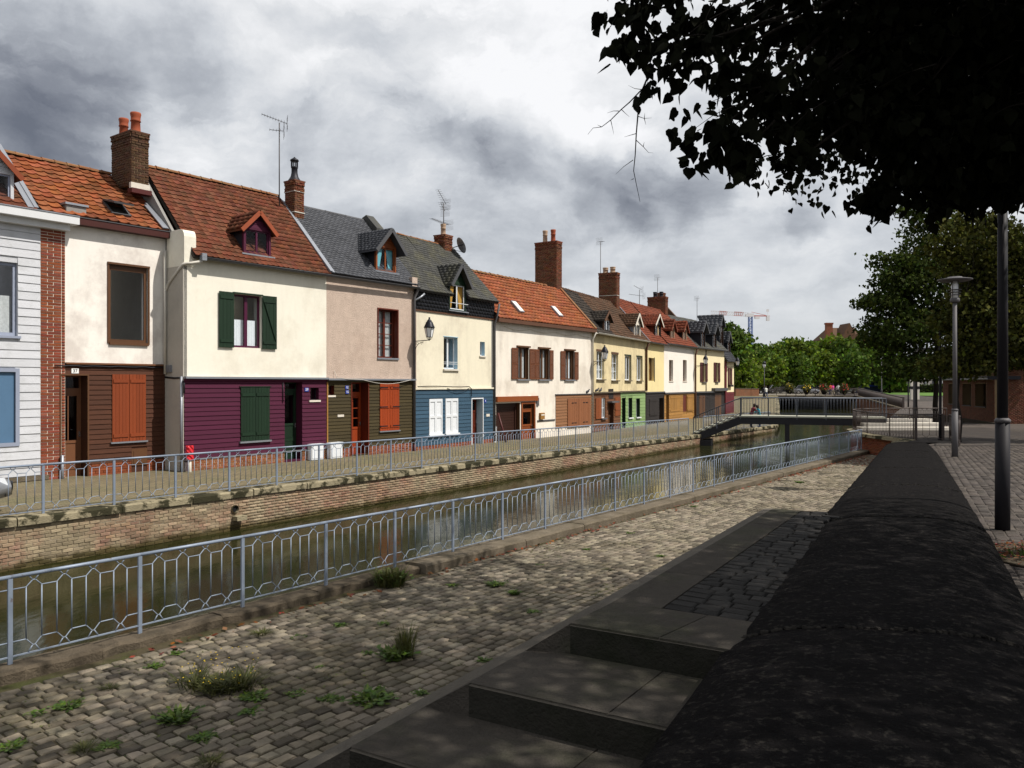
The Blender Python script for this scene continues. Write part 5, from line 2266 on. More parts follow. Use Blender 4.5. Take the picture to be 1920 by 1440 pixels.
hd.slope(.0, FD.L + .04, zD + .02, .22, zrD, dD, 'slate', 'slate', tw=.22, tl=.13)
hd.ridge(0, FD.L - .3, zrD + .02, dD, 'dark_gutter', 1.2, .06)
g = MB()
g.bar(FD.pt(.02, zD + .05, .24), FD.pt(.02, zrD + .05, dD), .10, .09)
g.bar(FD.pt(.14, zD + .05, .24), FD.pt(.14, zrD + .05, dD), .12, .02)
g.build('verge_flashing', 'zinc', hd.root)
hd.gable(FD.L - .05, zD, .0, zrD - .05, dD, 'pink_render', .2, .04)
dd = seat(FD, 723, 509, zD + .02, .22, zrD, dD)
s0, s1 = FD.s(705, dd), FD.s(742, dd)
zd0, zd1, zd2 = FD.z(723, 510, dd), FD.z(723, 461, dd), FD.z(723, 432, dd)
hd.dormer(s0, s1, zd0, zd1, zd2, dd, rlD, 'dark_slate', 'slate', 'dormer_wood', over=.35, style='slate', tw=.2, tl=.13, window=('dormer_wood', 'teal_curtain'),
          fascia='dark_gutter', sill='zinc', side_over=.28)
hd.chimney(.10, .55, -2.55, -1.95, zD + 2.1, 7.75 + E, 'chimney_red', pots=(), bands=(7.35 + E, 6.55 + E), limit=40)
g = MB()
pc_ = FD.pt(.325, 7.80 + E, -2.25)
g.lathe([(.26, 0), (.22, .06), (.15, .18), (.12, .32), (.12, .5), (.14, .52), (.13, .56)], pc_, 12)
for k in range(6):
    t_ = k * math.pi / 3
    g.bar(pc_ + Vector((.12 * math.cos(t_), .12 * math.sin(t_), .55)), pc_ + Vector((.12 * math.cos(t_), .12 * math.sin(t_), .78)), .05, .03)
g.lathe([(.14, .76), (.17, .79), (.15, .84), (.05, .90), (.02, .94)], pc_, 12)
g.build('chimney_pot', 'dark_iron', hd.root)
# slate capped upstand of the party wall near the ridge
g = MB()
sD = FD.L - .2
q = [(dD - .1, zrD - .2), (dD - .1, zrD + .10), (dD + .15, zrD + .20), (dD + .8, zrD - .42), (dD + .8, zrD - .9)]
A = [FD.pt(sD - .12, z, d) for d, z in q]
Bq = [FD.pt(sD + .3, z, d) for d, z in q]
g.poly(A)
g.poly(Bq[::-1])
for k in range(5):
    g.poly([A[k], Bq[k], Bq[(k + 1) % 5], A[(k + 1) % 5]])
g.build('party_wall_cap', 'old_slate', hd.root)
hd.strip(FD.L - .30, FD.L + .0, zD - .12, zD + .32, .0, .20, 'pink_render', 'kneeler')
hd.pipe([(FD.L + .04, zD - .02, .26), (FD.L + .02, zD - .22, .18), (FD.L - .06, zD - .5, .09), (FD.L - .06, -.75, .09)], 'lamp_grey', .055)
hd.pipe([(FD.L - .06, -.75, .09), (FD.L - .06, -1.3, .09)], 'dark_red_paint', .065, 'pipe_boot')
hd.pipe([(FD.L + .42, zD - .30, .2), (FD.L + .25, zD - .45, .14), (FD.L - .06, zD - .62, .09)], 'zinc', .045, 'pipe_branch')
g = MB()
g.tube([FD.pt(.35, zsD + .30, .03), FD.pt(.38, zsD + .05, .12), FD.pt(.9, zsD - .0, .17)] + [FD.pt(1.6 + 2.6 * k / 8, zsD - .02 - .16 * math.sin(math.pi * k / 8), .17) for k in range(9)], .010, 5)
g.build('cable', 'pale_pipe', hd.root)

# ---- E: blue boards, cream wall, slate mansard
FE = Fac(ROW[2], ROW[3])
he = House('blue_house', 'cream house with blue boarded ground floor, closed white shutters and old slate roof', FE, 0)
zE = FE.z(850, 588)
zE2 = FE.z(850, 556)
zsE = FE.z(850, 729)
zplE = FE.z(850, 830)
zgE = FE.z(850, 838)
rw = FE.rect(832, 858, 632, 692)
he.window(rw, 'white_paint', reveal=.18, cols=2, bar=.06, sill='pale_stone', sill_out=.08)
he.strip(rw[0] - .04, rw[1] + .04, rw[3], rw[3] + .03, -.02, .012, 'pale_blue_paint', 'window_frame')
g = MB()
for z in (rw[2] + .22, rw[2] + .30):
    g.tube([FE.pt(rw[0], z, -.02), FE.pt(rw[1], z, -.02)], .012, 6)
g.build('window_bar', 'white_paint', he.root)
rq = FE.rect(900, 909, 641, 667)
he.window(rq, 'white_paint', reveal=.16, cols=1, bar=.04, sill='pale_stone', sill_out=.06)
for xa, xb, ya, yb in ((803.5, 828, 748, 815), (834, 857.5, 747, 812)):
    rs = FE.rect(xa, xb, ya, yb)
    he.opening(rs, .02)
    o = he.strip(rs[0], rs[1], rs[2], rs[3], .0, .02, 'white_paint', 'shutter')
    mx = (rs[0] + rs[1]) / 2
    for a, b in ((rs[0], mx - .004), (mx + .004, rs[1])):
        g = MB()
        zm = rs[2] + (rs[3] - rs[2]) * .5
        for q in ((a, a + .07, rs[2], rs[3]), (b - .07, b, rs[2], rs[3])):
            FE.box(g, *q, .02, .05)
        for z0, z1 in ((rs[2], rs[2] + .10), (zm - .05, zm + .05), (rs[3] - .12, rs[3])):
            FE.box(g, a + .07, b - .07, z0, z1, .02, .048)
        g.build('shutter_leaf', 'white_paint', o)
    he.strip(rs[0] - .05, rs[1] + .05, rs[2] - .06, rs[2] - .004, .0, .12, 'white_paint', 'sill')
rd = FE.rect(884, 904, 748, 832)
he.door((rd[0], rd[1], zgE, rd[3]), 'red_wood', reveal=.32, glass=(.72, .96), panels=2, frame='white_paint', frame_w=.05)
g = MB()
FE.box(g, rd[1] - .012, rd[1] - .002, zgE, rd[3], -.3, .0)
g.build('door_reveal', 'pale_blue_paint', he.root)
he.wall(0, FE.L, zsE, zE, 'pale_yellow_render', reveal_m='pale_blue_paint')
he.wall(0, FE.L, -1.7, zsE, 'blue_board', 'lower_wall', reveal_m='blue_board')
he.room()
he.boards(.05, FE.L - .12, zplE, zsE - .05, 'blue_board', .165)
he.bricks(0, FE.L - .12, zgE - .3, zplE - .01, 'red_brick', 'mortar', 60)
he.strip(0, FE.L, zsE - .02, zsE + .05, .0, .07, 'pale_yellow_render', 'string_course')
g = MB()
g.tube([FE.pt(.2, zsE + .12, .05)] + [FE.pt(.2 + 3.7 * k / 6, zsE + .10 + .02 * math.sin(k), .06) for k in range(7)] + [FE.pt(4.05, zsE, .08), FE.pt(4.05, zsE - .35, .08)], .02, 6)
g.tube([FE.pt(2.2 + 1.7 * k / 8, zsE + .04 - .18 * math.sin(math.pi * k / 8), .09) for k in range(9)], .010, 5)
g.build('cable', 'dark_iron', he.root)
plate(he, FE, 908.5, 752, .15, .14, 'blue_plate', '4', 'plate_white', .13)
plate(he, FE, 913.5, 778.5, .28, .12, 'pale_stone', None, name='mail_slot')
# slate band between wall and roof
g = MB()
FE.box(g, .0, FE.s(842, .04), zE, zE2 + .05, -.1, .03)
FE.box(g, FE.s(873, .04), FE.L, zE, zE2 + .05, -.1, .03)
FE.box(g, FE.s(842, .04), FE.s(873, .04), zE, FE.z(857, 584, .04), -.1, .03)
band = g.build('slate_band', 'dark_slate', he.root)
mats = []
for j in range(5):
    for i in range(26):
        h = (zE2 - zE) / 5
        if FE.s(842, .04) - .12 < (i + .5 * (j % 2)) * FE.L / 26.5 < FE.s(873, .04):
            continue
        mats.append(FE.mat((i + .5 * (j % 2)) * FE.L / 26.5, zE + j * h, .034, FE.L / 26.5, .3, h))
pieces('slate', [flat_tile_mesh('dark_slate')], [m_ @ Matrix(((1, 0, 0, 0), (0, 0, 1, 0), (0, 1, 0, 0), (0, 0, 0, 1))) for m_ in mats], 'dark_slate', band, 0, 'roof_slates')
he.strip(0, FE.L, zE - .07, zE, .0, .05, 'fascia_brown', 'cornice')
zrE, dE = zE2 + 2.85, -2.45
rlE = linroof(zE2 + .02, .26, zrE, dE)
sE0, sE1 = FE.s(842, .04), FE.s(873, .04)
zm = FE.z(857, 531, .04)
he.slope(.02, sE0 + .02, zE2 + .02, .26, zrE, dE, 'old_slate', 'slate', tw=.24, tl=.16)
he.slope(sE1 - .02, FE.L + .05, zE2 + .02, .26, zrE, dE, 'old_slate', 'slate', tw=.24, tl=.16)
he.slope(sE0 + .02, sE1 - .02, zm, rlE(zm), zrE, dE, 'old_slate', 'slate', tw=.24, tl=.16)
he.ridge(0, FE.L, zrE + .02, dE, 'ridge_clay', .45, .07)
he.gable(FE.L - .22, zE, .0, zrE - .1, dE, 'gable_render', .2)
s0, s1 = FE.s(842, .04), FE.s(873, .04)
zd0, zd1, zd2 = FE.z(857, 583, .04), FE.z(857, 531, .04), FE.z(857, 497, .04)
he.dormer(s0, s1, zd0, zd1, zd2, .04, rlE, 'dark_slate', 'old_slate', 'green_paint', over=.28, style='slate', tw=.22, tl=.15, window=('white_paint', 'ochre_curtain'),
          fascia='dark_gutter', sill='zinc', side_over=.16)
g = MB()
g.tube([FE.pt(s0 - .05, zd0 + .32, .14), FE.pt(s1 + .05, zd0 + .32, .14)], .016, 6)
g.build('dormer_bar', 'white_paint', he.root)
cs = FE.s(850, -2.4)
he.chimney(FE.L - 1.05, FE.L - .45, -2.75, -2.1, zrE - .5, FE.z(845, 447, -2.4), 'chimney_red', pots=((.5, .5, .55, .13, 'buff_pot'),), limit=0)
dish = thing('satellite_dish', 'grey satellite dish on the chimney of the blue house', 'satellite dish', FE.pt(FE.L - .25, zrE - .1, -1.9))
g = MB()
M = Matrix.Translation(FE.pt(FE.L - .2, zrE + .02, -1.75)) @ Matrix.Rotation(rad(118), 4, 'Z') @ Matrix.Rotation(rad(65), 4, 'X')
g.lathe([(.03, .10), (.22, .07), (.38, .0), (.40, .0), (.38, .015), (.2, .09), (.02, .12)], (0, 0, 0), 20)
link('reflector', g.mesh('reflector', 'zinc'), dish, M)
g = MB()
g.tube([M @ Vector((0, -.36, 0)), M @ Vector((0, -.1, -.42))], .012, 5)
g.box((-.04, -.14, -.50), (.04, -.06, -.40), None, M)
g.tube([FE.pt(FE.L - .45, zrE - .1, -2.05), M @ Vector((0, 0, .1))], .02, 6)
g.build('feed_arm', 'dark_iron', dish)
he.pipe([(FE.L + .02, zE2 - .05, .3), (FE.L - .02, zE + .1, .2), (FE.L - .05, zE - .3, .08), (FE.L - .05, -1.0, .08)], 'lamp_grey', .05)

# ---- F: garage house, three shuttered windows
FF = Fac(ROW[3], ROW[4])
hf = House('garage_house', 'long white house with bright orange tiles, brown louvred shutters and a brown garage door', FF, 0)
zF = FF.z(1015, 609)
zgF = FF.z(1000, 826)
for xa, xb, sh in ((970, 991, ((958, 970), (991.5, 1003))), (1010, 1029, ((1002.5, 1010), (1029, 1036.5))), (1059, 1076, ((1050, 1059), (1076, 1083.5)))):
    rw = FF.rect(xa, xb, 652, 711)
    xm = (xa + xb) / 2
    rw = (rw[0], rw[1], FF.z(975, 711), FF.z(975, 651))
    hf.window(rw, 'brown_paint', reveal=.12, cols=2, rows=1, bar=.07, sill='zinc', sill_out=.1, top='brown_paint', curtain='lace_curtain' if xa < 1050 else 'white_curtain')
    for a, b in sh:
        hf.louvre((FF.s(a) + .02, FF.s(b) - .02, rw[2], rw[3] - .05), 'shutter_brown')
# garage recess
rg = (FF.s(930), FF.s(975), zgF - .1, FF.z(952, 756))
hf.opening(rg, .25)
g = MB()
n = 14
for k in range(n):
    z0, z1 = rg[2] + (rg[3] - .2 - rg[2]) * k / n, rg[2] + (rg[3] - .2 - rg[2]) * (k + 1) / n
    q = MB()
    FF.box(q, rg[0] + .03, rg[1] - .15, z0 + .006, z1 - .006, -.30, -.25)
    q.build('garage_panel', 'garage_brown', hf.root)
FF.box(g, rg[0], rg[1], rg[3] - .2, rg[3], -.30, -.2)
FF.box(g, rg[1] - .15, rg[1], rg[2], rg[3] - .2, -.30, -.2)
g.build('garage_frame', 'garage_brown', hf.root)
rd = (FF.s(979), FF.s(1001), zgF, FF.z(990, 757))
hf.door(rd, 'dormer_wood', reveal=.12, transom=.3, glass=(.50, .92), panels=2, frame='dormer_wood', frame_w=.10)
hf.strip(FF.s(929), FF.s(1006), FF.z(965, 752.5), FF.z(965, 743), .0, .12, 'dormer_wood', 'lintel')
rp = (FF.s(1041.5), FF.s(1110), FF.z(1075, 800), FF.z(1075, 740))
hf.wall(0, FF.L, -1.8, zF, 'old_white_render', reveal_m='brown_paint')
hf.room()
hf.boards(rp[0], rp[1] - .05, rp[2], rp[3], 'tan_board', .16)
hf.strip(rp[0] - .05, rp[1] - .02, rp[3], rp[3] + .05, .0, .07, 'dark_gutter', 'panel_head')
z0, z1 = FF.z(1083, 800), FF.z(1083, 747)
for a, b in ((1063, 1083.5), (1084, 1105)):
    hf.shutter((FF.s(a), FF.s(b), z0, z1), 'panel_brown', 5, (), .035)
    g = MB()
    for q in (.15, .85):
        for e in (.35, .6):
            s_ = FF.s(a) + (FF.s(b) - FF.s(a)) * e
            FF.box(g, s_, s_ + .22, z0 + (z1 - z0) * q - .02, z0 + (z1 - z0) * q + .02, .066, .08)
    g.build('strap_hinge', 'dark_iron', hf.root)
hf.strip(FF.s(1007), FF.s(1040), FF.z(1022, 790), FF.z(1022, 787), .0, .03, 'dark_gutter', 'string_course')
g = MB()
FF.box(g, FF.s(1010.5), FF.s(1018), FF.z(1014, 786), FF.z(1014, 774), .0, .12)
mbx = g.build('mailbox', 'ochre_board', hf.root)
g = MB()
FF.box(g, FF.s(1011.2), FF.s(1017.2), FF.z(1014, 779), FF.z(1014, 776.5), .12, .13)
g.build('mail_flap', 'pale_stone', mbx)
plate(hf, FF, 993.5, 746, .22, .20, 'plate_white', None)
plate(hf, FF, 1007.5, 753.5, .2, .42, 'lamp_grey', None, name='meter_box')
zrF, dF = zF + 2.55, -2.15
hf.slope(.0, FF.L + .0, zF + .05, .28, zrF, dF, 'bright_tile', tw=.30, tl=.25, limit=0)
hf.ridge(0, FF.L - 1.6, zrF + .05, dF, 'ridge_clay', .38, .11)
hf.strip(0, FF.L + .05, zF - .12, zF + .06, .0, .30, 'fascia_brown', 'fascia')
g = MB()
g.tube([FF.pt(.8 + (FF.L - 1.2) * k / 30, zF - .28 - .12 * abs(math.sin(k * .38)), .05) for k in range(31)], .014, 5)
g.build('cable', 'pale_pipe', hf.root)
rlF = linroof(zF + .05, .28, zrF, dF)
for xa, xb, ya, yb in ((960, 976, 569, 588), (1035, 1049, 579, 594)):
    g = MB()
    zc = FF.z((xa + xb) / 2, (ya + yb) / 2, -.5)
    dd = rlF(zc)
    sa = FF.s((xa + xb) / 2, dd)
    up = Vector((FF.n.x * (dF - .28), FF.n.y * (dF - .28), zrF - zF - .05)).normalized()
    u3 = Vector((FF.u.x, FF.u.y, 0))
    nq = u3.cross(up)
    nq = nq if nq.z > 0 else -nq
    M = frame_mat(FF.pt(sa, zc, dd), u3, up, nq)
    g.box((-.22, -.4, -.03), (.22, .4, .14), None, M)
    sk = g.build('skylight', 'zinc', hf.root)
    g = MB()
    g.box((-.17, -.34, .14), (.17, .34, .15), None, M)
    g.build('pane', 'white_far_render', sk)
g = MB()
g.bar(FF.pt(FF.L - .1, zF + .12, .3), FF.pt(FF.L - .1, zrF + .12, dF), .2, .08)
g.build('verge', 'ridge_clay', hf.root)
hf.chimney(FF.L - .62, FF.L - .0, -3.5, -2.0, zrF - .4, 8.35 + E, 'chimney_red', pots=((.5, .35, .72, .15, 'buff_pot'), (.5, .72, .72, .15, 'clay_pot')), limit=0)
hf.pipe([(FF.L - .05, zF - .1, .3), (FF.L - .05, zF - .5, .08), (FF.L - .05, -1.0, .08)], 'pale_pipe', .05)
g = MB()
g.tube([FF.pt(FF.s(925) + .25, zgF + 1.5, .10), FF.pt(FF.s(925) + .45, zgF - .1, .5)], .05, 8)
g.build('prop_post', 'dark_red_paint', hf.root)
hf.strip(.02, .22, -1.5, FF.z(926, 800), .0, .03, 'white_paint', 'plinth')

# ---- G1 brown / G2 green
FG = Fac(ROW[4], ROW[6])
FG1, FG2 = Fac(ROW[4], ROW[5]), Fac(ROW[5], ROW[6])
hg = House('narrow_brown_house', 'old yellowed house with brown boarded ground floor and rusty open shutters', FG1, 0)
zG = FG1.z(1136, 628)
zsG = FG1.z(1136, 736)
zgG = FG1.z(1136, 806)
for xa, xb, ya, yb, rows_ in ((1118.5, 1133, 659, 711, 3), (1146.5, 1159, 664, 713, 3)):
    rw = FG1.rect(xa, xb, ya, yb)
    hg.window(rw, 'white_paint', reveal=.14, cols=2, rows=rows_, bar=.055, sill='kerb_pale', sill_out=.12, curtain='lace_curtain', curtain_h=.5)
    hg.strip(rw[0] - .05, rw[1] + .05, rw[3], rw[3] + .12, -.02, .02, 'brown_paint', 'window_head')
rw = FG1.rect(1126.5, 1134.5, 746, 784)
hg.window(rw, 'white_paint', reveal=.05, cols=2, rows=2, bar=.06, sill='lamp_grey', sill_out=.14)
rd = FG1.rect(1139.5, 1150, 755, 806)
hg.door((rd[0], rd[1], zgG - .05, rd[3]), 'brown_paint', reveal=.22, panels=2, frame=None)
hg.strip(rd[0] - .15, rd[1] + .15, rd[3], rd[3] + .10, .0, .35, 'lamp_grey', 'door_canopy')
hg.strip(rd[0] + .1, rd[1] - .1, rd[3] + .25, rd[3] + .85, .0, .04, 'dark_board', 'louvre_panel')
hg.wall(0, FG1.L, zsG, zG, 'yellowed_render')
hg.wall(0, FG1.L, -1.8, zsG, 'rust_board', 'lower_wall', reveal_m='brown_board')
hg.room()
hg.boards(.1, FG1.L - .05, zgG, zsG - .05, 'rust_board', .17)
hg.shutter((FG1.s(1115.5), FG1.s(1126), rw[2], rw[3]), 'dormer_wood', 4, (), .04)
hg.shutter((FG1.s(1152), FG1.s(1162.3), rw[2] + .05, rw[3]), 'dormer_wood', 4, (.34,), .04)
hg.strip(0, FG1.L, zsG - .03, zsG + .05, .0, .14, 'kerb_pale', 'string_course')
zrG, dG = zG + 2.75, -2.3
hg.slope(.0, FG1.L * .62, zG, .25, zrG, dG, 'black_tile', tw=.32, tl=.26)
hg.slope(FG1.L * .62, FG1.L, zG + .02, .25, zrG + .02, dG, 'brown_tile', tw=.30, tl=.24)
hg.ridge(0, FG1.L, zrG + .04, dG, 'brown_tile', .4)
rlG = linroof(zG, .25, zrG, dG)
zd = lambda x, y, d: FG1.z(x, y, d)
dd = seat(FG1, 1138, 622, zG, .25, zrG, dG)
hg.dormer(FG1.s(1132, dd), FG1.s(1144, dd), zd(1138, 624, dd), zd(1138, 598, dd), zd(1138, 584, dd), dd, rlG, 'black_tile', 'black_tile', 'brown_paint', style='pantile',
          window=('white_paint', None), fascia='brown_paint', side_over=.25)
hg.gutter(0, FG1.L, zG - .0, .32, 'pale_pipe', .08)

hg2 = House('green_house', 'old yellowed house with pale green boarded ground floor', FG2, 0)
zsG2 = FG2.z(1186, 734)
zgG2 = FG2.z(1186, 801)
for xa, xb, ya, yb in ((1171.5, 1182.5, 667, 713), (1193.5, 1203.5, 669, 713.5)):
    rw = FG2.rect(xa, xb, ya, yb)
    hg2.window(rw, 'white_paint', reveal=.12, cols=2, bar=.075, sill='kerb_pale', sill_out=.12)
    hg2.strip(rw[1], rw[1] + .09, rw[2], rw[3] + .08, -.02, .02, 'green_paint', 'window_frame')
    hg2.strip(rw[0] - .07, rw[1], rw[3], rw[3] + .08, -.02, .02, 'green_paint', 'window_frame')
for xa, xb, ya, yb in ((1177.5, 1185, 746, 783), (1192, 1199.5, 746, 782)):
    rw = FG2.rect(xa, xb, ya, yb)
    hg2.window(rw, 'white_paint', reveal=.22, cols=2, bar=.05, sill='white_paint', sill_out=.12)
rd = FG2.rect(1165.5, 1172.5, 746, 801)
hg2.door((rd[0], rd[1], zgG2 - .1, rd[3]), 'dark_board', reveal=.3, panels=2)
hg2.wall(0, FG2.L, zsG2, zG, 'yellowed_render')
hg2.wall(0, FG2.L, -1.8, zsG2, 'green_board', 'lower_wall', reveal_m='green_paint')
hg2.room()
hg2.boards(.0, FG2.L - .1, zgG2, zsG2 - .05, 'green_board', .22)
hg2.strip(0, FG2.L, zsG2 - .03, zsG2 + .05, .0, .14, 'kerb_pale', 'string_course')
hg2.slope(.0, FG2.L, zG, .25, zrG, dG, 'brown_tile', tw=.30, tl=.24)
hg2.ridge(0, FG2.L - .9, zrG + .04, dG, 'brown_tile', .4)
rlG2 = linroof(zG, .25, zrG, dG)
hg2.dormer(FG2.s(1189, .0), FG2.s(1200, .0), FG2.z(1194, 636, .0), FG2.z(1194, 607, 0), FG2.z(1194, 589, 0), .02, rlG2, 'zinc', 'brown_tile', 'pale_stone', style='pantile',
           window=('pale_stone', None), fascia='pale_stone', side_over=.2)
hg2.gutter(0, FG2.L, zG - .0, .32, 'pale_pipe', .08)
hg2.chimney(FG2.L - .72, FG2.L - .05, -3.2, -1.85, zrG - .6, FG2.z(1195, 528, -2) , 'chimney_red', pots=((.5, .3, .4, .2, 'buff_pot'), (.5, .7, .42, .2, 'buff_pot')), bands=(zrG + .5,), limit=0)
hg2.pipe([(FG2.L - .1, zG - .1, .3), (FG2.L - .05, zG - .5, .1), (FG2.L - .05, zsG2 + .05, .1)], 'fascia_brown', .08)

# ---- H yellow / I white with ochre boards / J cream / K red corner
FH, FI, FJ, FK = Fac(ROW[6], ROW[7]), Fac(ROW[7], ROW[8]), Fac(ROW[8], ROW[9]), Fac(ROW[9], ROW[10])
hh = House('yellow_house', 'narrow yellow house with near black boarded ground floor', FH, 0)
zH = FH.z(1228, 644)
zsH = FH.z(1228, 736)
zgH = FH.z(1228, 796)
rw = FH.rect(1216, 1226.5, 671, 714)
hh.window(rw, 'brown_paint', reveal=.2, cols=2, rows=2, bar=.08, curtain='ochre_curtain')
hh.strip(rw[1], rw[1] + .12, rw[2] - .05, rw[3] + .05, -.02, .02, 'dark_board', 'window_frame')
rs = FH.rect(1217, 1231, 748, 780)
hh.opening(rs, .02)
hh.shutter(rs, 'dark_board', 5, (.1, .9), .02)
rd = FH.rect(1235.5, 1244, 746, 797)
hh.door((rd[0], rd[1], zgH - .1, rd[3]), 'ochre_board', reveal=.35, panels=2)
hh.wall(0, FH.L, zsH, zH, 'yellow_render')
hh.wall(0, FH.L, -1.8, zsH, 'dark_board', 'lower_wall')
hh.room()
hh.boards(.1, FH.L, zgH, zsH - .05, 'dark_board', .2)
hh.strip(0, FH.L, zsH - .03, zsH + .06, .0, .1, 'dark_gutter', 'string_course')
zrH, dH = zH + 3.3, -2.7
rlH = linroof(zH, .25, zrH, dH)
hh.slope(0, FH.L, zH, .25, zrH, dH, 'rust_tile', tw=.30, tl=.24)
hh.ridge(0, FH.L, zrH + .04, dH, 'rust_tile', .4)
hh.gutter(-.1, FH.L, zH, .32, 'dark_gutter', .08)
dd = seat(FH, 1234, 632, zH, .25, zrH, dH)
hh.dormer(FH.s(1228, dd), FH.s(1239, dd), FH.z(1233, 634, dd), FH.z(1233, 606, dd), FH.z(1233, 590, dd), dd, rlH, 'rust_tile', 'rust_tile', 'dark_board', style='pantile',
          window=('dark_board', 'ochre_curtain'), fascia='pale_stone', side_over=.3)
g = MB()
g.bar(FH.pt(.1, zH + .1, .25), FH.pt(.1, zrH + .1, dH), .12, .06)
g.build('verge_flashing', 'zinc', hh.root)

hi = House('ochre_boarded_house', 'white house with ochre boarded ground floor and two small dormers', FI, 0)
zI = FI.z(1272, 648)
zsI = FI.z(1272, 736)
zgI = FI.z(1272, 792)
for xa, xb in ((1254.5, 1262), (1280.5, 1287.5)):
    rw = FI.rect(xa, xb, 675, 714.5)
    hi.window(rw, 'door_brown', reveal=.2, cols=1, rows=4, bar=.06, sill='pale_stone', sill_out=.05)
rd = FI.rect(1248.5, 1254, 741, 791)
hi.door((rd[0], rd[1], zgI - .1, rd[3]), 'red_wood', reveal=.25, panels=2)
rs1, rs2, rs3 = FI.rect(1256, 1275, 742, 773), FI.rect(1280, 1287, 741, 772), FI.rect(1287.5, 1298, 742, 771)
for r_ in (rs1, rs2, rs3):
    hi.opening(r_, .06)
hi.shutter(rs1, 'ochre_board', 7, (.1, .9), .0)
hi.shutter(rs2, 'red_wood', 2, (), -.04)
hi.shutter(rs3, 'ochre_board', 4, (.1, .9), .03)
hi.wall(0, FI.L, zsI, zI, 'white_far_render')
hi.wall(0, FI.L, -1.9, zsI, 'ochre_board', 'lower_wall')
hi.room()
hi.boards(0, FI.L, zgI, zsI - .06, 'ochre_board', .22)
hi.strip(0, FI.L, zsI - .08, zsI + .03, .0, .12, 'dark_gutter', 'string_course')
hi.slope(0, FI.L, zI, .25, zrH, dH, 'rust_tile', tw=.32, tl=.26)
hi.ridge(0, FI.L - 1, zrH + .04, dH, 'rust_tile', .4)
rlI = linroof(zI, .25, zrH, dH)
for xa, xb, ya, yb, yc in ((1258, 1264.5, 636, 613, 600), (1281, 1287.5, 639, 616, 603)):
    xm = (xa + xb) / 2
    dd = seat(FI, xm, ya, zI, .25, zrH, dH)
    hi.dormer(FI.s(xa, dd), FI.s(xb, dd), FI.z(xm, ya + 1, dd), FI.z(xm, yb, dd), FI.z(xm, yc, dd), dd, rlI, 'dark_board', 'rust_tile', 'buff_pot', style='pantile', tw=.3, tl=.28,
              window=('buff_pot', None), fascia='rust_tile', side_over=.3)
hi.gutter(0, FI.L, zI, .32, 'dark_gutter', .08)
hi.pipe([(FI.L - .1, zI - .1, .3), (FI.L - .1, zI - .6, .12), (FI.L - .1, zsI, .12), (FI.L - .1, -1.3, .12)], 'fascia_brown', .08)
hi.chimney(FI.L - .75, FI.L - .0, -3.9, -2.3, zrH - .8, FI.z(1285, 572, -2.8), 'chimney_red', pots=((.5, .35, .45, .17, 'dark_iron'), (.5, .7, .45, .17, 'dark_iron')), limit=0)

hj = House('cream_house', 'cream house with slate dormers, dark red shutters and dark boarded ground floor', FJ, 0)
zJ = FJ.z(1330, 655)
zsJ = FJ.z(1330, 734)
zgJ = FJ.z(1330, 786)
for xa, xb in ((1316, 1322.5), (1341, 1346.5)):
    rw = FJ.rect(xa, xb, 680, 716)
    hj.window(rw, 'dark_red_paint', reveal=.15, cols=2, bar=.08, sill='lamp_grey', sill_out=.15)
    w = rw[1] - rw[0]
    hj.shutter((rw[0] - w * .55, rw[0], rw[2], rw[3]), 'dark_red_paint', 3, (.1, .9), .03)
    hj.shutter((rw[1], rw[1] + w * .55, rw[2], rw[3]), 'dark_red_paint', 3, (.1, .9), .03)
for xa, xb, m_, ya in ((1311, 1317, 'brown_paint', 741), (1318, 1321.5, 'brown_paint', 741), (1325, 1331, 'dark_board', 742), (1340, 1352, 'brown_paint', 738)):
    r_ = FJ.rect(xa, xb, ya, 782)
    hj.opening(r_, .05)
    hj.shutter(r_, m_, 4, (.1, .9), .0)
hj.wall(0, FJ.L, zsJ, zJ, 'cream_far_render')
hj.wall(0, FJ.L, -1.9, zsJ, 'dark_board', 'lower_wall')
hj.room()
hj.boards(0, FJ.L, zgJ, zsJ - .05, 'dark_board', .22)
hj.strip(0, FJ.L * .6, zsJ - .1, zsJ + .03, .0, .2, 'dark_gutter', 'string_course')
hj.strip(FJ.L * .55, FJ.L, zsJ + .03, zsJ + .3, .0, .35, 'dark_gutter', 'shop_fascia')
zrJ, dJ = zJ + 3.0, -2.8
hj.slope(0, FJ.L + .3, zJ, .25, zrJ, dJ, 'old_slate', 'slate', tw=.4, tl=.25)
rlJ = linroof(zJ, .25, zrJ, dJ)
for xa, xb, ya, yb, yc in ((1314, 1322, 651, 617, 603), (1336, 1343.5, 652, 621, 607)):
    xm = (xa + xb) / 2
    dd = seat(FJ, xm, ya, zJ, .25, zrJ, dJ)
    hj.dormer(FJ.s(xa, dd), FJ.s(xb, dd), FJ.z(xm, ya + 1, dd), FJ.z(xm, yb, dd), FJ.z(xm, yc, dd), dd, rlJ, 'dark_slate', 'slate', 'dark_slate', style='slate', tw=.35, tl=.25,
              window=('brown_paint', None), fascia='dark_gutter', side_over=.3, over=.3)
hj.gutter(0, FJ.L + .2, zJ, .32, 'dark_gutter', .09)
hj.gable(FJ.L * .35, zJ, .0, zrJ + .9, -3.6, 'brown_tile', .3, name='rear_gable')
hj.chimney(FJ.L * .45, FJ.L * .45 + .7, -5.2, -4.3, zrJ - .3, FJ.z(1330, 573, -4.5), 'chimney_red', limit=0)

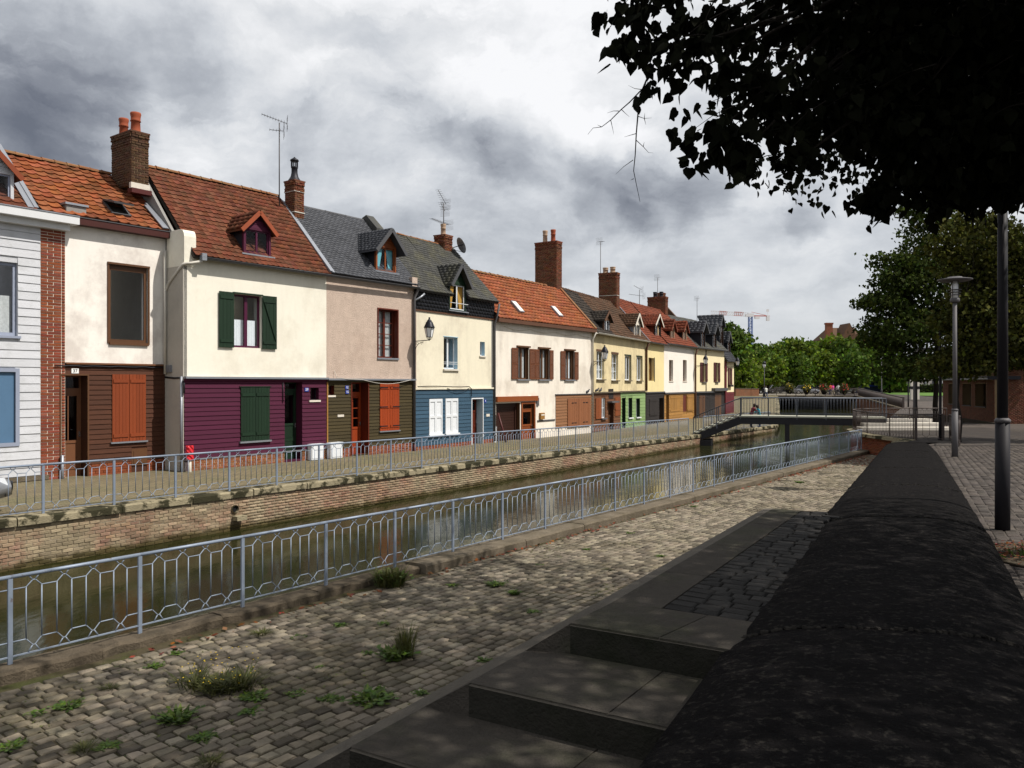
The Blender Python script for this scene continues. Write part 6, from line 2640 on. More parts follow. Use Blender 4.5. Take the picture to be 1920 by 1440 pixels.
hk = House('red_corner_house', 'red painted corner house with tall slate dormers at the far end of the terrace', FK, 0)
zK = FK.z(1366, 672)
zsK = FK.z(1366, 735)
for xa, xb in ((1367.2, 1369.2),):
    rw = FK.rect(xa, xb, 690, 722)
    hk.window(rw, 'white_paint', reveal=.1, cols=1, bar=.05)
    hk.shutter((rw[0] - .55, rw[0], rw[2], rw[3]), 'dark_red_paint', 3, (.1, .9), .03)
    hk.shutter((rw[1], rw[1] + .55, rw[2], rw[3]), 'dark_red_paint', 3, (.1, .9), .03)
hk.wall(0, FK.L, zsK, zK, 'cream_far_render')
hk.wall(0, FK.L, -1.9, zsK, 'red_board', 'lower_wall')
hk.room()
hk.boards(0, FK.L, -1.3, zsK - .05, 'red_board', .22)
hk.strip(.0, .45, -1.5, FK.z(1360, 678), .0, .12, 'red_board', 'red_pilaster')
g = MB()
FK.box(g, 1.2, 2.4, zsK + .5, zsK + .7, .0, .25)
g.build('flower_box', 'dark_board', hk.root)
zrK, dK = zK + 3.6, -2.4
hk.slope(0, FK.L + .2, zK - .3, .3, zrK, dK, 'dark_slate', 'slate', tw=.4, tl=.25)
rlK = linroof(zK - .3, .3, zrK, dK)
hk.dormer(.2, 1.6, zK + .6, zK + 3.2, zK + 4.1, -.5, rlK, 'dark_slate', 'slate', 'dark_slate', style='slate', tw=.35, tl=.25, window=('brown_paint', None), fascia='dark_gutter')
hk.dormer(2.2, 3.3, zK + .3, zK + 1.8, zK + 2.6, -.3, rlK, 'dark_slate', 'slate', 'dark_slate', style='slate', tw=.35, tl=.25, window=('brown_paint', None), fascia='dark_gutter')
hk.gutter(0, FK.L + .1, zK - .3, .36, 'dark_gutter', .09)


# ---------------------------------------------------------- antennas
def antenna(label, base, h, kind, az=0.0, root_bits=True):
    """Mast with a comb aerial (yagi) and a small grid reflector."""
    o = thing('roof_antenna', label, 'antenna', base, 'television aerials on the roofs')
    g = MB()
    g.tube([base, base + Vector((0, 0, h))], .022, 6)
    g.build('mast', 'lamp_grey', o)
    c = Vector((math.cos(az), math.sin(az), 0))
    s = Vector((-c.y, c.x, 0))
    top = base + Vector((0, 0, h))
    for dz, L, tilt, n in kind:
        g = MB()
        a = top + Vector((0, 0, dz)) - c * L * .3
        b = top + Vector((0, 0, dz + tilt)) + c * L * .7
        g.tube([a, b], .012, 5)
        for k in range(n):
            p = a.lerp(b, k / (n - 1))
            w = .22 - .1 * k / n
            g.tube([p - s * w, p + s * w], .006, 4)
        for e in (-1, 1):
            for k in range(4):
                p = a + Vector((0, 0, e * (.06 + k * .06))) - c * .02
                g.tube([p - s * .25, p + s * .25], .005, 4)
        g.build('aerial', 'lamp_grey', o)
    return o


antenna('tall single mast aerial beside the chimney of the purple house', FC_.pt(FC_.s(530, -2.0), zrC - .5, -2.2), FC_.z(530, 232, -2.2) - zrC + .5, ((0, .9, .25, 10), (-.3, .5, 0, 5)), rad(200))
antenna('double aerial on the chimney of the blue house', FE.pt(FE.L - .75, FE.z(842, 440, -2.4), -2.4), 1.45, ((0, .9, .5, 9), (-.35, .5, .3, 6), (-.95, 1.9, -.05, 12)), rad(250))
antenna('aerial on a long mast behind the big chimney of the green house', FG2.pt(FG2.L - .02, zrG, -3.3), FG2.z(1165, 472, -3.3) - zrG, ((0, .7, .1, 6),), rad(60))
antenna('low aerial on the rust tiled ridge of the yellow house', FH.pt(FH.s(1199, dH), zrH, dH), 1.3, ((0, .7, .3, 6), (-.5, 1.3, .1, 7)), rad(200))
antenna('aerial behind the chimney of the ochre boarded house', FI.pt(FI.s(1233, dH - .3), zrH, dH - .3), FI.z(1233, 518, dH) - zrH, ((0, .7, .1, 6),), rad(60))
antenna('small aerial on the slate roof of the cream house', FJ.pt(FJ.s(1307, -3), zrJ - .2, -3), FJ.z(1307, 560, -3) - zrJ + .2, ((0, .7, .1, 6),), rad(60))


# ---------------------------------------------------------- bracket lanterns on the walls
def lantern_mesh():
    fr, gl, cp = MB(), MB(), MB()
    n = 6
    r0, r1, h = .12, .20, .38
    P = lambda r, z, k: Vector((r * math.cos(2 * math.pi * k / n), r * math.sin(2 * math.pi * k / n), z))
    for k in range(n):
        fr.bar(P(r0, 0, k), P(r1, h, k), .016)
        fr.bar(P(r0, 0, k), P(r0, 0, k + 1), .018)
        fr.bar(P(r1, h, k), P(r1, h, k + 1), .022)
        fr.tube([P(r0, 0, k), P(r0 * .8, -.07, k), P(.02, -.11, k)], .008, 4)
        gl.poly([P(r0 * .97, .01, k), P(r0 * .97, .01, k + 1), P(r1 * .97, h - .01, k + 1), P(r1 * .97, h - .01, k)])
    cp.lathe([(r1 + .03, h), (r1 + .02, h + .03), (.16, h + .16), (.13, h + .24), (.10, h + .25), (.09, h + .30), (.05, h + .33), (.03, h + .37), (.045, h + .40), (.02, h + .43)], (0, 0, 0), 12)
    return fr.mesh('lantern_frame', 'lantern_iron'), gl.mesh('lantern_glass', 'milky_glass'), cp.mesh('lantern_cap', 'lantern_iron')


LM = lantern_mesh()


def wall_lamp(F, s, z, label, reach=.75):
    """z: height of the bracket arm."""
    o = thing('wall_lantern', label, 'street lamp', F.pt(s, z, 0), 'bracket lanterns on the house fronts')
    g = MB()
    F.box(g, s - .03, s + .03, z - .45, z + .1, .0, .03)
    g.tube([F.pt(s, z, .02), F.pt(s, z + .03, reach)], .018, 6)
    arc = [F.pt(s, z - .40 + .36 * math.sin(k / 8 * math.pi / 2), .03 + .42 * (1 - math.cos(k / 8 * math.pi / 2))) for k in range(9)]
    g.tube(arc, .012, 5)
    for c0, r in ((.12, .07), (.36, .06)):
        g.tube([F.pt(s, z - .10 + r * math.sin(t) * (1 - t / 9), c0 + r * math.cos(t) * (1 - t / 9)) for t in np.linspace(0, 5.5, 12)], .008, 4)
    g.tube([F.pt(s, z, reach), F.pt(s, z + .15, reach)], .016, 6)
    g.build('bracket', 'lantern_iron', o)
    M = Matrix.Translation(F.pt(s, z + .15, reach))
    link('lantern_frame', LM[0], o, M)
    link('lantern_glass', LM[1], o, M)
    link('lantern_cap', LM[2], o, M)
    return o


wall_lamp(FE, .06, FE.z(779, 640), 'black bracket lantern on the blue house beside the pink wall')
wall_lamp(FG1, .06, FG1.z(1108, 678), 'black bracket lantern at the corner between garage house and narrow brown house')
wall_lamp(FJ, .06, FJ.z(1305, 686), 'black bracket lantern on the cream house by the downpipe', .95)
wall_lamp(FK, .9, FK.z(1363, 688), 'black bracket lantern on the red corner house', 1.0)

# ---------------------------------------------------------- small things at the foot of the houses
for x0, x1, ya, yb, lab in ((584.5, 607, 834, 862, 'white meter box on the brick plinth of the purple house'), (620.5, 642.5, 831, 859, 'white meter box on the brick plinth of the olive house')):
    F = FC_ if x0 < 612 and x1 < 612 else FD
    s0, s1, z0, z1 = F.s(x0, .25), F.s(x1, .25), F.z((x0 + x1) / 2, yb, .25), F.z((x0 + x1) / 2, ya, .25)
    o = thing('meter_box', lab, 'meter box', F.pt((s0 + s1) / 2, z0, .15), 'white electric meter boxes')
    g = MB()
    F.box(g, s0, s1, z0, z1, .03, .24)
    g.build('cabinet', 'white_paint', o)
    g = MB()
    F.box(g, s0 - .02, s1 + .02, z1, z1 + .03, .02, .27)
    g.build('lid', 'white_paint', o)
    g = MB()
    F.box(g, s0 + .03, s1 - .03, z0 + .05, z1 - .04, .24, .255)
    g.build('cabinet_door', 'white_paint', o)
o = thing('street_marker', 'red crumpled bag on a short post beside the purple wall', 'post', FC_.pt(.25, zgC, .35))
sx = FC_.s(356, .3)
g = MB()
zq0, zq1 = FC_.z(356, 862, .3), FC_.z(356, 836, .3)
g.tube([FC_.pt(sx, -1.3, .3), FC_.pt(sx, zq0 + .05, .3)], .05, 8)
g.build('post', 'pale_pipe', o)
g = MB()
n = 14
for k in range(7):
    for j in range(n):
        pass
prof = []
for k in range(9):
    z = zq0 + (zq1 - zq0) * k / 8
    prof.append([FC_.pt(sx + math.cos(2 * math.pi * j / n) * (.115 + .016 * math.sin(j * 5 + k * 3)), z + .012 * math.sin(j * 3 + k), .3 + math.sin(2 * math.pi * j / n) * (.10 + .016 * math.sin(j * 4 + k * 2))) for j in range(n)])
for a, b in zip(prof, prof[1:]):
    for j in range(n):
        g.poly([a[j], a[(j + 1) % n], b[(j + 1) % n], b[j]])
g.poly(prof[-1])
g.poly(prof[0][::-1])
g.build('bag', 'red_plastic', o)


def pigeon(p, az, label):
    o = thing('pigeon', label, 'pigeon', p, 'pigeons on the house ledges')
    g = MB()
    c = Vector((math.cos(az), math.sin(az), 0))
    pts = [p - c * .17 + Vector((0, 0, .05)), p - c * .08 + Vector((0, 0, .08)), p + Vector((0, 0, .10)), p + c * .07 + Vector((0, 0, .14)), p + c * .10 + Vector((0, 0, .20)), p + c * .13 + Vector((0, 0, .23)), p + c * .18 + Vector((0, 0, .22))]
    g.tube(pts, [.015, .05, .075, .06, .035, .035, .006], 8)
    g.tube([p, p + Vector((0, 0, .07))], .012, 5)
    g.build('body', 'pigeon_grey', o)


pigeon(FG1.pt(FG1.s(1116.5), zsG + .05, .08), .3, 'pigeon on the ledge of the narrow brown house next to the downpipe')
pigeon(FG1.pt(FG1.s(1123.5), zsG + .05, .08), 1.0, 'pigeon on the ledge of the narrow brown house under its first window')
pigeon(FF.pt(FF.s(1100), FF.z(1075, 740) + .05, .04), .3, 'pigeon on the ledge above the tan boarded panel')

# ================================================================== footbridge, terrace and the rest of the place
def at(x, y, Y):
    """Point at distance Y ahead seen at photograph column x, row y."""
    return Vector(((x - 960) / FPX * Y, Y, E - (y - 720) / FPX * Y))


foot = Vector((10.85, 47.8))
top0 = Vector((13.45, 47.1))
end = Vector((20.9, 44.7))
bd = (end - top0).normalized()
bp_ = Vector((-bd.y, bd.x))                       # across the deck, away from the camera
zdk = E - 1.86
zft = z_quay(47) - .02
bridge = thing('footbridge', 'dark steel footbridge with open steps over the canal', 'footbridge', (foot.x, foot.y, zft))
W2 = 1.5
n = 8
for k in range(n):
    f = (k + .5) / n
    p = foot.lerp(top0, f)
    z = zft + (zdk - zft) * (k + 1) / n
    d = (top0 - foot).normalized()
    g = MB()
    o = frame_mat(Vector((p.x, p.y, z)), (d.x, d.y, 0), (bp_.x, bp_.y, 0), (0, 0, 1))
    g.box((-.20, -.05, -.06), (.20, W2, 0), None, o)
    g.build('stair_tread', 'tread', bridge)
for off in (0, W2):
    g = MB()
    a = Vector((foot.x, foot.y, zft - .25)) + Vector((bp_.x, bp_.y, 0)) * off
    b = Vector((top0.x, top0.y, zdk - .28)) + Vector((bp_.x, bp_.y, 0)) * off
    c = Vector((end.x, end.y, zdk - .28)) + Vector((bp_.x, bp_.y, 0)) * off
    g.bar(a, b, .12, .42)
    g.bar(b, c, .12, .42)
    g.build('beam', 'bridge_dark', bridge)
g = MB()
a3, c3 = Vector((top0.x, top0.y, zdk)), Vector((end.x, end.y, zdk))
o = frame_mat(a3, (bd.x, bd.y, 0), (bp_.x, bp_.y, 0), (0, 0, 1))
g.box((-.1, -.1, -.09), ((end - top0).length, W2 + .1, 0), None, o)
g.build('deck', 'tread', bridge)
g = MB()
pb = foot + bd * .6
o = frame_mat(Vector((pb.x, pb.y, 0)), (bd.x, bd.y, 0), (bp_.x, bp_.y, 0), (0, 0, 1))
g.box((-.42, -.1, -3), (.42, W2 + .1, zft - .32), None, o)
pm = foot + bd * 5.3
o = frame_mat(Vector((pm.x, pm.y, 0)), (bd.x, bd.y, 0), (bp_.x, bp_.y, 0), (0, 0, 1))
g.box((-.12, .1, -3), (.12, W2 - .1, zdk - .4), None, o)
g.build('pier', 'bridge_dark', bridge)
for off, nm in ((-.06, 0), (W2 + .06, 1)):
    ov = Vector((bp_.x, bp_.y, 0)) * off
    p0 = Vector((foot.x, foot.y, zft)) + ov
    p1 = Vector((top0.x, top0.y, zdk)) + ov
    p2 = Vector((end.x, end.y, zdk)) + ov
    hr = 1.05
    g = MB()
    g.tube([p0 + Vector((0, 0, hr)), p1 + Vector((0, 0, hr)), p2 + Vector((0, 0, hr))], .03, 6)
    g.build('handrail', 'bridge_paint', bridge)
    for a, b, cnt in ((p0, p1, 2), (p1, p2, 5)):
        for k in range(cnt + 1):
            p = a.lerp(b, k / cnt)
            if b is p2 and k == 0:
                continue
            g = MB()
            g.bar(p - Vector((0, 0, .2)), p + Vector((0, 0, hr)), .05)
            g.build('post', 'bridge_paint', bridge)
    pm_ = MB()
    pm_.tube([(0, 0, .12), (0, 0, hr)], .009, 5)
    pm_ = pm_.mesh('baluster', 'bridge_paint')
    for a, b, cnt in ((p0, p1, 18), (p1, p2, 46)):
        for k in range(1, cnt):
            link('baluster', pm_, bridge, Matrix.Translation(a.lerp(b, k / cnt)))
        g = MB()
        g.bar(a + Vector((0, 0, .12)), b + Vector((0, 0, .12)), .03)
        g.build('lower_rail', 'bridge_paint', bridge)

# round terrace with its railing, brick wall below
tp = [Vector(q) for q in ((16.3, 34.0), (17.8, 35.7), (17.58, 37.5), (17.6, 39.9), (17.95, 42.0), (18.5, 43.7), (19.5, 45.0), (21.0, 46.0))]
zt = -.775
terr = thing('terrace_wall', 'red brick wall with stone edge holding the round terrace above the path', 'wall', (17.8, 37, -1.7))
g = MB()
for a, b in zip(tp, tp[1:]):
    g.poly([(a.x, a.y, -3), (b.x, b.y, -3), (b.x, b.y, zt - .12), (a.x, a.y, zt - .12)])
core = g.build('wall', 'dark_mortar', terr)
mats = []
for a, b in zip(tp, tp[1:]):
    d = (b - a)
    L = d.length
    u = Vector((d.x, d.y, 0)) / L
    nrm = Vector((-u.y, u.x, 0))
    if nrm.x > 0:
        nrm = -nrm
    z, k = zt - .2, 0
    while z > -2.1:
        x = 0.0 if k % 2 else -.11
        while x < L - .04:
            s0, s1 = max(x, 0), min(x + .22, L)
            if s1 - s0 > .04:
                mats.append(frame_mat(Vector((a.x, a.y, z)) + u * (s0 + .006) + nrm * R.uniform(.01, .02), u * (s1 - s0 - .012), nrm * .04, (0, 0, .062)))
            x += .22
        z -= .075
        k += 1
pieces('brick', [brick_mesh('red_brick', seed=k) for k in range(3)], mats, 'red_brick', core, 0, 'bricks')
for a, b in zip(tp, tp[1:]):
    g = MB()
    g.bar(Vector((a.x, a.y, zt - .05)), Vector((b.x, b.y, zt - .05)), .42, .15)
    g.build('edge_stone', 'quay_coping', terr)
g = MB()
g.poly([(p.x, p.y, zt + .004) for p in tp] + [(27, 46, zt + .004), (27, 34.0, zt + .004)])
structure('terrace_floor', g, 'plaza_cobble')
tf = []
for a, b in zip(tp[1:], tp[2:]):
    m_ = max(1, int(round((b - a).length / 1.7)))
    for k in range(m_):
        q = a.lerp(b, k / m_)
        tf.append(Vector((q.x + .12, q.y, zt)))
tf.append(Vector((21.1, 45.9, zt)))
tf += [Vector((23.0, 46.3, zt)), Vector((25, 46, zt))]
railing('terrace_railing', 'dark curved railing with hexagon bands round the terrace', tf, 1.10, 'rail_dark', nb=15)
gate = [Vector((17.95, 35.55, zt)), Vector((19.1, 35.45, zt))]
railing('terrace_gate', 'low dark gate with hexagon mesh at the end of the broad wall', gate, 1.15, 'rail_dark', nb=5, pw=.10)
ret = [Vector((19.35, 35.4, zt)), Vector((18.6, 33.6, zt)), Vector((17.75, 31.7, -.70)), Vector((17.1, 30.6, -.68))]
railing('plaza_railing', 'dark railing seen end on beside the nearer grey lamp post', ret, 1.15, 'rail_dark', nb=12)
# pale curved stone steps on the terrace
st = thing('stone_bench', 'pale stone slab steps with rounded ends behind the terrace railing', 'stone steps', (23, 41, zt))
for k, (xl, xr, y, Y) in enumerate(((1608, 1767, 804, 43.5), (1612, 1748, 797, 45), (1600, 1729, 790, 46.5))):
    a, b = at(xl, y, Y), at(xr, y, Y)
    z = zt + .16 + .16 * k
    g = MB()
    pts = [(a.x, Y - .5), (b.x, Y - .5)] + [(b.x + .55 * math.sin(t), Y - .05 - .45 * math.cos(t)) for t in np.linspace(.3, math.pi - .3, 6)] + [(b.x, Y + .4), (a.x, Y + .4)]
    g.poly([(x, yy, z) for x, yy in pts])
    for i in range(len(pts)):
        p, q = pts[i], pts[(i + 1) % len(pts)]
        g.poly([(p[0], p[1], z - .17), (q[0], q[1], z - .17), (q[0], q[1], z), (p[0], p[1], z)])
    g.build('stone_slab', 'pale_stone', st)

# far road bridge
fb = thing('road_bridge', 'low road bridge with iron railing and flower baskets closing the canal', 'bridge', (42, 116, -.2))
g = MB()
g.box((36.5, 114.5, -.20), (50.5, 140, .03), None)
g.build('deck', 'kerb_pale', fb)
g = MB()
g.box((36.5, 114.7, -.62), (50.5, 140, -.285), None)
g.build('girder', 'bridge_dark', fb)
g = MB()
g.box((34, 115, -3), (38.0, 140, -.63), None)
g.box((49.0, 115, -3), (53, 140, -.63), None)
g.box((38, 138, -3), (49, 140, -.63), None)
g.build('abutment', 'dark_mortar', fb)
g = MB()
g.tube([(36.5, 114.7, 1.08), (50.5, 114.7, 1.08)], .035, 5)
g.tube([(36.5, 114.7, .15), (50.5, 114.7, .15)], .03, 5)
g.build('handrail', 'rail_dark', fb)
for k in range(11):
    g = MB()
    g.bar((36.5 + 1.4 * k, 114.7, 0), (36.5 + 1.4 * k, 114.7, 1.1), .08)
    g.build('post', 'rail_dark', fb)
pm_ = MB()
pm_.bar((0, 0, .15), (0, 0, 1.08), .025)
pm_ = pm_.mesh('baluster', 'rail_dark')
joined('balusters', [v.co[:] for v in pm_.vertices], [tuple(p.vertices) for p in pm_.polygons], [np.array(Matrix.Translation((36.5 + .14 * k, 114.7, 0))) for k in range(100)], 'rail_dark', fb, kind='stuff')


def leaf_ball(c, r, n, size, seed):
    rs = np.random.RandomState(seed)
    d = rs.normal(size=(n, 3))
    d /= np.linalg.norm(d, axis=1)[:, None]
    return c + d * r * rs.uniform(.35, 1, (n, 1)) ** .5


LEAF4 = [(0, 1, 2, 3)]


def leaf_quads(pts, size, rs, droop=0.0, aspect=.62, jitter=.35):
    """Four-cornered leaves at pts in random attitudes; returns (n*4,3)."""
    n = len(pts)
    a = rs.normal(size=(n, 3))
    a[:, 2] -= droop * 1.6
    a /= np.linalg.norm(a, axis=1)[:, None]
    b = rs.normal(size=(n, 3))
    b -= a * np.sum(a * b, 1)[:, None]
    b /= np.linalg.norm(b, axis=1)[:, None]
    s = size * rs.uniform(1 - jitter, 1 + jitter, (n, 1))
    out = np.empty((n, 4, 3))
    out[:, 0] = pts
    out[:, 1] = pts + a * s * .5 + b * s * aspect * .5
    out[:, 2] = pts + a * s
    out[:, 3] = pts + a * s * .5 - b * s * aspect * .5
    return out.reshape(-1, 3)


for k, (x, y, lab) in enumerate(((1480, 727, 'yellow flower basket on the far bridge nearest the black lamp post'), (1512, 728, 'second yellow flower basket on the far bridge from the black lamp post'),
                                 (1545, 728, 'red flower basket on the far bridge beside the person in orange'), (1583, 728, 'red flower basket on the far bridge nearest the dark blue stall'))):
    c = at(x, y, 114.4)
    o = thing('flower_basket', lab, 'flower basket', c, 'flower baskets along the far bridge railing')
    rs = np.random.RandomState(50 + k)
    pts = leaf_ball(np.array(c), .62, 200, .3, 60 + k)
    bulk('foliage', leaf_quads(pts, .30, rs), LEAF4, len(pts), 4, 'weed_olive', o, kind='stuff')
    pts = leaf_ball(np.array(c) + np.array((0, -.2, .1)), .6, 36, .3, 70 + k)
    bulk('blossoms', leaf_quads(pts, .17, rs, aspect=1), LEAF4, len(pts), 4, 'flower_red' if k > 1 else 'flower_yellow', o, kind='stuff')
    g = MB()
    g.lathe([(.2, -.9), (.45, -.5), (.5, -.3)], c, 8)
    g.build('basket', 'bark', o)

# right bank beyond the terrace: brick wall with a dark mesh railing climbing to the far bridge
rb = thing('ramp_wall', 'pink brick retaining wall with a dotted stone edge sloping up to the far bridge', 'wall', (40.4, 83, -1.5))
A, B_ = Vector((40.4, 83)), Vector((48.7, 113))
z0, z1 = -.83, .03
g = MB()
g.poly([(40.4, 83, -3), (40.4, 83, z0), (48.7, 113, z1), (48.7, 113, -3)])
g.poly([(21, 46, -3), (21, 46, -.8), (40.4, 83, z0), (40.4, 83, -3)])
g.build('wall', 'chimney_red', rb)
g = MB()
for k in range(24):
    f0, f1 = k / 24, (k + .72) / 24
    p, q = A.lerp(B_, f0), A.lerp(B_, f1)
    g.bar((p.x, p.y, z0 + (z1 - z0) * f0), (q.x, q.y, z0 + (z1 - z0) * f1), .3, .14)
g.build('edge_stones', 'kerb_pale', rb, kind='stuff')
rr = thing('ramp_railing', 'dark close barred railing on the sloping bank by the far bridge', 'railing', (40.4, 83, z0))
pm_ = MB()
pm_.bar((0, 0, 0), (0, 0, 1.1), .035)
pm_ = pm_.mesh('baluster', 'rail_dark')
joined('balusters', [v.co[:] for v in pm_.vertices], [tuple(p.vertices) for p in pm_.polygons],
       [np.array(Matrix.Translation((A.lerp(B_, k / 139).x + .2, A.lerp(B_, k / 139).y, z0 + (z1 - z0) * k / 139))) for k in range(140)], 'rail_dark', rr, kind='stuff')
g = MB()
g.tube([(A.x + .2, A.y, z0 + 1.12), (B_.x + .2, B_.y, z1 + 1.12)], .05, 6)
g.bar((A.x + .2, A.y, -2.2), (A.x + .2, A.y, z0 + 1.2), .16)
g.build('handrail', 'rail_dark', rr)

# brick building on the right
bb = thing('brick_building', 'low red brick building with deep dark windows and a flat metal edged roof', 'building', (31, 52, -.8))
P0, P1 = Vector((33.4, 62)), Vector((30.1, 50))
FQ = Fac(P0, P1)
FQ.n = Vector((-FQ.u.y, FQ.u.x)) if Vector((-FQ.u.y, FQ.u.x)).x < 0 else Vector((FQ.u.y, -FQ.u.x))
g = MB()
zr = 2.0
wins = [(1.6, 4.3), (5.4, 7.6), (8.5, 10.9)]
brk = []
for s0, s1 in ((0, 1.6), (4.3, 5.4), (7.6, 8.5), (10.9, FQ.L)):
    FQ.box(g, s0, s1, -1.2, zr, -.5, 0)
for s0, s1 in wins:
    FQ.box(g, s0, s1, -1.2, .18, -.5, 0)
    FQ.box(g, s0, s1, 1.75, zr, -.5, 0)
wallo = g.build('wall', 'dark_mortar', bb)
un_, nn_ = Vector((FQ.u.x, FQ.u.y, 0)), Vector((FQ.n.x, FQ.n.y, 0))
mats = []
z, k = -.85, 0
while z < 1.95:
    x = 0 if k % 2 else -.12
    while x < FQ.L:
        xm = x + .12
        if not (any(a < xm < b for a, b in wins) and .16 < z < 1.75):
            mats.append(frame_mat(FQ.pt(max(x, 0), z, R.uniform(.006, .014)), un_ * .23, nn_ * .03, (0, 0, .066)))
        x += .245
    z += .078
    k += 1
M2 = []
z, k = -.85, 0
while z < 4.2:
    x = 0 if k % 2 else -.12
    while x < 9:
        M2.append(frame_mat(Vector((30.1 + max(x, 0), 49.995 - R.uniform(.006, .014), z)), Vector((.23, 0, 0)), Vector((0, -.03, 0)), (0, 0, .066)))
        x += .245
    z += .078
    k += 1
pieces('brick', [brick_mesh('shaded_red_brick', seed=k) for k in range(3)], mats + M2, 'shaded_red_brick', wallo, 0, 'bricks')
g = MB()
pl = [(30.1, 50), (60, 50), (60, 66), (36, 66), (32.2, 52)]
for i in range(5):
    (xa, ya), (xb, yb) = pl[i], pl[(i + 1) % 5]
    g.poly([(xa, ya, -1.2), (xb, yb, -1.2), (xb, yb, 4.2), (xa, ya, 4.2)])
g.build('main_block', 'dark_mortar', bb)
for s0, s1 in wins:
    g = MB()
    FQ.box(g, s0, s1, .18, 1.75, -.75, -.7)
    w_ = g.build('window', 'room_dark', bb)
    g = MB()
    FQ.box(g, (s0 + s1) / 2 - .05, (s0 + s1) / 2 + .05, .18, 1.75, -.68, -.62)
    FQ.box(g, s0, s1, .18, .24, -.68, .05)
    g.build('window_frame', 'dark_iron', w_)
g = MB()
FQ.box(g, -.1, FQ.L + .05, zr, zr + .22, -1.5, .35)
g.build('roof_edge', 'dark_iron', bb)
g = MB()
FQ.box(g, -.1, FQ.L + .05, zr + .02, zr + .10, .351, .37)
g.build('flashing', 'zinc', bb)
g = MB()
g.box((30.0, 49.6, 4.2), (60, 62, 4.35))
g.build('roof', 'dark_iron', bb)
g = MB()
g.poly([(29.2, 54, -.768), (33, 64, -.768), (31.6, 66, -.768), (27.6, 56, -.768)])
o = g.build('ramp', 'kerb_stone', bb)
g = MB()
g.mesh8([(28.6, 53.4, -.8), (30.0, 49.2, -.8), (30.15, 49.2, -.8), (28.8, 53.4, -.8), (28.6, 53.4, -.35), (30.0, 49.2, -.72), (30.15, 49.2, -.72), (28.8, 53.4, -.35)])
g.build('ramp_kerb', 'step_concrete', bb)


# ---------------------------------------------------------- lamp posts
def lamp_post(p, label, m='lamp_grey'):
    o = thing('street_lamp', label, 'street lamp', p, 'round disc lamp posts along the wall')
    H = 5.6
    g = MB()
    g.lathe([(.092, -.1), (.088, 1.45)], p, 14, None)
    g.build('lower_sleeve', m, o)
    g = MB()
    g.lathe([(.098, 1.44), (.098, 1.475), (.07, 1.50)], p, 14)
    g.build('collar', 'lamp_grey', o)
    g = MB()
    g.lathe([(.066, 1.45), (.058, H - .78)], p, 14)
    g.build('pole', m, o)
    g = MB()
    g.lathe([(.11, H - .80), (.14, H - .76), (.14, H - .70), (.115, H - .66)], p, 14)
    for k in range(3):
        g.lathe([(.15 + .015 * k, H - .58 + k * .08), (.16 + .015 * k, H - .57 + k * .08), (.15 + .015 * k, H - .56 + k * .08)], p, 14)
    for k in range(4):
        t = k * math.pi / 2 + .5
        q = p + Vector((.12 * math.cos(t), .12 * math.sin(t), 0))
        g.bar(q + Vector((0, 0, H - .70)), q + Vector((0, 0, H - .10)), .016)
    g.build('lamp_cage', m, o)
    g = MB()
    g.lathe([(.10, H - .66), (.10, H - .30), (.06, H - .14)], p, 14)
    g.build('lamp_glass', 'milky_glass', o)
    g = MB()
    g.lathe([(.06, H - .13), (.40, H - .145), (.50, H - .10), (.49, H - .085), (.30, H - .05), (.22, H - .045), (.20, H - .01), (.05, H)], p, 28)
    g.build('disc_shade', m, o)
    return o


l1 = Vector((13.75, 24.84, z_plaza(24.84)))
l2 = Vector((6.53, 10.65, z_plaza(10.65)))
lamp_post(l1, 'grey lamp post with a wide disc shade standing beside the dark railing')
lamp_post(l2, 'dark lamp post whose top is lost in the overhanging leaves', 'lamp_dark')

# poles and totem on the far plaza
o = thing('pale_totem', 'pair of pale banded pillars standing beyond the trees', 'pillar', at(1715, 757, 103))
for x in (1710.5, 1719.5):
    c = at(x, 757, 103)
    g = MB()
    g.box((c.x - .22, c.y - .2, c.z), (c.x + .22, c.y + .2, c.z + 4.7))
    g.build('pillar', 'pale_stone', o)
    g = MB()
    for zz in (1.9, 3.4):
        g.box((c.x - .24, c.y - .22, c.z + zz), (c.x + .24, c.y + .22, c.z + zz + .35))
    g.build('band', 'lamp_dark', o)
for x, y, Y, h, r, lab in ((1716, 785, 58, 6, .15, 'grey post in front of the pale pillars'), (1703, 765, 85, 4.5, .07, 'thin dark post beside the pale pillars'),
                           (1763, 826, 35.6, 5.5, .06, 'tall thin dark pole at the terrace gate'), (1808, 783, 57, 4.2, .07, 'slim grey post in front of the brick building')):
    p = at(x, y, Y)
    o = thing('post', lab, 'post', p)
    g = MB()
    g.lathe([(r * 1.15, 0), (r * 1.1, .9), (r, .95), (r * .9, h), (r * .5, h + .05)], p, 10)
    g.build('shaft', 'lamp_dark' if r < .1 else 'lamp_grey', o)
    g = MB()
    g.lathe([(r * 1.7, 0), (r * 1.7, .06), (r * 1.2, .12)], p, 10)
    g.build('foot_plate', 'lamp_dark', o)


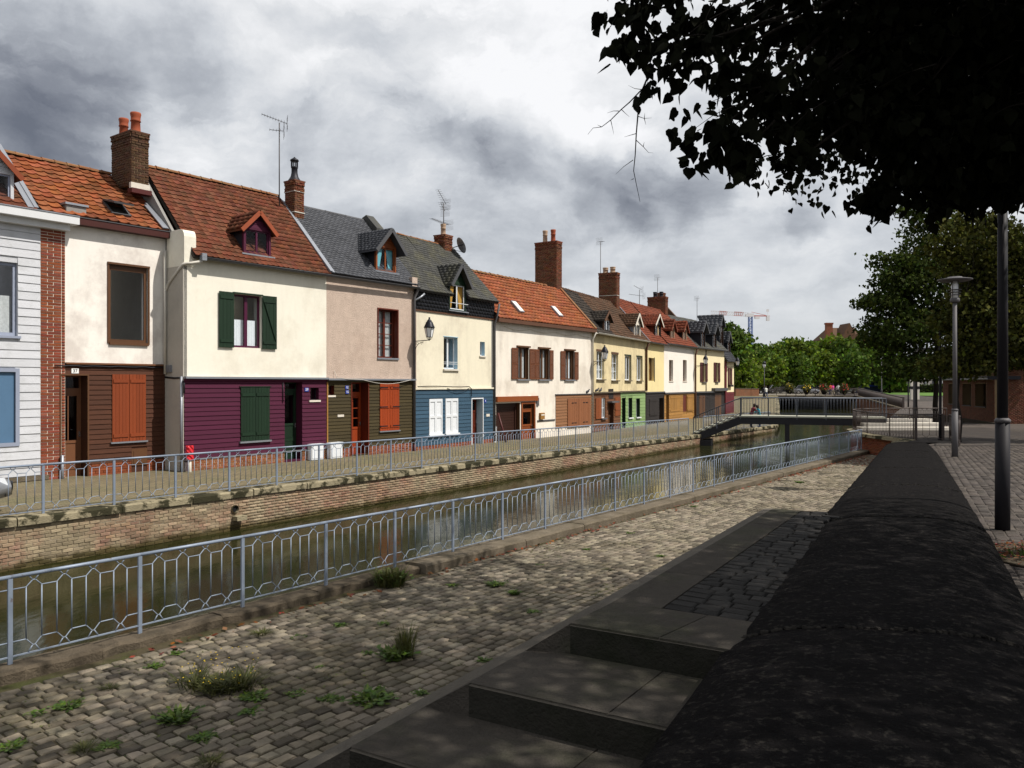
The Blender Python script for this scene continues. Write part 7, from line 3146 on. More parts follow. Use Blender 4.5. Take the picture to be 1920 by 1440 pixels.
# ---------------------------------------------------------- trees
def branch_tree(o, base, trunk_h, r0, targets, m='bark', seed=0, lean=(0, 0), fmin=.8):
    """Tapered trunk with limbs that reach for the leaf clumps."""
    rr = random.Random(seed)
    g = MB()
    top = base + Vector((lean[0], lean[1], trunk_h))
    pts = [base - Vector((0, 0, .2)), base + Vector((0, 0, .15))]
    for k in range(1, 6):
        f = k / 5
        pts.append(base.lerp(top, f) + Vector((rr.uniform(-.06, .06), rr.uniform(-.06, .06), 0)))
    g.tube(pts, [r0 * 1.5, r0 * 1.1] + [r0 * (1 - .45 * k / 5) for k in range(1, 6)], 9)
    for c in targets:
        c = Vector(c)
        f = rr.uniform(fmin, 1.0)
        s = base.lerp(top, f)
        d = c - s
        m1 = s.lerp(c, .35) + Vector((rr.uniform(-.2, .2), rr.uniform(-.2, .2), d.length * .10))
        m2 = s.lerp(c, .7) + Vector((rr.uniform(-.2, .2), rr.uniform(-.2, .2), d.length * .08))
        g.tube([s, m1, m2, c], [r0 * .38, r0 * .25, r0 * .13, r0 * .04], 6)
    return g.build('trunk', m, o)


def crown_points(ells, n_clump, n_leaf, spread, rs, shell=.55, flat=.6):
    """Leaves in clumps spread through ellipsoids (cx,cy,cz,rx,ry,rz,weight)."""
    w = np.array([e[6] for e in ells], float)
    w /= w.sum()
    idx = rs.choice(len(ells), n_clump, p=w)
    E_ = np.array([e[:6] for e in ells])
    d = rs.normal(size=(n_clump, 3))
    d /= np.linalg.norm(d, axis=1)[:, None]
    r = (shell + (1 - shell) * rs.uniform(0, 1, (n_clump, 1))) ** .7
    c = E_[idx, :3] + d * r * E_[idx, 3:6]
    off = rs.normal(size=(n_clump, n_leaf, 3)) * spread
    off[:, :, 2] *= flat
    return c, (c[:, None, :] + off).reshape(-1, 3)


# overhanging lime tree, its trunk just outside the picture
pitc = Vector((5.95, 8.67, z_plaza(8.67)))
lime = thing('lime_tree', 'big overhanging lime tree with broad dark leaves against the sky', 'tree', pitc)
rs = np.random.RandomState(5)


def pz(x, y, Y, r):
    p = at(x, y, Y)
    return (p.x, p.y, p.z, r * Y / FPX, r * Y / FPX * 1.25, r * Y / FPX * .9)


spec = [(1215, 25, 6.6, 60, .34), (1300, 50, 6.8, 75, .55), (1250, 100, 6.5, 45, .24), (1228, 135, 6.5, 32, .17), (1330, 120, 6.6, 60, .42), (1385, 60, 7.0, 80, .6), (1400, 165, 6.8, 75, .52),
        (1470, 25, 7.2, 70, .5), (1480, 190, 6.9, 70, .55), (1480, 262, 6.7, 48, .42), (1345, 250, 6.6, 50, .36), (1300, 245, 6.6, 30, .14), (1400, 280, 6.6, 38, .28), (1560, 60, 7.2, 80, .75), (1580, 180, 7.0, 85, .85),
        (1545, 245, 7.0, 45, .35), (1650, 70, 7.4, 130, 1.5), (1660, 200, 7.3, 90, 1.15), (1750, 110, 7.6, 150, 1.9), (1760, 230, 7.6, 90, 1.2), (1860, 90, 7.8, 160, 2.0), (1870, 230, 7.8, 120, 1.6),
        (1690, 345, 8.6, 58, .5), (1660, 372, 8.7, 36, .24), (1790, 330, 8.4, 75, .95), (1880, 340, 8.4, 80, 1.0), (1495, 300, 6.7, 24, .10), (1990, 200, 8, 170, 1.8), (1990, 40, 8, 170, 1.8),
        (1175, 85, 6.5, 16, .06), (1160, 28, 6.5, 24, .09), (1640, 268, 7.5, 30, .15), (1720, 285, 7.8, 40, .3)]
ells = [(*pz(x, y, Y, r), w * (.42 if x < 1620 else 1)) for x, y, Y, r, w in spec]
# unseen body of the crown, with lobes added to shade wall, stairs and cobbles
big = [(5.3, 7.6, 6.6, 1.9, 3.0, 1.5, 2.4), (5.6, 9.2, 7.6, 3.2, 3.4, 2.0, 3.6), (3.0, 5.2, 6.2, 2.0, 2.6, 1.1, 2.2), (7.6, 7.6, 6.2, 2.8, 3.2, 2.2, 2.6), (6.0, 12.2, 6.4, 3.0, 2.6, 1.9, 2.4),
       (5.2, 3.4, 6.0, 2.4, 2.2, 1.5, 2.2), (6.8, 1.6, 6.4, 2.6, 2.4, 1.6, 2.4), (5.0, 4.6, 7.2, 2.2, 2.2, 1.2, 1.8), (6.5, 5.4, 6.6, 2.2, 2.3, 1.5, 3.0), (2.0, 6.5, 7.2, 2.0, 1.9, 1.0, .9)]
c1, _ = crown_points(ells, 1300, 1, .01, rs, .15, 1.1)
# leaves hang along little drooping shoots, so the fringe is ragged
NS = 7
sd = rs.normal(size=(len(c1), 3)) * .7 + np.array((-.5, -.1, -.30))
sd /= np.linalg.norm(sd, axis=1)[:, None]
tt = np.linspace(0, 1, NS)[None, :, None]
p1 = (c1[:, None, :] + sd[:, None, :] * tt * rs.uniform(.12, .34, (len(c1), 1, 1)) + rs.normal(size=(len(c1), NS, 3)) * .035).reshape(-1, 3)
c2, p2 = crown_points(big, 4900, 8, .24, rs, .3, .7)
# the photograph's sky gap low in the middle stays open
LEAF9 = [(0, 1, 2, 3, 4, 5, 6, 7)]


def lime_leaves(pts, size, rs):
    """Broad, slightly folded heart shaped leaves hanging by their stalks."""
    n = len(pts)
    a = rs.normal(size=(n, 3)) * .55
    a[:, 2] -= 1.0
    a /= np.linalg.norm(a, axis=1)[:, None]
    b = rs.normal(size=(n, 3))
    b -= a * np.sum(a * b, 1)[:, None]
    b /= np.linalg.norm(b, axis=1)[:, None]
    c = np.cross(a, b)
    s = size * rs.uniform(.7, 1.25, (n, 1))
    prof = [(0, .0, 0), (-.10, .26, .04), (.12, .50, .10), (.48, .44, .08), (.78, .22, .04), (1.12, .02, -.05), (.72, -.28, .05), (.42, -.47, .09), (.08, -.46, .10), (-.08, -.22, .04)]
    out = np.empty((n, 10, 3))
    for k, (u, v, w) in enumerate(prof):
        out[:, k] = pts + a * s * u + b * s * v + c * s * w
    return out


LEAF10 = [(0, 1, 2, 3, 4, 5), (0, 5, 6, 7, 8, 9)]
allp = np.concatenate([p1, p2])
lv = lime_leaves(allp, .100, rs)
cen = lv.mean(1)
u_ = 960 + FPX * cen[:, 0] / np.maximum(cen[:, 1], .1)
v_ = 720 - FPX * (cen[:, 2] - E) / np.maximum(cen[:, 1], .1)
inview = (u_ > 0) & (u_ < 1920) & (v_ > 0) & (v_ < 1440) & (cen[:, 1] > .5)
order = np.argsort(np.where(inview, np.linalg.norm(cen - np.array((0, 0, E)), axis=1), 1e6))
keep = order[:260]
for i in keep:
    me = bpy.data.meshes.new('leaf')
    q = lv[i] - lv[i][0]
    me.from_pydata([tuple(x) for x in q], [], LEAF10)
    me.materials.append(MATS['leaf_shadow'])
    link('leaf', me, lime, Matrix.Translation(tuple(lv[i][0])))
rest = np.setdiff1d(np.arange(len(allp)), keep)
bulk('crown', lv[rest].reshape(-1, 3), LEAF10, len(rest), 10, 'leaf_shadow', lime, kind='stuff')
tg = [e[:3] for e in ells[::2]] + [b[:3] for b in big] + [tuple(c1[i]) for i in range(0, 60, 4)]
branch_tree(lime, pitc, 6.3, .17, tg, seed=3, fmin=.86)
# twigs inside the fringe
g = MB()
for i in range(0, 420, 2):
    c = Vector(c1[i])
    q = c + Vector((R.uniform(.1, .5), R.uniform(-.3, .3), R.uniform(.05, .3)))
    g.tube([q, q.lerp(c, .5) + Vector((0, 0, .03)), c], [.006, .004, .002], 4)
g.build('twigs', 'bark', lime, kind='stuff')
# bare hanging twigs
g = MB()


def twig(pts, r=.006):
    P = [at(x, y, 6.5) for x, y in pts]
    g.tube(P, [r * (1 - .8 * k / (len(P) - 1)) for k in range(len(P))], 5)


twig([(1240, 90), (1212, 150), (1200, 178), (1196, 215), (1193, 250), (1191, 290), (1188, 320), (1193, 345), (1200, 378)], .009)
twig([(1206, 165), (1180, 192), (1165, 205), (1145, 225), (1128, 238), (1112, 240), (1102, 252)], .006)
for a in (((1192, 262), (1206, 275), (1216, 286), (1225, 287)), ((1187, 300), (1170, 312), (1154, 327)), ((1196, 218), (1208, 222), (1222, 221)), ((1194, 250), (1180, 254), (1170, 257)),
          ((1165, 205), (1172, 212), (1180, 219)), ((1145, 225), (1148, 238), (1151, 252)), ((1160, 208), (1150, 208), (1138, 212)), ((1205, 168), (1190, 166), (1178, 160)),
          ((1210, 155), (1214, 168), (1216, 180)), ((1188, 335), (1182, 338)), ((1206, 275), (1208, 266)), ((1208, 222), (1211, 234)), ((1208, 222), (1209, 212)), ((1128, 238), (1120, 234))):
    twig(a, .0035)
g.build('bare_twig', 'bark', lime)

# trees of the row further on
def row_tree(label, base, ells, n_clump, n_leaf, spread, size, m, seed, th, r0, droop=.25):
    o = thing('lime_tree', label, 'tree', base)
    rs = np.random.RandomState(seed)
    c, p = crown_points(ells, n_clump, n_leaf, spread, rs, .35, .32)
    bulk('crown', leaf_quads(p, size, rs, droop, .7), LEAF4, len(p), 4, m, o, kind='stuff')
    branch_tree(o, Vector(base), th, r0, [tuple(c[i]) for i in range(0, 40)], seed=seed)
    return o


t3 = at(1755, 795, 50.5)
row_tree('tall leafy lime tree behind the terrace with layered dark branches', t3,
         [(27.6, 51, 4.6, 4.6, 4.2, 2.6, 2.0), (27.4, 51, 7.6, 4.4, 4, 2.6, 2.0), (28, 51, 10.6, 3.2, 3.2, 2.4, 1.4), (24.0, 49.5, 5.4, 2.3, 2.6, 1.5, .7), (24.4, 49.5, 8.2, 2.0, 2.2, 1.2, .6),
          (31.5, 50, 5.4, 3.0, 3, 2.6, 1.2), (32, 50, 9, 3.2, 3, 2.6, 1.2), (25.0, 49, 2.7, 2.4, 2.4, .8, .5), (22.6, 49.5, 6.9, 1.5, 1.6, .5, .3), (22.9, 49.5, 4.6, 1.6, 1.6, .45, .3), (23.6, 49.5, 9.4, 1.3, 1.5, .5, .22), (25.6, 50, 12.6, 1.3, 1.5, .8, .3)], 2500, 16, .30, .24, 'leaf_mid', 21, 6, .17)
t2 = Vector((19.1, 34.2, -.78))
row_tree('younger lime tree with a thin trunk in front of the low brick building', t2,
         [(20.6, 34, 4.2, 2.6, 2.2, 2.0, 1.4), (22.0, 34.5, 6.2, 2.6, 2.4, 2.0, 1.4), (20.2, 34.5, 7.6, 2.2, 2.0, 1.7, 1.0), (23.6, 34, 4.0, 2.4, 2.4, 2.2, 1.2), (19.0, 34, 2.6, 1.4, 1.4, .6, .3)],
         1900, 15, .26, .19, 'leaf_yellow', 22, 4.6, .09)

# avenue on the square
FT = []
for v in range(4):
    rs = np.random.RandomState(100 + v)
    el = [(0, 0, 0, 3.2, 3.2, 2.2, 1.4), (1.6, .3, 1.4, 2.2, 2.2, 1.7, .8), (-1.7, -.2, 1.1, 2.2, 2.2, 1.8, .8), (.2, .2, 2.6, 1.9, 1.9, 1.4, .7), (-.6, 0, -1.2, 2.9, 2.9, 1.2, .8)]
    c, p = crown_points(el, 330, 9, .34, rs, .5, .7)
    me_o = bulk('crown', leaf_quads(p, .62, rs, .1, .8), LEAF4, len(p), 4, 'leaf_far' if v % 2 else 'leaf_far_dark')
    FT.append(me_o.data)
    bpy.data.objects.remove(me_o)
tk = MB()
tk.tube([(0, 0, -5), (0.1, 0, -2.5), (0, 0, 0)], [.24, .19, .12], 7)
for k in range(5):
    t_ = k * 1.3
    tk.tube([(0, 0, -2.6 + .2 * k), (1.2 * math.cos(t_), 1.2 * math.sin(t_), -.8), (2.0 * math.cos(t_), 2.0 * math.sin(t_), .4)], [.1, .06, .02], 5)
tkm = tk.mesh('trunk', 'bark')
av = [(1364, 612, 112, 1.0, 'tallest of the far trees, rising directly behind the last houses'), (1396, 658, 128, .9, 'rounded tree in front of the blue crane mast'),
      (1424, 650, 140, 1.0, 'far tree standing right beside the crane mast'), (1452, 648, 152, 1.0, 'far tree above the front of the white camper van'), (1478, 640, 160, 1.15, 'tall far tree above the first yellow flower basket'), (1505, 640, 150, 1.15, 'far tree above the second yellow flower basket'), (1530, 645, 168, 1.1, 'far tree above the person in orange on the far bridge'),
      (1558, 634, 158, 1.25, 'broad crowned far tree below the brown gabled roof'), (1586, 640, 150, 1.15, 'far tree directly below the brick chimney of the gabled building'), (1612, 642, 165, 1.15, 'far tree behind the dark blue stall'), (1640, 650, 150, 1.15, 'far tree behind the slim lamp post'),
      (1440, 668, 136, .85, 'low far tree just behind the black lamp post'), (1495, 666, 138, .9, 'low far tree overhanging the dark blue car'), (1545, 664, 140, .95, 'low far tree behind the red flower basket'), (1600, 666, 138, .95, 'low far tree overhanging the white car by the stall'), (1386, 672, 118, .8, 'low far tree touching the red corner house'), (1668, 655, 142, 1.1, 'far tree furthest along the row, behind the hedge')]
for k, (x, y, Y, s, lab) in enumerate(av):
    topz = E + (720 - y) / FPX * Y
    zc = topz - 3.7 * s
    p = Vector(((x - 960) / FPX * Y, Y, .06))
    o = thing('avenue_tree', lab or 'bright green leafy tree in the dense row beyond the far bridge', 'tree', p, 'green trees round the far square')
    sv = (zc - .06) / 5.0
    M = Matrix.Translation((p.x, p.y, zc)) @ Matrix.Rotation(k * 1.7, 4, 'Z') @ Matrix.Diagonal((s, s, s, 1))
    link('crown', FT[k % 4], o, M)
    link('trunk', tkm, o, Matrix.Translation((p.x, p.y, zc)) @ Matrix.Diagonal((1, 1, max(sv, .3), 1)))

# hedge and lawn beyond the plaza
g = MB()
g.poly([(58, 112, .074), (84, 112, .074), (92, 150, .10), (64, 150, .10)])
structure('lawn', g, 'lawn')
hd_ = thing('hedge', 'clipped dark green hedge behind the lawn', 'hedge', (70, 151, .05))
rs = np.random.RandomState(77)
p = np.stack([rs.uniform(66, 100, 5200), rs.uniform(150.4, 152.4, 5200), rs.uniform(.1, 1.6, 5200)], 1)
bulk('foliage', leaf_quads(p, .42, rs), LEAF4, len(p), 4, 'leaf_mid', hd_, kind='stuff')
g = MB()
g.box((66.2, 150.7, .05), (99.8, 152, 1.4))
g.build('core', 'leaf_shadow', hd_)

# low brick wall on the far quay
lw = thing('low_wall', 'low brown brick wall across the far quay below the trees', 'wall', (34, 100, -.4))
g = MB()
a, b = at(1377, 742, 104), at(1421, 742, 108)
g.bar(a + Vector((0, 0, .45)), b + Vector((0, 0, .45)), .35, .95)
g.build('wall', 'chimney_red', lw)
g = MB()
g.bar(a + Vector((0, 0, .96)), b + Vector((0, 0, .96)), .45, .08)
g.build('coping', 'kerb_stone', lw)


# ---------------------------------------------------------- people
def person(label, p, az, h, pose, top, trouser, hair='hair_brown', group=None, bend=0.0):
    """One continuous skinned body; clothing colours follow the body's regions."""
    me = bpy.data.meshes.new('person_skin')
    k = h / 1.75
    cb, sb = math.cos(bend), math.sin(bend)

    def tor(x, y, z):
        # bend forward at the hip (0.92)
        dz = z - .92
        return (x, y * 1 + dz * sb + y * 0, .92 + dz * cb)
    st_ = .16 if pose == 'walk' else .02
    P = {'pel': (0, 0, .93), 'wst': tor(0, 0, 1.08), 'chs': tor(0, .01, 1.30), 'nek': tor(0, .01, 1.46), 'hd0': tor(0, .03, 1.56), 'hd1': tor(0, .03, 1.70),
         'lh': (-.10, 0, .90), 'lk': (-.11, st_ * .9, .49), 'la': (-.11, st_ * .4, .09), 'lt': (-.11, st_ * .4 + .15, .03),
         'rh': (.10, 0, .90), 'rk': (.11, -st_ * .3, .49), 'ra': (.11, -st_ * 1.5, .10), 'rt': (.11, -st_ * 1.5 + .15, .03),
         'ls': tor(-.19, 0, 1.41), 'rs': tor(.19, 0, 1.41)}
    if pose == 'reach':
        P.update({'le': tor(-.22, .18, 1.22), 'lw': tor(-.12, .40, 1.20), 'lf': tor(-.10, .48, 1.20), 're': tor(.22, .18, 1.22), 'rw': tor(.12, .40, 1.18), 'rf': tor(.10, .48, 1.18)})
    else:
        P.update({'le': tor(-.25, -.03, 1.14), 'lw': tor(-.24, .08, .90), 'lf': tor(-.23, .11, .82), 're': tor(.25, .02, 1.14), 'rw': tor(.24, .10, .92), 'rf': tor(.23, .13, .84)})
    rad_ = {'pel': .135, 'wst': .12, 'chs': .14, 'nek': .055, 'hd0': .085, 'hd1': .08, 'lh': .09, 'lk': .058, 'la': .042, 'lt': .035, 'rh': .09, 'rk': .058, 'ra': .042, 'rt': .035,
            'ls': .062, 'le': .043, 'lw': .032, 'lf': .028, 'rs': .062, 're': .043, 'rw': .032, 'rf': .028}
    E_ = [('pel', 'wst'), ('wst', 'chs'), ('chs', 'nek'), ('nek', 'hd0'), ('hd0', 'hd1'), ('pel', 'lh'), ('lh', 'lk'), ('lk', 'la'), ('la', 'lt'), ('pel', 'rh'), ('rh', 'rk'), ('rk', 'ra'), ('ra', 'rt'),
          ('chs', 'ls'), ('ls', 'le'), ('le', 'lw'), ('lw', 'lf'), ('chs', 'rs'), ('rs', 're'), ('re', 'rw'), ('rw', 'rf')]
    names = list(P)
    me.from_pydata([tuple(c * k for c in P[n_]) for n_ in names], [(names.index(a), names.index(b)) for a, b in E_], [])
    ob = bpy.data.objects.new('person_skin', me)
    COL.objects.link(ob)
    sk = ob.modifiers.new('skin', 'SKIN')
    sv = me.skin_vertices[0].data if len(me.skin_vertices) else None
    if sv is None:
        bm = bmesh.new()
        bm.from_mesh(me)
        bm.verts.layers.skin.verify()
        bm.to_mesh(me)
        bm.free()
        sv = me.skin_vertices[0].data
    for i, n_ in enumerate(names):
        sv[i].radius = (rad_[n_] * k, rad_[n_] * k * (.8 if n_ in ('chs', 'wst', 'pel') else 1))
        sv[i].use_root = n_ == 'pel'
    ob.modifiers.new('sub', 'SUBSURF').levels = 1
    dg = bpy.context.evaluated_depsgraph_get()
    body = bpy.data.meshes.new_from_object(ob.evaluated_get(dg))
    bpy.data.objects.remove(ob)
    body.materials.clear()
    for m_ in ('skin', top, trouser, 'cloth_dark', hair):
        body.materials.append(MATS[m_])
    head = Vector(P['hd0']) * k
    for f in body.polygons:
        c = f.center
        if c.z < .085 * k:
            f.material_index = 3
        elif c.z < .95 * k and abs(c.x) < .2 * k and c.y < .3 * k:
            f.material_index = 2
        elif (c - head).length < .22 * k and c.z > head.z - .06 * k:
            f.material_index = 4 if (c.y < head.y + .03 * k or c.z > head.z + .12 * k) else 0
        elif min((c - Vector(P[q]) * k).length for q in ('lf', 'rf')) < .07 * k:
            f.material_index = 0
        else:
            f.material_index = 1
        f.use_smooth = True
    o = thing('person', label, 'person', p, group)
    M = Matrix.Translation(p) @ Matrix.Rotation(az, 4, 'Z')
    link('body', body, o, M)
    g = MB()
    hc_ = Vector(P['hd1']) * k
    g.lathe([(.02, .10), (.07, .075), (.095, .02), (.10, -.05), (.085, -.10)], hc_ + Vector((0, -.02 * k, -.02)), 10)
    link('hair', g.mesh('hair', hair), o, M)
    return o


pa = at(1411, 790, 56)
zf_ = quay_z(54) + .02
person('person in a dark red top bending forward beyond the footbridge rail', Vector((pa.x - .1, 56, zf_ + .0)), rad(-75), 1.72, 'reach', 'cloth_maroon', 'cloth_dark', bend=.35)
pa = at(1426, 790, 56)
person('person in a turquoise shirt facing the one in dark red', Vector((pa.x, 56.2, zf_ + .0)), rad(100), 1.60, 'reach', 'cloth_cyan', 'cloth_denim', bend=.25)
for x, Y, az, h, top, tr, lab in ((1562, 118, rad(30), 1.7, 'cloth_pink', 'cloth_beige', 'person in a bright pink top walking on the far bridge'),
                                  (1557.5, 118.6, rad(10), 1.75, 'cloth_orange', 'cloth_denim', 'person in an orange top close beside the one in pink on the far bridge'),
                                  (1571.5, 117.5, rad(-20), 1.7, 'cloth_white', 'cloth_dark', 'person in a white shirt and dark trousers on the far bridge'),
                                  (1538, 118, rad(80), 1.7, 'cloth_orange', 'cloth_beige', 'person in orange standing between two flower baskets on the far bridge'),
                                  (1433, 104, rad(60), 1.7, 'cloth_dark', 'cloth_dark', 'person in dark clothes at the foot of the black lamp on the far quay'),
                                  (1436.5, 104.5, rad(20), 1.65, 'cloth_white', 'cloth_denim', 'person in a pale top beside the black lamp on the far quay')):
    X = (x - 960) / FPX * Y
    person(lab, Vector((X, Y, .03 if Y > 110 else quay_z(Y) + .02)), az, h, 'walk', top, tr)


# ---------------------------------------------------------- vehicles
def car(label, p, az, paint, L=4.2, W=1.72, H=1.45, van=False, group=None):
    o = thing('parked_car', label, 'car', p, group)
    M = Matrix.Translation(p) @ Matrix.Rotation(az, 4, 'Z')        # the car's nose points along local +x
    hw = W / 2
    if van:
        st_ = [(-L / 2, .35, H * .96, .9), (-L / 2 + .1, .28, H, 1), (L / 2 - 1.5, .28, H, 1), (L / 2 - .75, .28, 1.05, .98), (L / 2 - .15, .28, .92, .95), (L / 2, .4, .75, .86)]
    else:
        st_ = [(-L / 2, .42, .72, .84), (-L / 2 + .12, .28, .92, .95), (-L / 2 + .7, .24, .95, 1), (0, .22, .92, 1), (L / 2 - 1.15, .22, .90, 1), (L / 2 - .35, .26, .76, .96), (L / 2 - .06, .30, .66, .88), (L / 2, .42, .58, .80)]
    g = MB()
    rings = []
    for x, z0, z1, f in st_:
        w = hw * f
        rings.append([Vector((x, -w * .92, z0)), Vector((x, -w, z0 + .18)), Vector((x, -w, z1 - .16)), Vector((x, -w * .88, z1 - .03)), Vector((x, -w * .5, z1)), Vector((x, w * .5, z1)),
                      Vector((x, w * .88, z1 - .03)), Vector((x, w, z1 - .16)), Vector((x, w, z0 + .18)), Vector((x, w * .92, z0))])
    for a, b in zip(rings, rings[1:]):
        for k in range(10):
            g.poly([a[k], b[k], b[(k + 1) % 10], a[(k + 1) % 10]], None, True)
    g.poly(rings[0])
    g.poly(rings[-1][::-1])
    me = g.mesh('body', paint)
    bm = bmesh.new()
    bm.from_mesh(me)
    bmesh.ops.remove_doubles(bm, verts=bm.verts, dist=.001)
    bmesh.ops.recalc_face_normals(bm, faces=bm.faces)
    bm.to_mesh(me)
    bm.free()
    body = link('body', me, o, M)
    if not van:
        cb = [(-L / 2 + .35, .90, .62), (-L / 2 + .75, H - .04, .56), (-.2, H, .58), (.35, H - .06, .57), (1.05, .90, .64)]
        rr = [[Vector((x, -hw * (.92 if z < 1 else .74), z)), Vector((x, hw * (.92 if z < 1 else .74), z))] for x, z, _ in cb]
        g = MB()
        for a, b in zip(rr, rr[1:]):
            g.poly([a[0], b[0], b[1], a[1]])
        g.poly([r[0] for r in rr][::-1])
        g.poly([r[1] for r in rr])
        link('windows', g.mesh('windows', 'car_glass'), o, M)
        g = MB()
        g.box((-L / 2 + .72, -hw * .73, H - .05), (.34, hw * .73, H + .012))
        for sy in (-1, 1):
            for x0, z0, x1, z1 in ((.35, H - .04, 1.05, .9), (-.25, H, -.25, .92), (-L / 2 + .75, H - .04, -L / 2 + .35, .9)):
                g.bar((x0, sy * hw * .745, z0), (x1, sy * hw * .925, z1), .07, .03)
        link('roof', g.mesh('roof', paint), o, M)
    else:
        g = MB()
        g.mesh8([(L / 2 - 1.45, -hw * .88, H - .12), (L / 2 - .80, -hw * .9, 1.12), (L / 2 - .80, hw * .9, 1.12), (L / 2 - 1.45, hw * .88, H - .12),
                 (L / 2 - 1.40, -hw * .88, H - .10), (L / 2 - .76, -hw * .9, 1.14), (L / 2 - .76, hw * .9, 1.14), (L / 2 - 1.40, hw * .88, H - .10)])
        for sy in (-1, 1):
            for x0, x1 in ((-1.2, -.5), (.2, 1.0)):
                g.box((x0, sy * hw * 1.0 - .01, H * .52), (x1, sy * hw * 1.0 + .01, H * .74))
        link('windows', g.mesh('windows', 'car_glass'), o, M)
    wheel, rim = MB(), MB()
    wheel.tube([(0, -.1, 0), (0, .1, 0)], .31, 16)
    rim.tube([(0, -.11, 0), (0, .11, 0)], .19, 12)
    wm, rm_ = wheel.mesh('tyre', 'tyre'), rim.mesh('rim', 'chrome')
    for x in (-L / 2 + .75, L / 2 - .80):
        for sy in (-1, 1):
            T = M @ Matrix.Translation((x, sy * (hw - .08), .31))
            w_ = link('wheel', wm, o, T)
            link('rim', rm_, w_, T)
    for sy in (-1, 1):
        g = MB()
        g.mesh8([(L / 2 - .30, sy * hw * .60, .56), (L / 2 - .05, sy * hw * .50, .52), (L / 2 - .12, sy * hw * .90, .52), (L / 2 - .42, sy * hw * .93, .58),
                 (L / 2 - .36, sy * hw * .60, .72), (L / 2 - .10, sy * hw * .50, .66), (L / 2 - .20, sy * hw * .90, .68), (L / 2 - .46, sy * hw * .93, .74)])
        link('headlight', g.mesh('headlight', 'headlight_glass'), o, M)
        g = MB()
        g.box((-L / 2 - .01, sy * hw * .78 - .1, .62), (-L / 2 + .06, sy * hw * .78 + .1, .80))
        link('tail_light', g.mesh('tail_light', 'red_plastic'), o, M)
    g = MB()
    g.mesh8([(L / 2 - .16, -hw * .86, .30), (L / 2 + .06, -hw * .6, .30), (L / 2 + .06, hw * .6, .30), (L / 2 - .16, hw * .86, .30),
             (L / 2 - .16, -hw * .88, .48), (L / 2 + .07, -hw * .62, .48), (L / 2 + .07, hw * .62, .48), (L / 2 - .16, hw * .88, .48)])
    link('bumper', g.mesh('bumper', 'car_black'), o, M)
    return o


cp = FAR.p(FAR.t_at(15.7), 1.35)
th = math.atan2(FAR.u.y, FAR.u.x)
nose = at(16.5, 955, 17.2)
cc = Vector((nose.x, nose.y)) - Vector((math.cos(th), math.sin(th))) * 2.33
car('silver car on the far quay with only its nose inside the picture', Vector((cc.x, cc.y, z_quay(cc.y) + .02)), th, 'car_silver')
cars = [(1392, 134, 'car_black', .1, 'black car behind the low brick wall'), (1411, 138, 'car_black', 2.9, 'second black car behind the low brick wall next to the black lamp'),
        (1447, 145, 'car_white', .2, 'white car left of the camper van under the trees'), (1497, 140, 'car_blue', .3, 'dark blue car between the first two flower baskets'),
        (1513, 132, 'car_silver', -.3, 'silver car behind the far bridge railing'), (1530, 140, 'car_grey', .1, 'grey car behind the second flower basket'),
        (1550, 143, 'car_white', .2, 'white car behind the people on the far bridge'), (1582, 140, 'car_silver', .4, 'silver car behind the fourth flower basket'),
        (1600, 150, 'car_white', .5, 'white car beside the dark blue stall'), (1678, 156, 'car_white', .1, 'white car showing above the hedge')]
for x, Y, m_, az, lab in cars:
    car(lab, Vector(((x - 960) / FPX * Y, Y, .06)), az, m_, group='cars parked round the far square')
car('white camper van parked under the trees beyond the far bridge', Vector(((1467 - 960) / FPX * 142, 142, .06)), 3.0, 'car_white', 5.2, 2.0, 2.35, True, 'cars parked round the far square')

# dark blue stall
sp = Vector(((1627 - 960) / FPX * 146, 146, .06))
o = thing('market_stall', 'dark blue pitched roof stall with a bright blue sign', 'stall', sp)
g = MB()
g.box((sp.x - 2.1, sp.y - 1.5, .06), (sp.x + 2.1, sp.y + 1.5, 2.0))
g.build('booth', 'stall_blue', o)
g = MB()
g.mesh8([(sp.x - 2.6, sp.y - 1.8, 1.95), (sp.x + 2.6, sp.y - 1.8, 1.95), (sp.x + 2.6, sp.y + 1.8, 1.95), (sp.x - 2.6, sp.y + 1.8, 1.95),
         (sp.x - .1, sp.y - 1.7, 3.2), (sp.x + .1, sp.y - 1.7, 3.2), (sp.x + .1, sp.y + 1.7, 3.2), (sp.x - .1, sp.y + 1.7, 3.2)])
g.build('roof', 'stall_blue', o)
g = MB()
g.box((sp.x - 1.1, sp.y - 1.56, 1.25), (sp.x + 1.2, sp.y - 1.51, 1.55))
g.build('sign', 'stall_sign', o)
g = MB()
g.box((sp.x - 2.55, sp.y - 1.75, .06), (sp.x - 2.4, sp.y - 1.6, 1.95))
g.build('post', 'fascia_brown', o)

# street lamps on the square
for x, y, Y, yt, lab, m_ in ((1433, 744, 106, 690, 'black lantern lamp post on the far quay in front of the trees', 'lantern_iron'), (1653, 739, 128, 676, 'slim lamp post beside the dark blue stall', 'lamp_grey')):
    p = at(x, y, Y)
    h = (y - yt) / FPX * Y
    o = thing('street_lamp', lab, 'street lamp', p)
    g = MB()
    g.lathe([(.14, 0), (.12, .8), (.07, .9), (.05, h)], p, 8)
    g.build('pole', m_, o)
    tp_ = p + Vector((0, 0, h))
    g = MB()
    g.lathe([(.10, 0), (.26, .5), (.24, .52)], tp_, 8)
    g.build('lamp_glass', 'milky_glass', o)
    g = MB()
    g.lathe([(.30, .5), (.2, .72), (.05, .95)], tp_, 8)
    g.build('lamp_cap', m_, o)

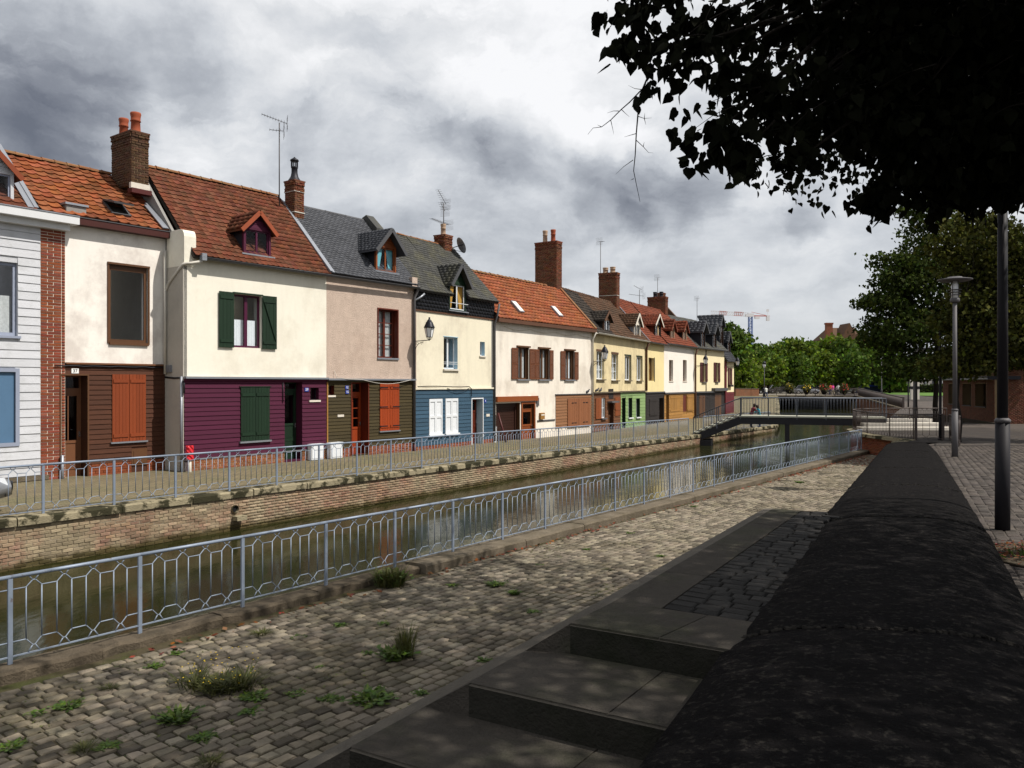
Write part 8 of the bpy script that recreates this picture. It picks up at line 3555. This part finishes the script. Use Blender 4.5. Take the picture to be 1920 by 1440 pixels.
# town houses glimpsed under the trees, gabled roof above them
for k, (x0, x1, Y, zt_, m_, lab) in enumerate(((1395, 1448, 205, 7.5, 'cream_far_render', 'pale cream town house glimpsed under the far trees'), (1449, 1492, 208, 8.0, 'white_far_render', 'white town house glimpsed behind the camper van'),
                                               (1493, 1536, 206, 7.2, 'old_brick', 'brick town house with pale windows glimpsed behind the parked cars'), (1537, 1580, 210, 7.8, 'gable_render', 'grey town house behind the people on the far bridge'),
                                               (1581, 1650, 207, 7.0, 'chimney_red', 'dark brick town house behind the blue stall'), (1651, 1790, 215, 6.0, 'gable_render', 'long grey building behind the hedge'))):
    a, b = (x0 - 960) / FPX * Y, (x1 - 960) / FPX * Y
    o = thing('town_house', lab, 'house', (a, Y, .05))
    g = MB()
    g.box((a, Y, .05), (b, Y + 8, zt_))
    g.build('wall', m_, o)
    g = MB()
    g.mesh8([(a, Y - .3, zt_), (b, Y - .3, zt_), (b, Y + 8.3, zt_), (a, Y + 8.3, zt_), (a, Y + 3.8, zt_ + 3), (b, Y + 3.8, zt_ + 3), (b, Y + 4.2, zt_ + 3), (a, Y + 4.2, zt_ + 3)])
    g.build('roof', 'dark_slate', o)
    nw = max(3, int((b - a) / 2.0))
    wmsh = MB()
    wmsh.box((-.5, -.06, 0), (.5, .02, 1.7))
    wmsh = wmsh.mesh('window', 'car_glass')
    fm = MB()
    fm.box((-.6, -.10, -.12), (.6, -.02, 0))
    fm.box((-.04, -.09, 0), (.04, -.061, 1.7))
    fm = fm.mesh('window_frame', 'white_paint')
    for i in range(nw):
        for zz in (.9, 4.0):
            X = a + (b - a) * (i + .5) / nw
            w_ = link('window', wmsh, o, Matrix.Translation((X, Y - .0, zz)))
            link('window_frame', fm, w_, Matrix.Translation((X, Y - .0, zz)))
Y = 255
o = thing('gabled_building', 'large brown roofed building with a brick chimney rising above the far trees', 'building', at(1580, 720, Y))
pA = at(1578, 640, Y)
g = MB()
q = lambda x, y, d=0: (at(x, y, Y).x, Y + d, at(x, y, Y).z)
x0, x1 = at(1555, 640, Y).x, at(1625, 640, Y).x
g.box((x0, Y, 0), (x1, Y + 14, E + 85 / FPX * Y))
g.build('wall', 'chimney_red', o)
g = MB()
ze_, zr_ = E + 84 / FPX * Y, E + 108 / FPX * Y
g.mesh8([(x0 - .4, Y - .4, ze_), (x1 + .4, Y - .4, ze_), (x1 + .4, Y + 14, ze_), (x0 - .4, Y + 14, ze_), (x0 + 2.2, Y + 6.5, zr_), (x1 - 1, Y + 6.5, zr_), (x1 - 1, Y + 7.5, zr_), (x0 + 2.2, Y + 7.5, zr_)])
g.build('roof', 'brown_tile', o)
g = MB()
gx = at(1590, 0, Y).x
g.mesh8([(gx - 3, Y - 1.2, ze_ - .5), (gx + 3, Y - 1.2, ze_ - .5), (gx + 3, Y + 5, ze_ - .5), (gx - 3, Y + 5, ze_ - .5), (gx - .1, Y - 1.2, zr_ + 1.0), (gx + .1, Y - 1.2, zr_ + 1.0), (gx + .1, Y + 6, zr_ + 1.0), (gx - .1, Y + 6, zr_ + 1.0)])
g.build('gable', 'brown_tile', o)
g = MB()
cx = at(1551, 0, Y).x
g.box((cx - 1.0, Y - 2, 0), (cx + 1.0, Y - .6, E + 111 / FPX * Y))
g.box((cx - 1.15, Y - 2.15, E + 111 / FPX * Y), (cx + 1.15, Y - .45, E + 114 / FPX * Y))
g.build('chimney', 'chimney_red', o)

# tower crane
Y = 400
cb_ = at(1407, 720, Y)
o = thing('tower_crane', 'blue tower crane with a white and red jib far behind the trees', 'crane', (cb_.x, Y, 0))
ztop = E + 126 / FPX * Y
g = MB()
w = .8
for sx_ in (-1, 1):
    for sy in (-1, 1):
        g.bar((cb_.x + sx_ * w, Y + sy * w, 0), (cb_.x + sx_ * w, Y + sy * w, ztop), .34)
z = 2.0
while z < ztop:
    for sy in (-1, 1):
        g.bar((cb_.x - w, Y + sy * w, z), (cb_.x + w, Y + sy * w, z), .3)
        g.bar((cb_.x - w, Y + sy * w, z), (cb_.x + w, Y + sy * w, min(z + 2.6, ztop)), .2)
    z += 2.6
g.build('mast', 'crane_blue', o)
g = MB()
g.box((cb_.x - 1.3, Y - 1, ztop), (cb_.x + 1.5, Y + 1, ztop + 1.6))
g.box((cb_.x - 2.5, Y - 1, ztop + .1), (cb_.x - 1.3, Y + .6, ztop + 1.3))
g.build('slewing_cab', 'crane_white', o)
g = MB()
jl = at(1333, 0, Y).x
for dz in (.2, 1.9):
    for dy in (-.6, .6):
        g.bar((cb_.x, Y + dy, ztop + dz), (jl, Y + dy, ztop + dz + 1.0), .16)
n = 22
for k in range(n):
    a, b = cb_.x + (jl - cb_.x) * k / n, cb_.x + (jl - cb_.x) * (k + 1) / n
    za, zb_ = ztop + k / n, ztop + (k + 1) / n
    g.bar((a, Y - .6, za + .2), (b, Y - .6, zb_ + 1.9), .11)
    g.bar((b, Y - .6, zb_ + 1.9), (b, Y - .6, zb_ + .2), .11)
g.build('jib', 'crane_white', o)
for xa, xb in ((1348, 1361), (1376, 1391)):
    a, b = at(xa, 0, Y).x, at(xb, 0, Y).x
    za = ztop + (cb_.x - a) / (cb_.x - jl)
    g = MB()
    for dz in (.15, 2.0):
        g.bar((a, Y - .75, za + dz), (b, Y - .75, za + dz - .2), .22)
    for q_ in range(5):
        f0, f1 = a + (b - a) * q_ / 4, a + (b - a) * (q_ + .5) / 4
        g.bar((f0, Y - .75, za + .2), (f1, Y - .75, za + 1.9), .2)
    g.build('jib_section', 'crane_red', o)
g = MB()
jr = at(1443, 0, Y).x
g.bar((cb_.x + .8, Y, ztop + .5), (jr, Y, ztop + .4), .8, .5)
g.bar((cb_.x + .5, Y, ztop + 2.4), (jr - 2, Y, ztop + .8), .2)
g.build('counter_jib', 'crane_red', o)
g = MB()
g.box((jr - 1.6, Y - .8, ztop - 2.0), (jr - .2, Y + .8, ztop + .6))
g.box((jr - 7.4, Y - .8, ztop - 1.0), (jr - 5.2, Y + .8, ztop + .2))
g.build('counterweight', 'crane_white', o)
g = MB()
g.box((jr - 1.6, Y - .1, ztop + 2.6), (jr - .3, Y + .1, ztop + 3.8))
g.bar((jr - 1, Y, ztop + .6), (jr - 1, Y, ztop + 2.6), .1)
g.build('sign_board', 'crane_white', o)

# ---------------------------------------------------------- weeds, litter
def weed_mesh(seed, h, spread, n, m, wide=.012, leafy=.0):
    rs = random.Random(seed)
    g = MB()
    for k in range(n):
        t = rs.uniform(0, 6.28)
        r0 = rs.uniform(0, spread * .55)
        b = Vector((r0 * math.cos(t), r0 * math.sin(t), 0))
        t2 = t + rs.uniform(-.8, .8)
        L = h * rs.uniform(.45, 1.1)
        out = rs.uniform(.15, .9) * spread
        d = Vector((math.cos(t2), math.sin(t2), 0))
        s = Vector((-d.y, d.x, 0)) * wide * rs.uniform(.6, 1.4)
        p1 = b + d * out * .4 + Vector((0, 0, L * .65))
        p2 = b + d * out + Vector((0, 0, L))
        g.poly([b - s * .6, b + s * .6, p1 + s, p1 - s], m)
        g.poly([p1 - s, p1 + s, p2], m)
        if leafy and rs.random() < leafy:
            q = b.lerp(p2, rs.uniform(.3, 1))
            e = Vector((rs.uniform(-1, 1), rs.uniform(-1, 1), rs.uniform(-.2, .5))).normalized() * wide * 3.2
            f = Vector((-e.y, e.x, e.z * .3)).normalized() * wide * 1.4
            g.poly([q, q + e * .5 + f, q + e, q + e * .5 - f], m)
    return g


WM = [weed_mesh(1, .10, .14, 60, 'weed_green', .014, .9).mesh('weed_leaves', None), weed_mesh(2, .07, .18, 70, 'weed_green', .015, .9).mesh('weed_leaves', None),
      weed_mesh(3, .15, .17, 170, 'weed_olive', .0036, .5).mesh('weed_leaves', None), weed_mesh(4, .05, .12, 50, 'weed_green', .015, .9).mesh('weed_leaves', None)]


def weed(x, y, kind, s, label=None, zz=Z_PATH):
    Y = FPX * (E - zz) / (y - 720)
    p = Vector(((x - 960) / FPX * Y, Y, zz - .01))
    o = thing('weed', label or 'small green weed tuft growing in the joints of the cobbled path', 'weed', p, 'weeds growing between the cobblestones')
    link('weed_leaves', WM[kind], o, Matrix.Translation(p) @ Matrix.Rotation(R.uniform(0, 6), 4, 'Z') @ Matrix.Diagonal((s * .72, s * .72, s * (.36 if kind == 2 else .5), 1)))
    return o


WEED_LABELS = iter(['small weed under the railing midway between the picture edge and the big flowering clump', 'thin weed tuft above the small leafy weeds near the picture edge', 'tiny weed tuft close to the picture edge', 'tiny weed tuft just above the big flowering clump', 'leafy weed just below the big flowering clump', 'tiny weed below the flowering clump, second of the pair', 'tiny weed right of the flowering clump', 'flat weed left of the wide green patch', 'tiny weed above the wide green patch', 'pale weed tuft on the sunlit cobbles under the kerb break', 'tiny weed beside the landing edge in the sun', 'thin weed in the middle of the sunlit cobbles', 'wispy weed at the bottom of the picture near its corner', 'leafy weed at the bottom of the picture beside the wispy one', 'wispy weed at the bottom edge below the bushy weed', 'leafy weed between the bushy weed and the bottom edge', 'tiny weed below the broken kerb', 'tiny weed above the upright weed clump', 'leafy weed close to the flat weed on the sunlit cobbles', 'tiny weed on the line of the stairs edge', 'tiny weed beside the wide green patch towards the stairs', 'leafy weed under the kerb left of the kerb break', 'tiny weed far along the sunlit cobbles', 'leafy weed in the far cobbles near the dark wall', 'tiny weed in the far cobbles by the kerb', 'weed furthest away on the path near the brick terrace wall', 'leafy weed in the bottom corner of the picture', 'tiny weed left of the big flowering clump', 'tiny weed left of the upright clump', 'tiny weed above the flat weed on the sunlit cobbles', 'tiny weed below the thick kerb in the sun'])
for x, y, k, s in ((130, 1325, 1, 1.3), (205, 1292, 2, 1.1), (68, 1337, 3, 1.2), (290, 1250, 3, 1.2), (478, 1308, 1, 1.4), (468, 1335, 3, 1.4), (552, 1302, 3, 1.2), (615, 1312, 1, 1.0), (600, 1250, 3, .8),
                   (850, 1098, 3, 1.4), (1240, 1043, 3, 1.2), (1140, 1070, 2, 1.0), (155, 1407, 2, 1.3), (200, 1402, 1, 1.0), (395, 1432, 2, 1.4), (380, 1385, 1, 1.1), (640, 1172, 3, 1.3), (720, 1170, 3, 1.0),
                   (1000, 1148, 1, .9), (905, 1238, 3, 1.1), (790, 1300, 3, 1.0), (560, 1195, 1, .9), (1180, 1000, 3, 1.2), (1345, 925, 1, 1.4), (1300, 950, 3, 1.2), (1500, 905, 1, 1.5), (20, 1400, 1, 1.1), (330, 1225, 3, 1.0), (690, 1225, 3, .9), (1010, 1060, 3, 1.0), (1100, 1030, 3, 1.0)):
    weed(x, y, k, s, next(WEED_LABELS))
weed(332, 1352, 0, 2.0, 'bushy green weed with reddish stems between the big flowering clump and the picture edge')
weed(490, 1190, 2, 1.5, 'wispy weed against the kerb above the flowering clump')
weed(930, 1097, 1, 1.5, 'flat green weed on the sunlit cobbles near the kerb')
weed(965, 1113, 0, 1.2, 'green weed clump in the middle of the sunlit cobbles')
weed(695, 1312, 1, 2.2, 'wide flat patch of green weeds beside the stairs edge')
o = weed(410, 1290, 2, 2.6, 'large wispy weed clump with tiny yellow flowers in the cobbles')
pw_ = Vector(WORLD[o.name].translation)
g = MB()
for k in range(60):
    c = pw_ + Vector((R.uniform(-.45, .4), R.uniform(-.3, .3), R.uniform(.10, .42)))
    r = .011
    g.poly([c + Vector((-r, 0, 0)), c + Vector((0, -r, .006)), c + Vector((r, 0, 0)), c + Vector((0, r, .006))])
g.build('yellow_flowers', 'flower_yellow', o, kind='stuff')
for dx, dy, s in ((-.28, .05, 2.0), (.25, .02, 2.1), (.05, -.14, 1.8)):
    link('weed_leaves', WM[2], o, Matrix.Translation(pw_ + Vector((dx, dy, 0))) @ Matrix.Rotation(dx * 9, 4, 'Z') @ Matrix.Diagonal((s, s, s * .6, 1)))
o = weed(752, 1232, 2, 1.9, 'upright weed clump with tall stems near the stairs')
pw_ = Vector(WORLD[o.name].translation)
link('weed_leaves', WM[0], o, Matrix.Translation(pw_ + Vector((-.08, -.05, 0))) @ Matrix.Diagonal((1.7, 1.7, 1.3, 1)))
link('weed_leaves', WM[2], o, Matrix.Translation(pw_ + Vector((.05, .05, 0))) @ Matrix.Diagonal((1.3, 1.3, 2.6, 1)))
o = weed(736, 1100, 2, 2.4, 'dense bushy weed growing where the kerb is broken')
pw_ = Vector(WORLD[o.name].translation)
for k in range(4):
    link('weed_leaves', WM[k % 2 * 2], o, Matrix.Translation(pw_ + Vector((R.uniform(-.12, .12), R.uniform(-.08, .08), 0))) @ Matrix.Rotation(k, 4, 'Z') @ Matrix.Diagonal((1.9, 1.9, 2.4, 1)))
# low green fuzz in the joints and dead leaves by the kerb and round the tree pit
rs = np.random.RandomState(31)


def litter(name, pts, size, m, lift=.012):
    n_ = len(pts)
    t = rs.uniform(0, 6.28, n_)
    s = size * rs.uniform(.5, 1.4, n_)
    q = np.empty((n_, 4, 3))
    a = np.stack([np.cos(t), np.sin(t), rs.uniform(-.3, .5, n_)], 1) * s[:, None]
    b = np.stack([-np.sin(t), np.cos(t), rs.uniform(-.3, .5, n_)], 1) * s[:, None] * .6
    q[:, 0], q[:, 1], q[:, 2], q[:, 3] = pts - a, pts + b, pts + a, pts - b
    q[:, :, 2] += lift
    bulk(name, q.reshape(-1, 3), LEAF4, n_, 4, m, None, kind='stuff')


pp = []
for k in range(900):
    t = rs.uniform(5, 41) if rs.rand() < .6 else rs.uniform(28, 41)
    q = NEAR.p(t, -(.42 + abs(rs.normal()) * .16))
    pp.append((q.x, q.y, Z_PATH + .005))
for k in range(700):
    q = Vector((WL(34) + rs.normal() * .8, 35 + rs.normal() * 1.5))
    if q.x < WL(q.y) - .05 and q.y < 38:
        pp.append((q.x, q.y, Z_PATH + .008))
litter('fallen_leaves', np.array(pp), .045, 'dead_leaf')
pp = []
while len(pp) < 6000:
    t = rs.uniform(0, 40)
    q = NEAR.p(t, -rs.uniform(.45, 5.5))
    if q.y < 5 or q.x > WL(q.y) - .1 or not outside_stairs(q.x, q.y):
        continue
    if noise.noise(Vector((q.x * .9, q.y * .9, 1))) < .05:
        continue
    pp.append((q.x, q.y, Z_PATH - .004))
litter('joint_moss', np.array(pp), .019, 'weed_olive', .004)
pit = thing('tree_pit', 'round bed of rust coloured leaves and grass at the foot of the overhanging tree', 'tree pit', pitc)
g = MB()
g.lathe([(.78, 0), (.80, .03), (.74, .035)], pitc, 28)
g.build('rim', 'kerb_stone', pit)
pts = []
for k in range(1500):
    a, r = rs.uniform(0, 6.28), .74 * math.sqrt(rs.rand())
    pts.append((pitc.x + r * math.cos(a), pitc.y + r * math.sin(a), pitc.z + .04 + rs.uniform(0, .07)))
pts = np.array(pts)
q = leaf_quads(pts, .06, rs)
q = q.reshape(-1, 4, 3)
q[:, :, 2] = q[:, :1, 2] + (q[:, :, 2] - q[:, :1, 2]) * .25 - .03
bulk('fallen_leaves', q.reshape(-1, 3), LEAF4, len(pts), 4, 'dead_leaf', pit, kind='stuff')
pts = np.array([(pitc.x - .25 + rs.normal() * .2, pitc.y - .05 + rs.normal() * .18, pitc.z + .05) for k in range(260)])
bulk('grass', leaf_quads(pts, .07, rs, -.8, .2), LEAF4, len(pts), 4, 'weed_green', pit, kind='stuff')
